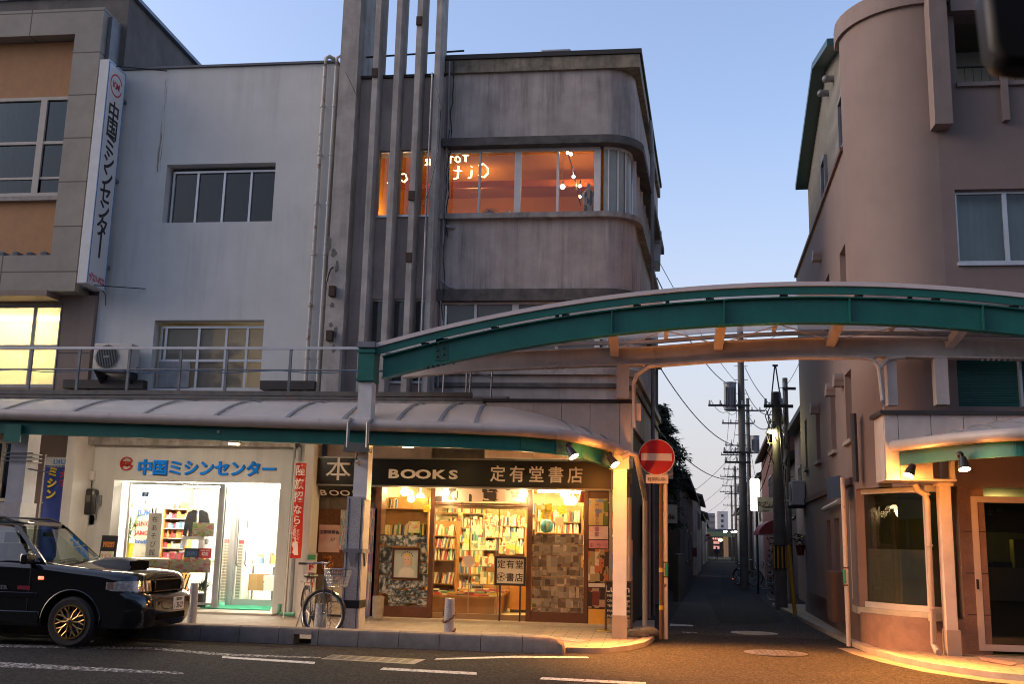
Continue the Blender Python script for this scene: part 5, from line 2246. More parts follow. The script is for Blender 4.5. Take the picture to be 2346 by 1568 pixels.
x0, x1 = PY(2158, 1300, 16.4)[0], PY(2183, 1300, 16.4)[0]
m = MB()
m.box(x0, x1, 16.3, 16.52, .42, zb_ - .03)
m.box(x0 - .03, x1 + .03, 16.25, 16.56, zb_ - .08, zb_ - .032)
m.build('column', CREAM, rc)
m = MB()
m.box(x0 - .01, x1 + .03, 16.28, 16.54, .06, .42)
m.build('column_base', MATS['column_base'], rc)
m = MB()
xp = PY(2131, 1300, 16.45)[0]
m.tube([(xp - .16, 16.45, zb_ - .05), (xp - .12, 16.45, zb_ - .14), (xp - .02, 16.45, zb_ - .2), (xp, 16.45, zb_ - .3), (xp, 16.45, .2), (xp + .02, 16.4, .12), (xp + .03, 16.32, .1)], .048, 10)
for z in (.7, 1.6, 2.35):
 m.cyl((xp, 16.45, z), (xp, 16.45, z + .03), .056, n=10)
m.build('downpipe', MATS['gutter_cream'], rc)

# ================================================================== lamps on the canopies
def spotlight(u, v, y, target, energy, label, ang=98):
 x, z = PY(u, v, y)
 t = thing('spotlight', label, 'spotlight', (x, y, z), 'orange spotlights on the canopy beams')
 d = (Vector(target) - Vector((x, y, z))).normalized()
 p = Vector((x, y, z))
 b = p - d * .17
 m = MB()
 m.cyl(b, p, .045, .08, 18)
 m.build('housing', BLACK, t)
 m = MB()
 m.cyl(p - d * .012, p + d * .004, .07, n=18)
 m.build('lens', glow('sodium_lens', (1, .55, .2), 120), t)
 m = MB()
 m.cyl(b + Vector((0, 0, .02)), b + Vector((0, .12, .05)), .02, n=8)
 m.sph(b + Vector((0, .1, .04)), .05, 10, 8)
 m.build('bracket', BLACK, t)
 point('added_spill', p + d * .06, energy * .035, SODIUM, .05, t)  # extra point light, added to warm the underside of the arch
 spot('spotlight_beam', p + d * .03, target, energy, SODIUM, ang, .7, .06, t)
 return t


spotlight(1315, 1047, 15.72, (.7, 14.9, 0), 950, 'orange spotlight on the green beam left of the white corner column')
spotlight(1409, 1066, 16.45, (1.4, 15.2, 0), 950, 'orange spotlight nearest the white column by the no entry sign')
spotlight(2082, 1090, 15.6, (2.4, 14.9, 0), 1250, 'orange spotlight at the tip of the right canopy')
spotlight(2210, 1076, 14.45, (4.2, 13.6, 0), 600, 'orange spotlight further right along the right canopy')

# ================================================================== street furniture
def bollard(u, vtop, y, r, label, chain=0):
 x, z = PY(u, vtop, y)
 t = thing('bollard', label, 'bollard', (x, y, .06), 'grey stone bollards along the kerb')
 m = MB()
 m.cyl((x, y, .06), (x, y, z - .1), r * 1.12, r, 20)
 m.cyl((x, y, z - .09), (x, y, z), r * .98, r * .92, 20)
 m.cyl((x, y, z - .1), (x, y, z - .09), r * .9, n=20)
 m.build('post', GRAN, t)
 if chain:
  m = MB()
  for c0, rr_ in ((z - .28, r * 1.22), (z - .5, r * 1.22), (z - .55, r * 1.2)):
   N = 22
   for k in range(N):
    a, b = 2 * math.pi * k / N, 2 * math.pi * (k + .8) / N
    zz = lambda q: c0 + .06 * math.sin(q + 1) + .008 * math.sin(9 * q)
    m.tube([(x + rr_ * math.cos(a), y + rr_ * math.sin(a), zz(a)), (x + rr_ * math.cos(b), y + rr_ * math.sin(b), zz(b))], .014, 6)
  m.tube([(x - r * 1.2, y, z - .26), (x - r * 1.25, y, z - .2), (x - r * 1.2, y, z - .15)], .012, 6)
  m.build('chain', RUSTY, t)
 else:
  m = MB()
  for k in range(12):
   a = k * .06
   m.sph((x - r - .02 - a, y + .05 + a * .6, z - .1 - .12 * math.sin(math.pi * k / 14)), .013, 6, 5)
  for s_ in (-1, 1):
   m.tube([(x + s_ * r, y, z - .1), (x + s_ * (r + .03), y, z - .09), (x + s_ * (r + .03), y, z - .13)], .009, 6)
  m.build('chain', RUSTY, t)
 return t


bollard(446, 1337, 15.95, .065, 'grey stone bollard behind the front of the parked car')
bollard(1031, 1372, 15.75, .075, 'grey bollard wrapped with a rusty chain before the bookshop door', 1)
x, z = PY(735, 1368, 15.9)
t = thing('bollard', 'grey stone bollard seen through the bicycle front wheel', 'bollard', (x, 15.95, .06), 'grey stone bollards along the kerb')
m = MB()
m.cyl((x, 15.95, .06), (x, 15.95, .52), .1, .08, 18)
m.build('post', GRAN, t)

# no-entry sign on its rusty pole, white pole beside it
sx, sy = PZ(1515, 1466)
sg1 = thing('no_entry_sign', 'round red no entry sign with white bar on a rusty brown pole', 'road sign', (sx, sy, 0))
c = PY(1504, 1048, sy - .06)
rr_ = 40 / 2400 * sy * 1.02
m = MB()
m.cyl((c[0], sy - .05, c[1]), (c[0], sy - .068, c[1]), rr_ * .955, n=48)
m.build('red_disc', mat('sign_red', (.4, .006, .006), .45, var=.05, vs=8), sg1)
m = MB()
m.cyl((c[0], sy - .045, c[1]), (c[0], sy - .062, c[1]), rr_, n=48)
m.build('white_rim', mat('sign_white', (.6, .54, .5), .5, var=.03), sg1)
m = MB()
m.box(c[0] - rr_ * .84, c[0] + rr_ * .84, sy - .072, sy - .069, c[1] - rr_ * .2, c[1] + rr_ * .2)
m.build('white_bar', MATS['sign_white'], sg1)
m = MB()
m.tube([(sx, sy, 0), (sx, sy, c[1] + .25)], .033, 12)
m.build('pole', RUSTY, sg1)
m = MB()
for v in (1307, 1393):
 z = PY(1515, v, sy)[1]
 m.cyl((sx, sy, z - .035), (sx, sy, z + .035), .037, n=12)
m.build('yellow_band', mat('yellow_tape', (.6, .35, .02), .5), sg1)
x0, x1, z0, z1 = RECT(1479.5, 1088, 1531, 1109, sy - .06)
m = MB()
m.box(x0, x1, sy - .065, sy - .05, z0, z1)
m.build('plate', MATS['sign_white'], sg1)
m = MB()
w_ = x1 - x0
for ch, fx, sc_ in (('軽', .17, 1), ('車', .33, 1), ('両', .49, 1), ('を', .63, .7), ('除', .77, 1), ('く', .9, .7)):
 m.text(ch, x0 + w_ * fx, sy - .067, z0 + .045, .068 * sc_, .001, .006, 1.0)
m.build('plate_lettering', DARK, sg1)
px_, py_ = PZ(1526, 1467)
sg2 = thing('sign_pole', 'white pole with the grey back of a sign behind the no entry sign', 'sign pole', (px_, py_ + .1, 0))
m = MB()
m.tube([(px_, py_ + .1, 0), (px_, py_ + .1, PY(1528, 1035, py_)[1])], .036, 12)
m.build('pole', mat('white_pole', (.62, .54, .46), .45, var=.08, rust=.12), sg2)
x0, x1, z0, z1 = RECT(1531, 1040, 1542, 1098, py_ + .2)
m = MB()
m.box(x0, x1, py_ + .17, py_ + .185, z0, z1 + .1)
m.box(x0 - .06, x0 + .05, py_ + .13, py_ + .17, z0 + .05, z0 + .09)
m.box(x0 - .06, x0 + .05, py_ + .13, py_ + .17, z1 - .09, z1 - .05)
m.build('sign_back', mat('sign_grey', (.3, .33, .37), .4, .5), sg2)
m = MB()
for v in (1290, 1323):
 z = PY(1527, v, py_)[1]
 m.cyl((px_, py_ + .1, z - .012), (px_, py_ + .1, z + .012), .041, n=12)
m.build('clamp', RUSTY, sg2)
m = MB()
z0_, z1_ = PY(1530, 1321, py_)[1], PY(1530, 1292, py_)[1]
m.cyl((px_ + .006, py_ + .097, z0_), (px_ + .006, py_ + .097, z1_), .036, n=12)
m.build('sticker', mat('green_sticker', (.03, .3, .17), .5), sg2)
# white pole on the right
rx, ry = PZ(1945, 1482)
sg3 = thing('sign_pole', 'leaning white pole with an edge-on blue sign at the kerb by the show window', 'sign pole', (rx, ry, 0))
tx, tz = PY(1930, 1095, ry)
m = MB()
m.tube([(rx, ry, 0), (tx, ry, tz)], .038, 12)
m.build('pole', MATS['white_pole'], sg3)
m = MB()
for v in (1302, 1342):
 x, z = PY(1938, v, ry)
 m.cyl((x, ry, z - .012), (x, ry, z + .012), .044, n=12)
m.build('clamp', RUSTY, sg3)
m = MB()
a = PY(1937.5, 1338, ry)
b = PY(1936.5, 1306, ry)
m.cyl((a[0] - .006, ry - .003, a[1]), (b[0] - .006, ry - .003, b[1]), .037, n=12)
m.build('sticker', MATS['green_sticker'], sg3)
z0, z1 = PY(1922, 1140, ry)[1], PY(1922, 1090, ry)[1]
m = MB()
M_ = Matrix.Translation((tx - .03, ry + .02, 0)) @ Matrix.Rotation(R(97), 4, 'Z')
m.box(.02, .75, -.01, .01, z0, z1, M_)
m.build('sign_board', mat('blue_sign', (.04, .07, .13), .5), sg3)

# ---------- vertical shop sign box
vsn = thing('vertical_sign', 'tall white sign box with black vertical lettering on the edge of the white building', 'hanging sign', (-11.3, 18.9, 5.9))
q = {}
for nm, (u, v), yy in (('ft', (232, 133), 18.75), ('fb', (189, 650), 18.75), ('mt', (251, 135), 18.72), ('mb', (217, 648), 18.72), ('bt', (286, 158), 19.3), ('bb', (240, 655), 19.3)):
 q[nm] = PY(u, v, yy)
xA, xB, xC = q['ft'][0], q['mt'][0], q['bt'][0]
zt, zb_ = q['mt'][1], q['mb'][1]
ys0, ys1 = 18.72, 19.42
m = MB()
m.box(xA, xB, ys0, ys1, zb_, zt)
m.build('sign_box', mat('white_sheet', (.56, .57, .58), .4, .1, var=.06, vs=4, streak=.35, streak_col=(.25, .2, .16)), vsn)
# lettered face looks to the right (+x)
F = Matrix.Translation((xB + .002, (ys0 + ys1) / 2, 0)) @ Matrix.Rotation(math.pi / 2, 4, 'Z')
m = MB()
m.box(-.34, .34, -.006, 0, zb_ + .03, zt - .03, F)
m.build('face', mat('sign_face', (.6, .6, .6), .35, var=.03), vsn)
m = MB()
for a in (-.345, .32):
 m.box(a, a + .025, -.009, -.0065, zb_ + .03, zt - .03, F)
m.box(-.32, .32, -.009, -.0065, zt - .05, zt - .03, F)
m.build('blue_border', mat('border_blue', (.03, .25, .6), .5, var=.05), vsn)
m = MB()
H = zt - zb_
chars = '中国ミシンセンター'
for i, ch in enumerate(chars):
 zc = zt - 1.0 - i * (H - 1.55) / 9
 if ch == 'ー':
  m.box(-.035, .035, -.009, -.0065, zc - .3, zc + .3, F)
 else:
  m.text(ch, 0, -.008, zc - .18, .46, .001, .022, 1.0, M=F)
m.build('lettering', mat('sign_black', (.015, .015, .017), .5, var=0), vsn)
m = MB()
zc = zt - .43
for k in range(26):
 a0, a1 = R(20 + k * 12.5), R(32.5 + k * 12.5)
 m.prism_y([(.24 * math.cos(a0), zc + .24 * math.sin(a0)), (.24 * math.cos(a1), zc + .24 * math.sin(a1)), (.21 * math.cos(a1), zc + .21 * math.sin(a1)), (.21 * math.cos(a0), zc + .21 * math.sin(a0))], -.009, -.0065, F)
m.text('KM', 0, -.008, zc - .07, .2, .001, .03, M=F)
m.text('(代)21-0222', 0, -.008, zb_ + .1, .17, .001, .03, .72, M=F)
m.build('red_marks', mat('sign_crimson', (.5, .02, .05), .5, var=0), vsn)
m = MB()
m.tube([(xB, 19.0, zt - .02), (PY(383, 162, 19.58)[0], 19.58, PY(383, 162, 19.58)[1])], .012, 6)
m.tube([(xB, 19.0, zb_ + .02), (PY(333, 662, 19.58)[0], 19.58, PY(333, 662, 19.58)[1])], .01, 6)
a = PY(242, 700, 19.5)
m.tube([(xB, 19.35, zb_), (a[0] + .01, 19.45, a[1] + .2), (a[0], 19.5, a[1])], .009, 6)
m.build('stay_cable', BLACK, vsn)
m = MB()
for zz in (zb_ + .5, zb_ + H * .5, zt - .6):
 m.box(xA + .05, xB - .02, ys1, 19.6, zz, zz + .06)
m.build('bracket', STEEL, vsn)
# ---------- air conditioner
x0, x1, z0, z1 = RECT(217, 787, 297, 850, 19.15)
acn = thing('air_conditioner', 'white outdoor air conditioner unit on the white wall behind the railing', 'air conditioner', ((x0 + x1) / 2, 19.3, z0))
m = MB()
m.box(x0, x1, 19.15, 19.5, z0, z1)
m.build('casing', mat('ac_white', (.5, .47, .44), .5, var=.06, vs=4, streak=.2), acn, bevel=.015)
cx, cz = PY(245, 818, 19.14)
m = MB()
m.cyl((cx, 19.149, cz), (cx, 19.135, cz), .26, n=8)
m.build('fan_surround', mat('ac_beige', (.3, .27, .24), .6), acn)
m = MB()
m.cyl((cx, 19.136, cz), (cx, 19.128, cz), .225, n=28)
m.build('fan_grille', DARK, acn)
m = MB()
for i in range(-6, 7):
 h = math.sqrt(max(0, .22 ** 2 - (i * .034) ** 2))
 m.box(cx + i * .034 - .004, cx + i * .034 + .004, 19.12, 19.126, cz - h, cz + h)
m.box(cx - .06, cx + .06, 19.116, 19.12, cz - .02, cz + .02)
m.build('fan_wire', STEEL, acn)
m = MB()
for x in (x0 + .05, x1 - .1):
 m.prism_x([(19.12, z0 - .002), (19.59, z0 - .002), (19.59, z0 - .28), (19.5, z0 - .28)], x, x + .05)
m.build('bracket', DARK, acn)
m = MB()
m.tube([(x1, 19.4, z0 + .1), (x1 + .15, 19.5, z0 + .06), (x1 + .4, 19.57, z0 + .05)], .02, 8)
m.build('hose', SILL, acn)
# ---------- meters, wall lamp by the sewing shop
mt0 = thing('electric_meter', 'pair of black electricity meters in a recess of the white shop wall', 'electricity meter', (-11, 19.5, 1.65))
m = MB()
for u0, u1, v0, v1 in ((165, 190, 1122, 1183), (188, 214, 1120, 1181)):
 x0, x1, z0, z1 = RECT(u0, v0, u1, v1, 19.45)
 m.box(x0, x1, 19.42, 19.62, z0, z1)
m.build('meter', mat('meter_black', (.03, .03, .032), .3, var=.1), mt0, bevel=.05)
m = MB()
for u, v in ((177, 1145), (201, 1141)):
 x, z = PY(u, v, 19.41)
 m.box(x - .05, x + .05, 19.408, 19.419, z - .08, z + .05)
m.build('dial_window', mat('dial_glass', (.12, .12, .11), .1), mt0)
m = MB()
x0, x1, z0, z1 = RECT(215, 1135, 227, 1158, 19.5)
m.box(x0, x1, 19.5, 19.599, z0, z1)
m.tube([((x0 + x1) / 2, 19.55, z0), ((x0 + x1) / 2 - .01, 19.55, z0 - .3)], .02, 8)
m.build('switch_box', STEEL, mt0)
x, z = PY(207, 1090, 19.5)
m = MB()
m.box(x - .065, x + .065, 19.48, 19.6, z - .1, z + .1)
wl = thing('wall_box', 'small white rounded box on the white wall above the meters', 'junction box', (x, 19.55, z))
m.build('cover', WHITE, wl, bevel=.03)
m = MB()
m.tube([(x, 19.58, z - .1), (x + .01, 19.57, z - .2), (x + .03, 19.58, z - .3)], .01, 6)
m.build('wire', BLACK, wl)


# ---------- fabric banners
def banner(name_label, cat_, X, Yb, z0, z1, wid, col, pole_top, skew=0.0, clip=None):
 t = thing('banner', name_label, cat_, (X, Yb, .06))
 m = MB()
 vs, fs = [], []
 NX_, NZ_ = 8, 20
 for j in range(NZ_ + 1):
  f = j / NZ_
  for i in range(NX_ + 1):
   g = i / NX_
   vs.append((X + wid * g + skew * f, Yb + .025 * math.sin(g * 7 + f * 5) + .015 * math.sin(f * 11), z0 + (z1 - z0) * f))
 for j in range(NZ_):
  for i in range(NX_):
   a = j * (NX_ + 1) + i
   fs.append((a, a + 1, a + NX_ + 2, a + NX_ + 1))
 m.add(vs, fs, True)
 m.build('cloth', col, t)
 m = MB()
 m.tube([(X + wid * (1 if wid < 0 else 0) - .03 - .02, Yb, .06), (X - .03 + skew, Yb, pole_top)], .013, 8)
 m.tube([(X - .04 + skew, Yb, z1 + .02), (X + wid + skew, Yb, z1 + .02)], .01, 8)
 for k in range(5):
  f = k / 5
  m.cyl((X - .04 + skew * f, Yb - .01, z0 + (z1 - z0) * f + .1), (X + .02 + skew * f, Yb - .01, z0 + (z1 - z0) * f + .1), .01, n=6)
 m.build('pole', mat('banner_pole', (.6, .57, .53), .4), t)
 return t


REDC = mat('red_cloth', (.62, .035, .02), .75, var=.12, vs=6)
xb0, zb0 = PY(664, 1280, 18.6)
xb1, zb1 = PY(680, 1062, 18.6)
w_ = PY(688, 1280, 18.6)[0] - xb0
bn = banner('red vertical banner with white characters between the two shops', 'banner', xb0, 18.6, zb0, zb1, w_, REDC, zb1 + .08, xb1 - xb0)
m = MB()
lst = [('陸', .88, .2), ('旗', .735, .2), ('招', .6, .2), ('な', .47, .18), ('ら', .36, .18)]
for ch, f, h in lst:
 z = zb0 + (zb1 - zb0) * f
 m.text(ch, xb0 + w_ / 2 + (xb1 - xb0) * f, 18.55, z, h, .002, .018, .9)
for i, ch in enumerate('どの様に'):
 z = zb0 + (zb1 - zb0) * (.31 - i * .035)
 m.text(ch, xb0 + w_ * .35 + (xb1 - xb0) * .3, 18.55, z, .07, .002, .02)
for i, ch in enumerate('ミシンこ'):
 z = zb0 + (zb1 - zb0) * (.27 - i * .035)
 m.text(ch, xb0 + w_ * .7 + (xb1 - xb0) * .25, 18.55, z, .065, .002, .02)
fist = [(.15, .0), (.5, -.0), (.72, .04), (.62, .09), (.78, .14), (.72, .2), (.55, .18), (.6, .26), (.5, .27), (.45, .2), (.3, .2), (.2, .12)]
m.prism_y([(xb0 + w_ * (1 - a), zb0 + .06 + b * 1.2) for a, b in fist], 18.548, 18.552)
m.build('lettering', mat('banner_white', (.75, .68, .66), .7, var=0), bn)
# blue banner, printed side seen reversed, behind the white column
x0, z0 = PY(91, 1205, 19.2)
x1, z1 = PY(96, 1048, 19.2)
w_ = PY(146, 1100, 19.2)[0] - x1
bb = banner('blue banner with yellow characters hanging beside the white column of the sewing shop', 'banner', x0, 19.2, z0 - .9, z1 - .16, w_, mat('blue_cloth', (.03, .06, .3), .75, var=.12, vs=6), z1 + .05, .0)
m = MB()
m.box(x0, x0 + w_, 19.18, 19.186, z1 - .165, z1)
m.build('white_header', mat('header_cloth', (.5, .52, .56), .8), bb)
m = MB()
m.text('JUKI', x0 + w_ * .62, 19.17, z1 - .13, .12, .002, .03, 1.4, mirror=True)
m.build('blue_lettering', mat('header_blue', (.08, .22, .55), .6), bb)
m = MB()
for i, ch in enumerate('ミシン'):
 m.text(ch, x0 + w_ * .38, 19.14, z1 - .36 - i * .215, .2, .003, .045, 1.05)
m.build('yellow_lettering', mat('banner_yellow', (.6, .48, .01), .6, var=0), bb)
m = MB()
for i in range(36):
 m.box(x0 + .015, x0 + .022, 19.14, 19.143, z1 - .2 - i * .03, z1 - .185 - i * .03)
for i in range(14):
 m.box(x0 + .02 + i * .03, x0 + .035 + i * .03, 19.14, 19.143, z1 - .19, z1 - .183)
m.build('dotted_border', MATS['banner_white'], bb)
m = MB()
for i, ch in enumerate('大特'):
 m.text(ch, x0 + w_ * .82, 19.14, z1 - .38 - i * .17, .13, .003, .05)
m.build('red_lettering', mat('banner_red', (.5, .02, .05), .6, var=0), bb)

# ================================================================== parked car
def lathe_y(mm, prof, cx, cy, cz, n=40, smooth=True):
 """profile (r, dy) spun about an axis along y"""
 vs, fs = [], []
 for r, dy in prof:
  for k in range(n):
   a = 2 * math.pi * k / n
   vs.append((cx + r * math.cos(a), cy + dy, cz + r * math.sin(a)))
 for i in range(len(prof) - 1):
  for k in range(n):
   fs.append((i * n + k, i * n + (k + 1) % n, (i + 1) * n + (k + 1) % n, (i + 1) * n + k))
 mm.add(vs, fs, smooth)


CARX, CARY = -7.56, 14.24
W2 = .84
car = thing('parked_car', 'black estate car with gold wheels and bonnet scoop parked by the kerb', 'car', (CARX, CARY, 0))
PB = mat('black_car_paint', (.004, .0045, .007), .12, 0, var=.0, coat=1.0)
TRIMB = mat('car_black_trim', (.012, .012, .013), .5)


def arch(cx, r=.405, n=10, z0=.335):
 return [(cx + r * math.cos(R(a)), z0 + r * math.sin(R(a))) for a in [-8 + (196) * k / n for k in range(n + 1)]]


outline = [(.93, .27), (1.0, .36), (1.03, .5), (1.03, .64), (.99, .69), (.93, .715), (.91, .73), (.9, .84), (.86, .915), (.8, .955), (.4, 1.0), (-.1, 1.045), (-.5, 1.085), (-1.0, 1.1), (-2.0, 1.12), (-3.3, 1.14), (-3.42, .9), (-3.42, .45), (-3.25, .35)]
rear = [(p[0], p[1]) for p in reversed(arch(-2.66))]
front = [(p[0], p[1]) for p in reversed(arch(0))]
outline += [(-3.08, .3)] + rear + [(-2.2, .27), (-.46, .27)] + front + [(.46, .27)]
NO = len(outline)
m = MB()
FR = (1, .985, .965, .94, .91, .87, .8, .7, .6, .3)
ysl = [-W2 * q for q in FR] + [W2 * q for q in reversed(FR)]


def nose(f):
 return .27 * (1 - math.sqrt(max(0, 1 - (max(0, f - .58) / .42) ** 2)))


vs = []
for y in ysl:
 f = abs(y) / W2
 for x, z in outline:
  xx, zz = x, z
  if x > .5:
   xx = x - nose(f) * min(1, (x - .5) / .4)
  if x < -2.9:
   xx = x + .12 * f ** 3
  if z > .88:
   zz = z + .045 * (1 - f ** 2) - .075 * (1 - math.sqrt(max(0, 1 - (max(0, f - .88) / .12) ** 2)))
  inset = 0
  if z < .45:
   inset = .03
  yy = y * (1 - inset * (1 if f > .9 else 0))
  vs.append((CARX + xx, CARY + yy, zz))
n_s = len(ysl)
fs = [(i * NO + k, i * NO + (k + 1) % NO, (i + 1) * NO + (k + 1) % NO, (i + 1) * NO + k) for i in range(n_s - 1) for k in range(NO)]
m.add(vs, fs, True)
m.add(vs[:NO], [tuple(range(NO))[::1]])
m.add(vs[-NO:], [tuple(range(NO))[::-1]])
body = m.build('body', PB, car)
m = MB()
m.box(CARX - 3.2, CARX + .75, CARY - .58, CARY + .58, .3, .75)
m.build('underbody', DARK, car)
m = MB()
m.prism_y([(CARX + .9, .26), (CARX + .9, .29), (CARX - .0 + .5, .29), (CARX + .5, .29)], CARY - .55, CARY + .55)
m.build('chin_spoiler', TRIMB, car)
# bonnet shut line, side rubbing strip, door gaps
m = MB()
ny = CARY - W2
for x in (-.62, -1.68):
 m.box(CARX + x - .004, CARX + x + .004, ny - .003, ny + .02, .3, 1.07)
m.build('door_gap', DARK, car)
m = MB()
m.box(CARX - 2.2, CARX - .44, ny - .012, ny + .02, .3, .46)
m.build('side_cladding', PB, car, bevel=.012)
m = MB()
m.box(CARX - 2.3, CARX - .49, ny - .012, ny - .001, .63, .7)
m.build('side_strip', PB, car, bevel=.006)
m = MB()
m.text('FORESTER', CARX - 1.32, ny - .014, .735, .07, .001, .03, 1.25, 'LEFT')
m.build('side_lettering', mat('car_silver', (.25, .25, .26), .3, .6), car)
m = MB()
m.box(CARX - .78, CARX - .6, ny - .004, ny - .001, .735, .785)
m.build('side_badge', mat('car_badge', (.2, .01, .03), .4), car)
m = MB()
m.box(CARX - .5, CARX - .42, ny - .014, ny + .01, .87, .915)
m.build('side_repeater', glow('amber_repeater', (1, .12, .02), 1.2), car, bevel=.01)
# greenhouse
RZ = 1.6
base = [(-.42, .0, 1.1)]
hw_b, hw_t = W2 - .06, .61


def gl_pt(x, side, z):
 f = (z - 1.08) / (RZ - 1.08)
 return (CARX + x, CARY + side * (hw_b + (hw_t - hw_b) * f), z)


XA0, XA1, XB1, XC0, XC1 = -.45, -1.02, -3.0, -3.3, -3.15
GCAR = glass('car_glass', (.62, .7, .68), 1.3)
m = MB()
for s_ in (-1, 1):
 for x0_, x1_ in ((XA0 - .22, -1.66), (-1.74, -2.62), (-2.7, -3.2)):
  xt0 = max(XA1 - .03, x1_) if x0_ > -1 else x0_
  q = [gl_pt(x0_, s_, 1.1), gl_pt(x1_, s_, 1.12), gl_pt(x1_ + (.05 if x1_ < -3 else 0), s_, 1.53), gl_pt(xt0 if x0_ > -1 else x0_, s_, 1.53)]
  m.add(q, [(0, 1, 2, 3)])
wb_ = [gl_pt(XA0, -1, 1.08), gl_pt(XA0, 1, 1.08), gl_pt(XA1, 1, 1.57), gl_pt(XA1, -1, 1.57)]
cb_, ct_ = (CARX + XA0 + .17, CARY, 1.11), (CARX + XA1 + .1, CARY, 1.585)
m.add([wb_[0], cb_, ct_, wb_[3]], [(0, 1, 2, 3)])
m.add([cb_, wb_[1], wb_[2], ct_], [(0, 1, 2, 3)])
m.build('window_glass', GCAR, car)
m = MB()
for s_ in (-1, 1):
 def pil(xa, xb, w_, za=1.07, zb=1.58):
  a0, a1 = gl_pt(xa, s_, za), gl_pt(xb, s_, zb)
  vs = []
  for p in (a0, a1):
   vs += [(p[0] - w_, p[1], p[2]), (p[0] + w_, p[1], p[2]), (p[0] + w_, p[1] - s_ * .045, p[2]), (p[0] - w_, p[1] - s_ * .045, p[2])]
  m.add(vs, [(0, 1, 5, 4), (1, 2, 6, 5), (2, 3, 7, 6), (3, 0, 4, 7)])
 pil(XA0 - .02, XA1 - .02, .035)
 pil(-1.7, -1.7, .045)
 pil(-2.66, -2.66, .05)
 pil(-3.28, -3.18, .08)
 m.box(CARX - 3.25, CARX + XA0, CARY + s_ * hw_b - .03, CARY + s_ * hw_b + .03, 1.06, 1.1)
m.build('pillar', PB, car)
m = MB()
vs = []
for x, dz in ((XA1 + .1, -.02), (XA1, 0), (-1.6, .035), (-2.4, .035), (-3.1, .0), (-3.25, -.04)):
 for j in range(9):
  f = -1 + j / 4
  vs.append((CARX + x - (.09 * f * f if x > XA1 - .05 else 0), CARY + f * (hw_t + .03), RZ + dz + .05 * (1 - f * f) - (.04 if abs(f) == 1 else 0)))
m.add(vs, [(i * 9 + j, (i + 1) * 9 + j, (i + 1) * 9 + j + 1, i * 9 + j + 1) for i in range(5) for j in range(8)], True)
m.build('roof', PB, car)
m = MB()
for s_ in (-1, 1):
 m.tube([(CARX - 1.1, CARY + s_ * .58, 1.62), (CARX - 1.25, CARY + s_ * .58, 1.68), (CARX - 2.9, CARY + s_ * .58, 1.69), (CARX - 3.1, CARY + s_ * .58, 1.62)], .02, 8)
m.build('roof_rail', TRIMB, car)
m = MB()
m.box(CARX - .72, CARX - .45, CARY - .66, CARY + .66, .98, 1.04)
for s_ in (-.36, .36):
 m.box(CARX - 1.75, CARX - 1.6, CARY + s_ - .24, CARY + s_ + .24, .7, 1.32)
 m.box(CARX - 1.75, CARX - 1.65, CARY + s_ - .11, CARY + s_ + .11, 1.33, 1.48)
m.box(CARX - 2.7, CARX - 2.55, CARY - .6, CARY + .6, .7, 1.25)
m.build('seats', mat('car_fabric', (.02, .02, .022), .8), car)
m = MB()
for k in range(20):
 a, b = 2 * math.pi * k / 20, 2 * math.pi * (k + 1) / 20
 m.tube([(CARX - 1.0 + .06 * math.sin(a), CARY - .36 + .18 * math.cos(a), 1.08 + .17 * math.sin(a)), (CARX - 1.0 + .06 * math.sin(b), CARY - .36 + .18 * math.cos(b), 1.08 + .17 * math.sin(b))], .014, 6)
m.build('steering_wheel', BLACK, car)
m = MB()
m.cbox((CARX - .93, CARY, 1.46), (.04, .22, .06))
m.build('rear_view_mirror', BLACK, car, bevel=.01)
m = MB()
m.cbox((CARX - .62, ny - .09, 1.14), (.1, .22, .14))
m.box(CARX - .65, CARX - .58, ny - .02, ny + .08, 1.06, 1.1)
m.build('wing_mirror', PB, car, bevel=.03)
for cx_a in (0, -2.66):
 m = MB()
 for s_ in (-1, 1):
  m.tube([(CARX + cx_a + .415 * math.cos(R(a)), CARY + s_ * (W2 - .005), .335 + .415 * math.sin(R(a))) for a in range(-6, 187, 12)], .013, 8)
 m.build('wheel_arch_lip', PB, car)
# bonnet crown, scoop
m = MB()
sc_ = []
for x, w_, h in ((.62, .27, .028), (.5, .29, .125), (.3, .29, .14), (.05, .26, .115), (-.15, .22, .03)):
 zb_ = interp([(-.5, 1.13), (-.1, 1.09), (.4, 1.045), (.8, 1.0)], x)
 x += -.0
 for j in range(9):
  f = -1 + j / 4
  sc_.append((CARX + x, CARY + f * w_, zb_ + h * (1 - abs(f) ** 4) - .02))
m.add(sc_, [(i * 9 + j, i * 9 + j + 1, (i + 1) * 9 + j + 1, (i + 1) * 9 + j) for i in range(1, 4) for j in range(8)], True)
m.build('bonnet_scoop', TRIMB, car)
m = MB()
m.box(CARX + .47, CARX + .506, CARY - .25, CARY + .25, 1.03, 1.125)
m.build('scoop_mouth', mat('scoop_black', (.003, .003, .003), .95, spec=.05), car)
# headlights, grille, plate
HL = glass('lamp_glass', (.95, .95, .95), 2.0)


def fx(y, x):
 f = abs(y) / W2
 return x - nose(f)


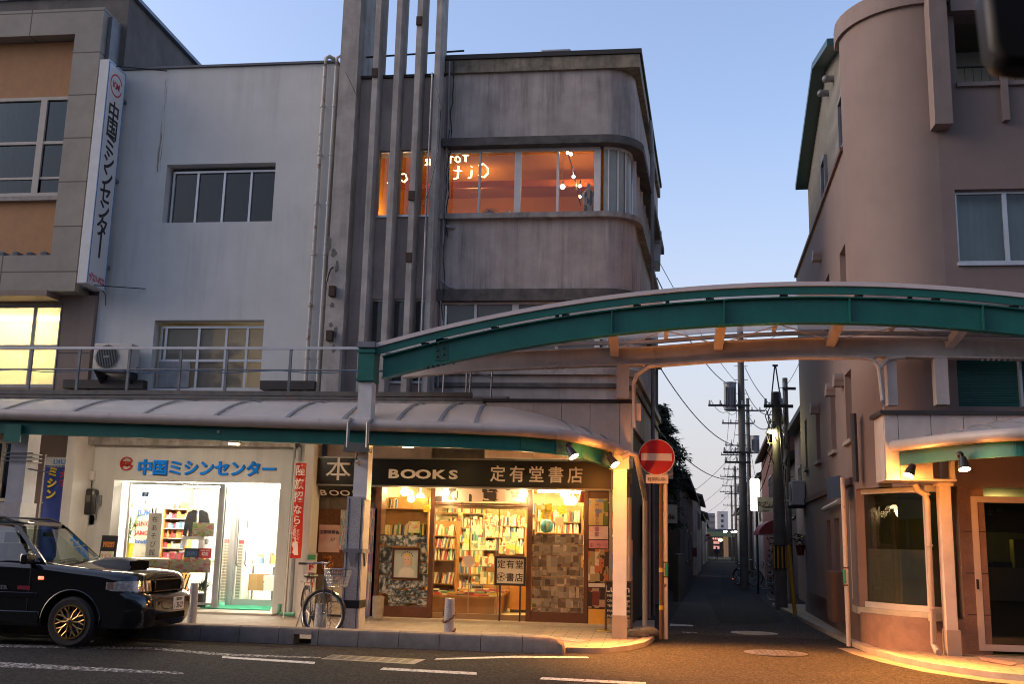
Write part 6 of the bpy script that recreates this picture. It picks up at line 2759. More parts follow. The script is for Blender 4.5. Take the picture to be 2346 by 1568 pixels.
for s_ in (-1, 1):
 yy = [.46, .55, .62, .68, .73, .77, .8, .82, .835]
 for name, mt_, dx, z0_, z1_ in (('headlight', mat('lamp_reflector', (.5, .48, .47), .3, .0, var=.5, vs=25), .012, .75, .88), ('lens', HL, .02, .745, .885)):
  m = MB()
  vs = []
  for a in yy:
   for z in (z0_, z1_):
    back = 0.02 if z > .85 else 0
    vs.append((CARX + fx(a, .9) + dx - back, CARY + s_ * (a + dx * .7 * (a / W2) ** 6), z))
  # wrap along the wing
  for xw in (.56, .47):
   for z in (z0_ + (.02 if xw < .5 else 0), z1_ - .02):
    vs.append((CARX + xw, CARY + s_ * (W2 + dx * .6), z))
  n_ = len(vs) // 2
  m.add(vs, [(2 * i, 2 * i + 2, 2 * i + 3, 2 * i + 1) for i in range(n_ - 1)], True)
  if name == 'headlight':
   hl = m.build(name, mt_, car)
  else:
   m.build(name, mt_, hl)
 m = MB()
 m.add([(CARX + .58, CARY + s_ * (W2 + .012), .77), (CARX + .49, CARY + s_ * (W2 + .012), .785), (CARX + .49, CARY + s_ * (W2 + .012), .855), (CARX + .58, CARY + s_ * (W2 + .012), .865)], [(0, 1, 2, 3)])
 m.build('indicator', mat('amber_lens', (.3, .17, .12), .15), hl)
m = MB()
m.box(CARX + .86, CARX + .925, CARY - .4, CARY + .4, .745, .885)
m.build('grille', mat('black_mesh', (.004, .004, .004), .9, spec=.05), car)
m = MB()
m.frame(CARX, CARX + .8, .735, .9, 0, .02, .014)
gm = MB()
gm.add([(CARX + .94 - v[1], CARY - .4 + (v[0] - CARX), v[2]) for v in m.v], m.f)
gm.build('grille_frame', PB, car)
m = MB()
m.box(CARX + 1.03, CARX + 1.036, CARY + .0, CARY + .0 + .34, .48, .655)
pl_ = m.build('number_plate', mat('plate_white', (.6, .6, .58), .4, var=.02), car)
PM = Matrix.Translation((CARX + 1.038, CARY + .17, 0)) @ Matrix.Rotation(math.pi / 2, 4, 'Z')
m = MB()
m.text('鳥取300', 0, 0, .605, .05, .001, .02, M=PM)
m.text('35-27', .03, 0, .505, .105, .001, .02, .85, M=PM)
m.text('に', -.13, 0, .51, .05, .001, .02, M=PM)
m.build('plate_lettering', mat('plate_ink', (.02, .03, .025), .5, var=0), pl_)
m = MB()
m.text('STi', -.42, 0, .54, .055, .001, .02, 1.2, M=Matrix.Translation((CARX + 1.02, CARY, 0)) @ Matrix.Rotation(math.pi / 2, 4, 'Z'))
m.build('badge', MATS['car_badge'], car)
m = MB()
m.box(CARX + .96, CARX + 1.02, CARY - .42, CARY + .42, .37, .45)
m.build('lower_intake', MATS['black_mesh'], car)
m = MB()
for s_ in (-.3, .3):
 m.tube([(CARX - .38, CARY + s_ - .25, 1.12), (CARX - .45, CARY + s_ + .25, 1.14)], .01, 6)
m.build('wiper', BLACK, car)
# wheels
GOLD = mat('gold_rim', (.42, .25, .09), .3, .85, var=.15)


def wheel(cx, s_):
 cy = CARY + s_ * (W2 - .12)
 cz = .335
 m = MB()
 o = s_
 lathe_y(m, [(.215, -.1 * o), (.29, -.105 * o), (.325, -.08 * o), (.335, -.04 * o), (.335, .04 * o), (.325, .08 * o), (.29, .105 * o), (.225, .1 * o), (.21, .085 * o)], cx, cy, cz)
 w = m.build('wheel', mat('tyre_rubber', (.018, .017, .017), .75, var=.2, vs=20), car)
 m = MB()
 lathe_y(m, [(.224, .1 * o), (.222, .112 * o), (.205, .112 * o), (.195, .09 * o), (.19, -.08 * o)], cx, cy, cz)
 yo = cy + .098 * o
 for k in range(10):
  a = 2 * math.pi * k / 10
  for da in (-.16, .16):
   p0 = (cx + .05 * math.cos(a), yo, cz + .05 * math.sin(a))
   p1 = (cx + .12 * math.cos(a), yo - .004 * o, cz + .12 * math.sin(a))
   p2 = (cx + .2 * math.cos(a + da), yo + .004 * o, cz + .2 * math.sin(a + da))
   m.tube([p0, p1, p2], [.017, .014, .013], 6)
 lathe_y(m, [(.0, .112 * o), (.045, .11 * o), (.06, .1 * o), (.062, .07 * o)], cx, cy, cz, 20)
 m.build('rim', GOLD, w)
 m = MB()
 lathe_y(m, [(0, .05 * o), (.14, .05 * o), (.14, .02 * o)], cx, cy, cz, 24)
 m.build('brake_disc', STEEL, w)
 m = MB()
 lathe_y(m, [(0, .118 * o), (.026, .117 * o), (.028, .108 * o)], cx, cy, cz, 16)
 m.build('hub_cap', DARK, w)


for cx in (CARX, CARX - 2.66):
 for s_ in (-1, 1):
  wheel(cx, s_)

# ================================================================== bicycle leaning by the granite pier
bxf, bzf = PY(741, 1410, 15.62)
fw = Vector((bxf, 15.62, .06 + .345))
bxr = PY(703, 1385, 16.62)[0]
rwv = Vector((bxr, 16.62, .405))
bike = thing('bicycle', 'old silver and black city bicycle with wire basket parked beside the granite pier', 'bicycle', (bxf, 16.1, .06))
CHR = mat('bike_chrome', (.45, .45, .46), .25, .9)
FRM = mat('bike_frame_paint', (.12, .13, .15), .3, .5)
fd = (fw - rwv)
fd.z = 0
fd.normalize()
fdir = Vector((1, -.12, 0)).normalized()     # turned front wheel


def bwheel(c, d, nm):
 def ring(R0, r0, n=36, a0=0, a1=360, seg=6):
  return [c + d * (R0 * math.cos(R(a0 + (a1 - a0) * k / n))) + Vector((0, 0, R0 * math.sin(R(a0 + (a1 - a0) * k / n)))) for k in range(n + 1)]
 m = MB()
 m.tube(ring(.325, .02), .02, 8, False)
 w = m.build(nm, mat('bike_tyre', (.02, .02, .02), .7), bike)
 m = MB()
 m.tube(ring(.3, .01), .012, 6, False)
 m.build('rim', CHR, w)
 m = MB()
 side = Vector((-d.y, d.x, 0))
 for k in range(32):
  a = 2 * math.pi * k / 32
  m.cyl(c + side * (.03 if k % 2 else -.03) + d * (.02 * math.cos(a + 1)) + Vector((0, 0, .02 * math.sin(a + 1))), c + d * (.3 * math.cos(a)) + Vector((0, 0, .3 * math.sin(a))), .0022, n=4, cap=False)
 m.cyl(c - side * .045, c + side * .045, .02, n=10)
 m.build('spokes', CHR, w)
 m = MB()
 pts_ = ring(.352, .02, 24, -5 if nm == 'wheel' else 0, 175)
 vs = []
 for p in pts_:
  vs += [p - side * .028, p + side * .028]
 m.add(vs, [(2 * i, 2 * i + 1, 2 * i + 3, 2 * i + 2) for i in range(len(pts_) - 1)], True)
 m.build('mudguard', CHR, bike)
 return w


bwheel(fw, fdir, 'wheel')
bwheel(rwv, fd, 'wheel')
head = fw - fd * .02 + Vector((0, 0, .52))
hb_ = fw - fd * .06 + Vector((0, 0, .66))
bb_ = rwv + fd * .45 + Vector((0, 0, -.08))
seat_ = rwv + fd * .22 + Vector((0, 0, .38))
m = MB()
m.tube([head + Vector((0, 0, .02)), head - Vector((0, 0, .16))], .02, 10)
m.tube([head - Vector((0, 0, .1)), bb_ + (head - bb_) * .4 - Vector((0, 0, .06)), bb_], .018, 10)
m.tube([bb_, seat_], .017, 10)
m.tube([bb_, rwv], .011, 8)
m.tube([seat_ - Vector((0, 0, .1)), rwv], .009, 8)
sd = Vector((-fdir.y, fdir.x, 0))
for s_ in (-1, 1):
 m.tube([head - Vector((0, 0, .15)), head - Vector((0, 0, .2)) + sd * .04 * s_, fw + sd * .04 * s_], .011, 8)
m.build('frame', FRM, bike)
m = MB()
m.tube([head, hb_ + Vector((0, 0, .05))], .013, 8)
# handlebar swept back, turned with the wheel
pts_ = []
for s_ in (-1, 1):
 pts_ = [hb_ + Vector((0, 0, .05)), hb_ + sd * .12 * s_ + Vector((0, 0, .09)) + fdir * .02, hb_ + sd * .24 * s_ + Vector((0, 0, .07)) - fdir * .06, hb_ + sd * .26 * s_ + Vector((0, 0, .06)) - fdir * .2]
 m.tube(pts_, .011, 8)
m.build('handlebar', CHR, bike)
for s_ in (-1, 1):
 m = MB()
 a = hb_ + sd * .26 * s_ + Vector((0, 0, .06)) - fdir * .18
 m.tube([a, a - fdir * .13], .018, 10)
 m.build('grip', BLACK, bike)
m = MB()
s0 = seat_ + Vector((0, 0, .13))
m.sph(s0 - fd * .04, .12, 14, 8, (.95, 1.15, .36))
m.sph(s0 + fd * .1, .06, 10, 6, (.7, 1.6, .5))
m.build('saddle', mat('saddle_leather', (.014, .012, .012), .35), bike)
m = MB()
m.tube([seat_, s0], .014, 8)
for s_ in (-1, 1):
 m.tube([s0 - fd * .05 + Vector((.05 * s_, 0, -.03)), s0 - fd * .06 + Vector((.05 * s_, 0, -.09))], .012, 6)
m.build('seat_post', CHR, bike)
# basket
bc = fw + fdir * .2 + Vector((0, .02, .52))
m = MB()
for f in range(6):
 z = bc.z - .13 + f * .052
 w_ = .12 + f * .012
 q = [(bc.x - w_, bc.y - .15), (bc.x + w_, bc.y - .15), (bc.x + w_, bc.y + .13), (bc.x - w_, bc.y + .13), (bc.x - w_, bc.y - .15)]
 m.tube([(a, b, z) for a, b in q], .0035 if f < 5 else .007, 5, False)
for i in range(10):
 f = i / 9
 for sy_ in (-.15, .13):
  m.cyl((bc.x - .12 + .24 * f, bc.y + sy_, bc.z - .13), (bc.x - .18 + .36 * f, bc.y + sy_, bc.z + .13), .0028, n=4)
 for sx_ in (-1, 1):
  m.cyl((bc.x + .12 * sx_, bc.y - .15 + .28 * f, bc.z - .13), (bc.x + .18 * sx_, bc.y - .15 + .28 * f, bc.z + .13), .0028, n=4)
 m.cyl((bc.x - .12 + .24 * f, bc.y - .15, bc.z - .13), (bc.x - .12 + .24 * f, bc.y + .13, bc.z - .13), .0028, n=4)
m.build('basket', CHR, bike)
m = MB()
rs_ = rwv - fd * .1 + Vector((0, 0, .4))
for s_ in (-.07, 0, .07):
 m.tube([rwv + fd * .15 + Vector((s_, 0, .42)), rwv - fd * .22 + Vector((s_, 0, .4))], .006, 6)
m.tube([rwv, rwv + Vector((.06, 0, .4))], .006, 6)
m.tube([rwv, rwv + Vector((-.06, 0, .4))], .006, 6)
m.build('carrier', CHR, bike)
m = MB()
lathe_y(m, [(.02, -.01), (.095, -.01), (.095, .01), (.02, .01)], bb_.x + .06, bb_.y, bb_.z, 24)
m.tube([bb_ + Vector((.07, 0, 0)), bb_ + Vector((.08, .05, -.16))], .01, 6)
m.cbox((bb_.x + .13, bb_.y + .05, bb_.z - .17), (.09, .07, .025))
m.cbox((bb_.x - .13, bb_.y - .05, bb_.z + .15), (.09, .07, .025))
m.build('crank', BLACK, bike)
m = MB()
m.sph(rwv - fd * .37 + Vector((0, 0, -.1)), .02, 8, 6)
m.build('reflector', glow('reflector_glow', (1, .15, .02), .8), bike)  # reflected light put in as emission; the reflector is no lamp
m = MB()
m.tube([rwv + Vector((.07, 0, 0)), rwv + Vector((.16, -.02, -.33))], .01, 6)
m.tube([rwv + Vector((-.07, 0, 0)), rwv + Vector((-.16, -.02, -.33))], .01, 6)
m.build('stand', CHR, bike)
lk = MB()
for k in range(26):
 a = k * .24
 lk.sph((fw.x + .12 + .01 * math.sin(k * 2.0), fw.y - .04, .78 - k * .026), .013, 6, 4)
lk.build('lock_chain', STEEL, bike)

# out-of-focus lamp housing under the near canopy, top right
nl = thing('canopy_lamp', 'dark blurred lamp housing hanging high before the pink building balcony', 'lamp', (.5, 1.0, 2.0))
x0, z0 = PY(2287, 150, 1.0)
m = MB()
m.prism_y([(x0 - .008, z0 + .09), (x0 - .005, z0 + .022), (x0 + .004, z0 + .004), (x0 + .03, z0), (x0 + .1, z0 + .005), (x0 + .1, z0 + .09)], 1.0, 1.04)
m.build('housing', mat('lamp_dark', (.012, .01, .01), .5), nl, bevel=.008)
m = MB()
m.box(x0 + .025, x0 + .04, 1.01, 1.025, z0 + .09, z0 + .6)
m.build('hanger', DARK, nl)

# ================================================================== goods, posters and books in and around the two shops
def card(name, label, cat, u0, v0, u1, v1, y, mt_, group=None, th=.006, jit=0):
 x0, x1, z0, z1 = RECT(u0, v0, u1, v1, y)
 m = MB()
 m.box(x0, x1, y, y + th, z0, z1)
 return tag(m.build(name, mt_, None, ((x0 + x1) / 2, y, z0)), label, cat, group)


def copies(proto, spots_, label=None, group=None):
 """proto placed at the first spot, real copies at the others"""
 out = []
 base = Vector(spots_[0])
 proto.location = base
 for s_ in spots_[1:]:
  c = proto.copy()
  COL.objects.link(c)
  c.location = Vector(s_)
  if label:
   c['label'] = label
  out.append(c)
 return out


BWPIC = poster_mat('film_still_print', [(.01, .01, .012), (.014, .015, .018), (.025, .028, .032), (.05, .06, .07), (.07, .13, .17), (.2, .21, .21), (.36, .36, .35), (.45, .45, .43)], 2.4, False, 1.7, .2)
SEPIA = poster_mat('street_photo_print', [(.022, .016, .012), (.05, .036, .028), (.09, .062, .045), (.14, .1, .075), (.17, .145, .125), (.24, .2, .165), (.32, .27, .225), (.38, .34, .29)], .95, True, 1.0, .25)
SALE = poster_mat('sale_flyer_print', [(.6, .6, .48), (.32, .5, .14), (.62, .62, .52), (.62, .25, .22), (.62, .48, .44), (.55, .58, .25), (.64, .6, .52), (.4, .55, .25)], 3.2)
PINKP = poster_mat('pink_print', [(.6, .38, .36), (.55, .3, .29), (.6, .42, .4), (.62, .5, .48)], 1.6, False)
GOODS = random_mat('packaged_goods', [(.6, .1, .05), (.65, .35, .1), (.7, .65, .55), (.6, .25, .3), (.15, .3, .5), (.65, .5, .1), (.7, .68, .62), (.5, .08, .12)], .5)
y = 19.655
# collage of black and white film stills on the left shop window
cells = [(869, 885, 1227, 1246), (886, 907, 1227, 1252), (908, 928, 1227, 1252), (929, 955, 1227, 1254), (956, 979, 1227, 1246), (869, 898, 1253, 1290), (869, 898, 1291, 1318), (869, 884, 1319, 1360), (885, 899, 1319, 1340), (961, 979, 1247, 1268), (961, 979, 1269, 1290), (961, 979, 1291, 1315), (899, 919, 1330, 1352), (920, 940, 1330, 1349), (941, 960, 1330, 1352), (961, 979, 1316, 1345), (885, 907, 1341, 1366), (908, 930, 1353, 1367), (931, 952, 1350, 1366), (953, 979, 1353, 1372), (889, 907, 1367, 1384), (908, 930, 1368, 1388), (931, 954, 1367, 1384), (955, 979, 1373, 1388), (889, 915, 1385, 1405), (916, 938, 1389, 1405), (939, 979, 1389, 1405)]
STILL_ = []
for ph, n_ in (('in the top row of the bookshop window with the portrait', 5), ('down the left side of the framed portrait', 4), ('down the right side of the framed portrait', 3), ('in the row just below the framed portrait', 4), ('in the second row below the framed portrait', 4), ('in the third row below the framed portrait', 4), ('in the bottom row of the bookshop window with the portrait', 3)):
 STILL_ += ['%s film still %s' % (ORD[k], ph) for k in range(n_)]
for i, (a, b, c, d) in enumerate(cells):
 card('film_still', STILL_[i], 'picture', a + .4, c + .4, b - .2, d - .2, y - .008 - .001 * (i % 3), BWPIC, 'film stills on the bookshop window with the portrait')
# collage of brownish street photographs on the right shop window
rnd = random.Random(11)
v = 1226
row_ = 0
while v < 1414:
 col_ = 0
 hgt = rnd.uniform(17, 30)
 u = 1219
 while u < 1334:
  w_ = min(rnd.uniform(16, 30), 1336 - u)
  if w_ > 7:
   card('photograph', '%s photo from the left in the %s row of the collage below the globe' % (ORD[col_], ORD[row_]), 'photograph', u + .3, v + .3, u + w_ - .3, min(v + hgt, 1416) - .3, y - .008 - .001 * rnd.randint(0, 3), SEPIA, 'photographs on the bookshop window with the globe')
  u += w_
  col_ += w_ > 7
 v += hgt
 row_ += 1
# framed drawing of a figure
x0, x1, z0, z1 = RECT(900, 1256, 960, 1330, y - .05)
fr = thing('framed_portrait', 'brown framed pale drawing of a blond person in a white shirt on the window', 'framed picture', ((x0 + x1) / 2, y - .05, z0))
m = MB()
m.frame(x0, x1, z0, z1, y - .06, y - .02, .035)
m.build('frame', mat('dark_wood_frame', (.05, .016, .008), .4), fr)
m = MB()
m.box(x0 + .03, x1 - .03, y - .04, y - .03, z0 + .03, z1 - .03)
m.build('paper', mat('pale_paper', (.36, .42, .42), .7, var=.05), fr)
xm, zm = (x0 + x1) / 2 + .015, (z0 + z1) / 2
hgt = z1 - z0
m = MB()
m.prism_y([(xm - .16, z0 + .045), (xm - .13, zm - .11), (xm - .06, zm - .065), (xm + .06, zm - .065), (xm + .13, zm - .11), (xm + .16, z0 + .045)], y - .044, y - .041)
m.build('painted_shirt', mat('painted_white', (.5, .5, .46), .7), fr)
m = MB()
m.prism_y([(xm + .07 * math.cos(R(a)), zm + .06 + .1 * math.sin(R(a))) for a in range(0, 360, 20)], y - .047, y - .0445)
m.prism_y([(xm - .025, zm - .07), (xm + .025, zm - .07), (xm + .025, zm), (xm - .025, zm)], y - .0475, y - .0448)
m.build('painted_face', mat('painted_skin', (.5, .36, .3), .7), fr)
m = MB()
m.prism_y([(xm + .085 * math.cos(R(a)), zm + .1 + .1 * math.sin(R(a))) for a in range(10, 175, 15)], y - .0445, y - .0412)
m.prism_y([(xm + .06, zm + .1), (xm + .1, zm + .1), (xm + .09, zm - .03), (xm + .065, zm - .02)], y - .0495, y - .048)
m.build('painted_hair', mat('painted_blond', (.5, .36, .1), .7), fr)
m = MB()
for i in range(7):
 a = R(20 + i * 23)
 m.prism_y([(xm + .11 * math.cos(a) + .012 * math.cos(R(60 * k)), zm + .11 + .11 * math.sin(a) + .012 * math.sin(R(60 * k))) for k in range(6)], y - .047, y - .0446)
for dx in (-.03, .03):
 m.box(xm + dx - .01, xm + dx + .01, y - .05, y - .048, zm + .07, zm + .078)
m.build('painted_marks', mat('painted_blue', (.04, .07, .14), .7), fr)
# transom posters
us = [(994, 1018), (1019, 1049), (1050, 1074), (1075, 1104), (1105, 1158), (1159, 1205)]
TRP = poster_mat('transom_print', [(.5, .36, .3), (.55, .42, .36), (.04, .03, .03), (.52, .38, .32), (.55, .4, .34), (.56, .42, .36)], 1.0)
for i, (a, b) in enumerate(us):
 card('magazine_page', '%s pinkish magazine page from the left above the bookshop door' % ORD[i], 'magazine page', a, 1119, b, 1151, 19.605 + .001 * (i % 2), TRP, 'pages above the bookshop door')
m = MB()
x, z = PY(1122, 1137, 19.6)
m.prism_y([(x - .08, z + .03), (x - .02, z + .02), (x + .06, z - .03), (x + .07, z - .05), (x, z - .03)], 19.6, 19.604)
x, z = PY(1185, 1130, 19.6)
m.text("It's play", x - .03, 19.604, z - .02, .06, .001, .01)
m.text('time', x - .05, 19.604, z - .08, .06, .001, .01)
tag(m.build('page_marks', mat('print_ink', (.05, .03, .03), .6)), "dark feather shape and the words It's play time on the page strip", 'print')
# poster column right of the shop window
pcs = [(1349, 1143, 1393, 1205, poster_mat('landscape_print', [(.35, .2, .08), (.45, .33, .12), (.1, .14, .03), (.4, .26, .1), (.14, .2, .3), (.5, .42, .36)], 1.3), 'colourful landscape poster at the top of the poster column'),
  (1349, 1206, 1393, 1237, PINKP, 'pale pink text poster under the landscape poster'),
  (1349, 1238, 1393, 1258, mat('kirari_pink', (.55, .22, .26), .6), 'plain pink poster lettered キラリ on the poster column'),
  (1348, 1259, 1394, 1336, poster_mat('sweets_print', [(.5, .38, .3), (.05, .02, .015), (.4, .12, .04), (.55, .45, .38), (.3, .22, .1), (.04, .02, .02), (.45, .4, .2)], 2.6), 'poster of sweets and dark dishes in a grid of photos'),
  (1348, 1337, 1394, 1347, mat('white_slip', (.55, .5, .45), .6), 'narrow white slip above the dark concert poster'),
  (1348, 1348, 1394, 1395, poster_mat('concert_print', [(.015, .01, .01), (.02, .012, .012), (.3, .2, .15), (.02, .012, .012), (.12, .02, .015), (.015, .01, .01)], 1.6), 'dark concert poster with small figures low on the column'),
  (1348, 1396, 1394, 1434, mat('orange_poster', (.55, .28, .04), .6, var=.1), 'orange poster at the foot of the poster column')]
for a, b, c, d, mt_, lab in pcs:
 card('poster', lab, 'poster', a, b, c, d, 19.6, mt_)
m = MB()
x, z = PY(1371, 1252, 19.596)
m.text('キラリ', x, 19.597, z - .03, .11, .001, .0, 1.0, spacing=1.3)
x, z = PY(1371, 1150, 19.596)
for i, ch in enumerate('代の道と万葉歌'):
 m.text(ch, PY(1368, 1160, 19.596)[0], 19.597, z - .1 - i * .088, .085, .001, .01)
tag(m.build('poster_lettering', mat('violet_ink', (.2, .08, .2), .6, var=0)), 'printed characters on the landscape and pink posters', 'print')
card('poster', 'blue sky poster half hidden behind the white corner column', 'poster', 1403, 1237, 1449, 1331, 19.56, poster_mat('blue_poster_print', [(.08, .12, .3), (.12, .18, .4), (.35, .32, .36), (.1, .14, .32), (.4, .2, .2), (.42, .4, .42)], 1.2))
card('flyer_strip', 'tall narrow strip of colourful flyers left of the bookshop window', 'flyers', 845, 1165, 853, 1415, 19.58, poster_mat('flyer_strip_print', [(.3, .05, .05), (.1, .15, .3), (.4, .36, .3), (.25, .1, .2), (.06, .12, .2)], 7))
# notice board left of the pier
nb = card('notice_board', 'brown cork notice board with torn paper scraps behind the granite pier', 'notice board', 727, 1166, 800, 1318, 19.68, mat('cork_board', (.16, .07, .03), .85, var=.3, vs=20, speck=.4), None, .03)
card('poster', 'pink concert poster on the cork notice board by the bicycle', 'poster', 732, 1203, 777, 1267, 19.67, PINKP)
m = MB()
x, z = PY(755, 1220, 19.66)
m.text('定期演奏会', x, 19.665, z - .03, .075, .001, .02)
m.text('2/7', x + .07, 19.665, z - .16, .07, .001, .02)
tag(m.build('poster_lettering', mat('blue_ink', (.05, .06, .12), .6)), 'dark printed heading on the pink concert poster', 'print')
card('flyer', 'blue and white patterned flyer strip at the right edge of the notice board', 'flyer', 781, 1169, 793, 1261, 19.665, poster_mat('pattern_print', [(.3, .4, .5), (.5, .52, .5), (.15, .3, .45), (.5, .3, .2)], 7))
card('food_photo', 'orange food photograph on the lower notice board', 'photograph', 740, 1273, 763, 1306, 19.67, poster_mat('food_print', [(.3, .1, .02), (.45, .2, .03), (.12, .03, .01), (.4, .05, .02)], 5))
card('poster', 'pale poster with figures low behind the bicycle basket', 'poster', 752, 1320, 792, 1380, 19.66, poster_mat('figure_print', [(.3, .2, .15), (.5, .45, .38), (.12, .08, .06), (.45, .3, .2)], 2))
card('poster', 'white paper near the ground behind the bicycle', 'poster', 752, 1381, 790, 1410, 19.66, mat('white_paper', (.5, .46, .4), .7, var=.1, vs=6))
t = thing('emergency_sign', 'slim white and red standing sign with a green top beside the notice board', 'sign', (-6.55, 19.4, .06))
x0, x1, z0, z1 = RECT(703, 1268, 722, 1340, 19.05)
m = MB()
m.box(x0, x1, 19.05, 19.08, z0 - .5, z1)
m.build('panel', mat('cream_board', (.55, .5, .42), .5), t)
m = MB()
m.box(x0 + .02, x1 - .02, 19.043, 19.049, z1 - .12, z1 - .03)
m.build('green_panel', mat('exit_green', (.05, .3, .1), .5), t)
m = MB()
m.text('ド', (x0 + x1) / 2, 19.045, z1 - .3, .15, .001, .05)
m.text('コ', (x0 + x1) / 2, 19.045, z1 - .46, .15, .001, .05)
m.text('コ', (x0 + x1) / 2, 19.045, z1 - .62, .15, .001, .05)
m.build('lettering', RED, t)
# stone ashtray
x, z = PY(867, 1367, 19.2)
t = thing('stone_pot', 'pale stone cylinder standing at the left foot of the bookshop window', 'stone pot', (x, 19.2, .1))
m = MB()
m.cyl((x, 19.2, .1), (x, 19.2, z), .1, .105, 22)
m.build('body', mat('pale_stone', (.3, .27, .22), .85, var=.15, vs=9, speck=.4), t)
m = MB()
m.cyl((x, 19.2, z - .01), (x, 19.2, z + .006), .085, n=22)
m.build('sand', mat('ash_sand', (.15, .13, .11), .9), t)
# globe lamps under the sign
for i, (u, v, lab) in enumerate(((927.5, 1128, 'leftmost glowing globe lamp over the bookshop window'), (1020, 1130, 'glowing globe lamp at the left end of the page strip'), (1199.5, 1132, 'glowing globe lamp at the right end of the page strip'), (1294, 1134, 'rightmost glowing globe lamp over the bookshop window'))):
 x, z = PY(u, v, 19.45)
 t = thing('globe_lamp', lab, 'globe lamp', (x, 19.45, z), 'globe lamps under the bookshop sign')
 m = MB()
 m.sph((x, 19.45, z), .078, 22, 14)
 m.build('globe', glow('globe_glow', (1, .72, .34), 14), t)
 m = MB()
 m.cyl((x, 19.45, z + .07), (x, 19.45, 2.74), .03, n=12)
 m.build('holder', DARK, t)
 point('globe_light', (x, 19.33, z - .1), 10, (1, .66, .3), .08, t)
# door sign board, glass dot
x0, x1, z0, z1 = RECT(1134.5, 1275, 1204, 1344, 19.5)
t = thing('door_signboard', 'square white board with black frame and shop characters in the bookshop doorway', 'sign board', ((x0 + x1) / 2, 19.5, .1))
m = MB()
m.frame(x0, x1, z0, z1, 19.48, 19.54, .04)
m.build('frame', BLACK, t)
m = MB()
m.box(x0 + .04, x1 - .04, 19.5, 19.51, z0 + .04, z1 - .04)
m.build('board', mat('board_white', (.5, .48, .42), .5, var=.03), t)
m = MB()
W_ = (x1 - x0 - .08) / 3
for i, ch in enumerate('定有堂'):
 m.text(ch, x0 + .04 + W_ * (i + .5), 19.497, z0 + .32, W_ * .98, .001, .012, .98)
for i, ch in enumerate('書店'):
 m.text(ch, x0 + .04 + W_ * (i + 1.5), 19.497, z0 + .09, W_ * .98, .001, .012, .98)
cx, cz = x0 + .04 + W_ * .5, z0 + .155
for k in range(24):
 a0, a1 = R(15 * k), R(15 * k + 15)
 m.prism_y([(cx + .078 * math.cos(a0), cz + .078 * math.sin(a0)), (cx + .078 * math.cos(a1), cz + .078 * math.sin(a1)), (cx + .07 * math.cos(a1), cz + .07 * math.sin(a1)), (cx + .07 * math.cos(a0), cz + .07 * math.sin(a0))], 19.496, 19.499)
for k in range(6):
 a = R(60 * k + 20)
 m.prism_y([(cx + .02 * math.cos(a), cz + .02 * math.sin(a)), (cx + .06 * math.cos(a + .15), cz + .06 * math.sin(a + .15)), (cx + .06 * math.cos(a - .15), cz + .06 * math.sin(a - .15))], 19.496, 19.499)
m.prism_y([(cx + .025 * math.cos(R(40 * k)), cz + .02 * math.sin(R(40 * k))) for k in range(9)], 19.496, 19.499)
m.build('lettering', DARK, t)
m = MB()
for dx in (.1, x1 - x0 - .1):
 m.box(x0 + dx - .015, x0 + dx + .015, 19.53, 19.56, .1, z0 + .02)
m.build('legs', DARK, t)
x, z = PY(1074, 1287, 19.71)
m = MB()
m.cyl((x, 19.71, z), (x, 19.706, z), .11, n=28)
tag(m.build('glass_sticker', mat('pinkish_sticker', (.5, .42, .4), .6), None, (x, 19.71, z)), 'plain pale round sticker in the middle of the glass door', 'sticker')
# chalk board, hose, stone by the column
x0, x1, z0, z1 = RECT(1386, 1331, 1449, 1420, 18.6)
t = thing('chalkboard', 'black chalkboard easel with white menu writing behind the white corner column', 'chalkboard', ((x0 + x1) / 2, 18.6, .06))
m = MB()
m.frame(x0, x1, z0, z1, 18.58, 18.63, .025)
for x in (x0, x1 - .035):
 m.box(x, x + .035, 18.58, 18.63, .06, z0)
 m.box(x, x + .035, 18.85, 18.9, .06, z0 + .3)
m.build('frame', mat('easel_wood', (.08, .04, .02), .6), t)
m = MB()
m.box(x0 + .02, x1 - .02, 18.6, 18.615, z0 + .02, z1 - .02)
m.build('slate', mat('slate_black', (.015, .015, .016), .7, var=.3, vs=6), t)
m = MB()
m.text('Lunch', (x0 + x1) / 2 - .02, 18.597, z1 - .19, .16, .001, .02, 1.1)
for i, s_ in enumerate(('MENU', 'ONE COFFEE', 'TEA', 'PARTY PLAN', 'PARTY PLAN')):
 m.text(s_, x0 + .04, 18.597, z1 - .27 - i * .085, .055, .001, .005, 1.0, 'LEFT')
 m.text('- 480', x1 - .04, 18.597, z1 - .27 - i * .085, .05, .001, .005, 1.0, 'RIGHT')
m.tube([(x0 + .3 + .1 * math.sin(k * .7), 18.597, z1 - .3 - k * .03) for k in range(10)], .01, 5)
m.build('chalk_lettering', mat('chalk_white', (.5, .48, .45), .8), t)
cx, cy = PZ(1392, 1449, .06)
m = MB()
m.tube([(cx + .17 * math.cos(R(k * 15)), cy + .22 * math.sin(R(k * 15)), .075 + .004 * k / 10) for k in range(26)], .011, 6)
m.tube([(cx + .17, cy, .08), (cx + .3, cy + .25, .08), (cx + .35, cy + .5, .1)], .011, 6)
tag(m.build('hose', mat('yellow_hose', (.35, .26, .03), .5)), 'thin yellow hose coiled on the pavement by the white column', 'hose')
cx, cy = PZ(1455, 1461, .06)
m = MB()
m.sph((cx, cy, .09), .19, 14, 8, (1.2, .8, .5))
m.sph((cx + .22, cy + .2, .12), .16, 12, 8, (1.1, .9, .6))
tag(m.build('stone', mat('kerb_stone', (.16, .13, .09), .9, var=.3, vs=9, bump=.5, bs=30), None, (cx, cy, .06)), 'low rough stones at the corner beside the white column', 'stone')
m = MB()
x0, z0 = PY(1440, 1120, 19.0)
x1, _ = PY(1425, 1440, 19.0)
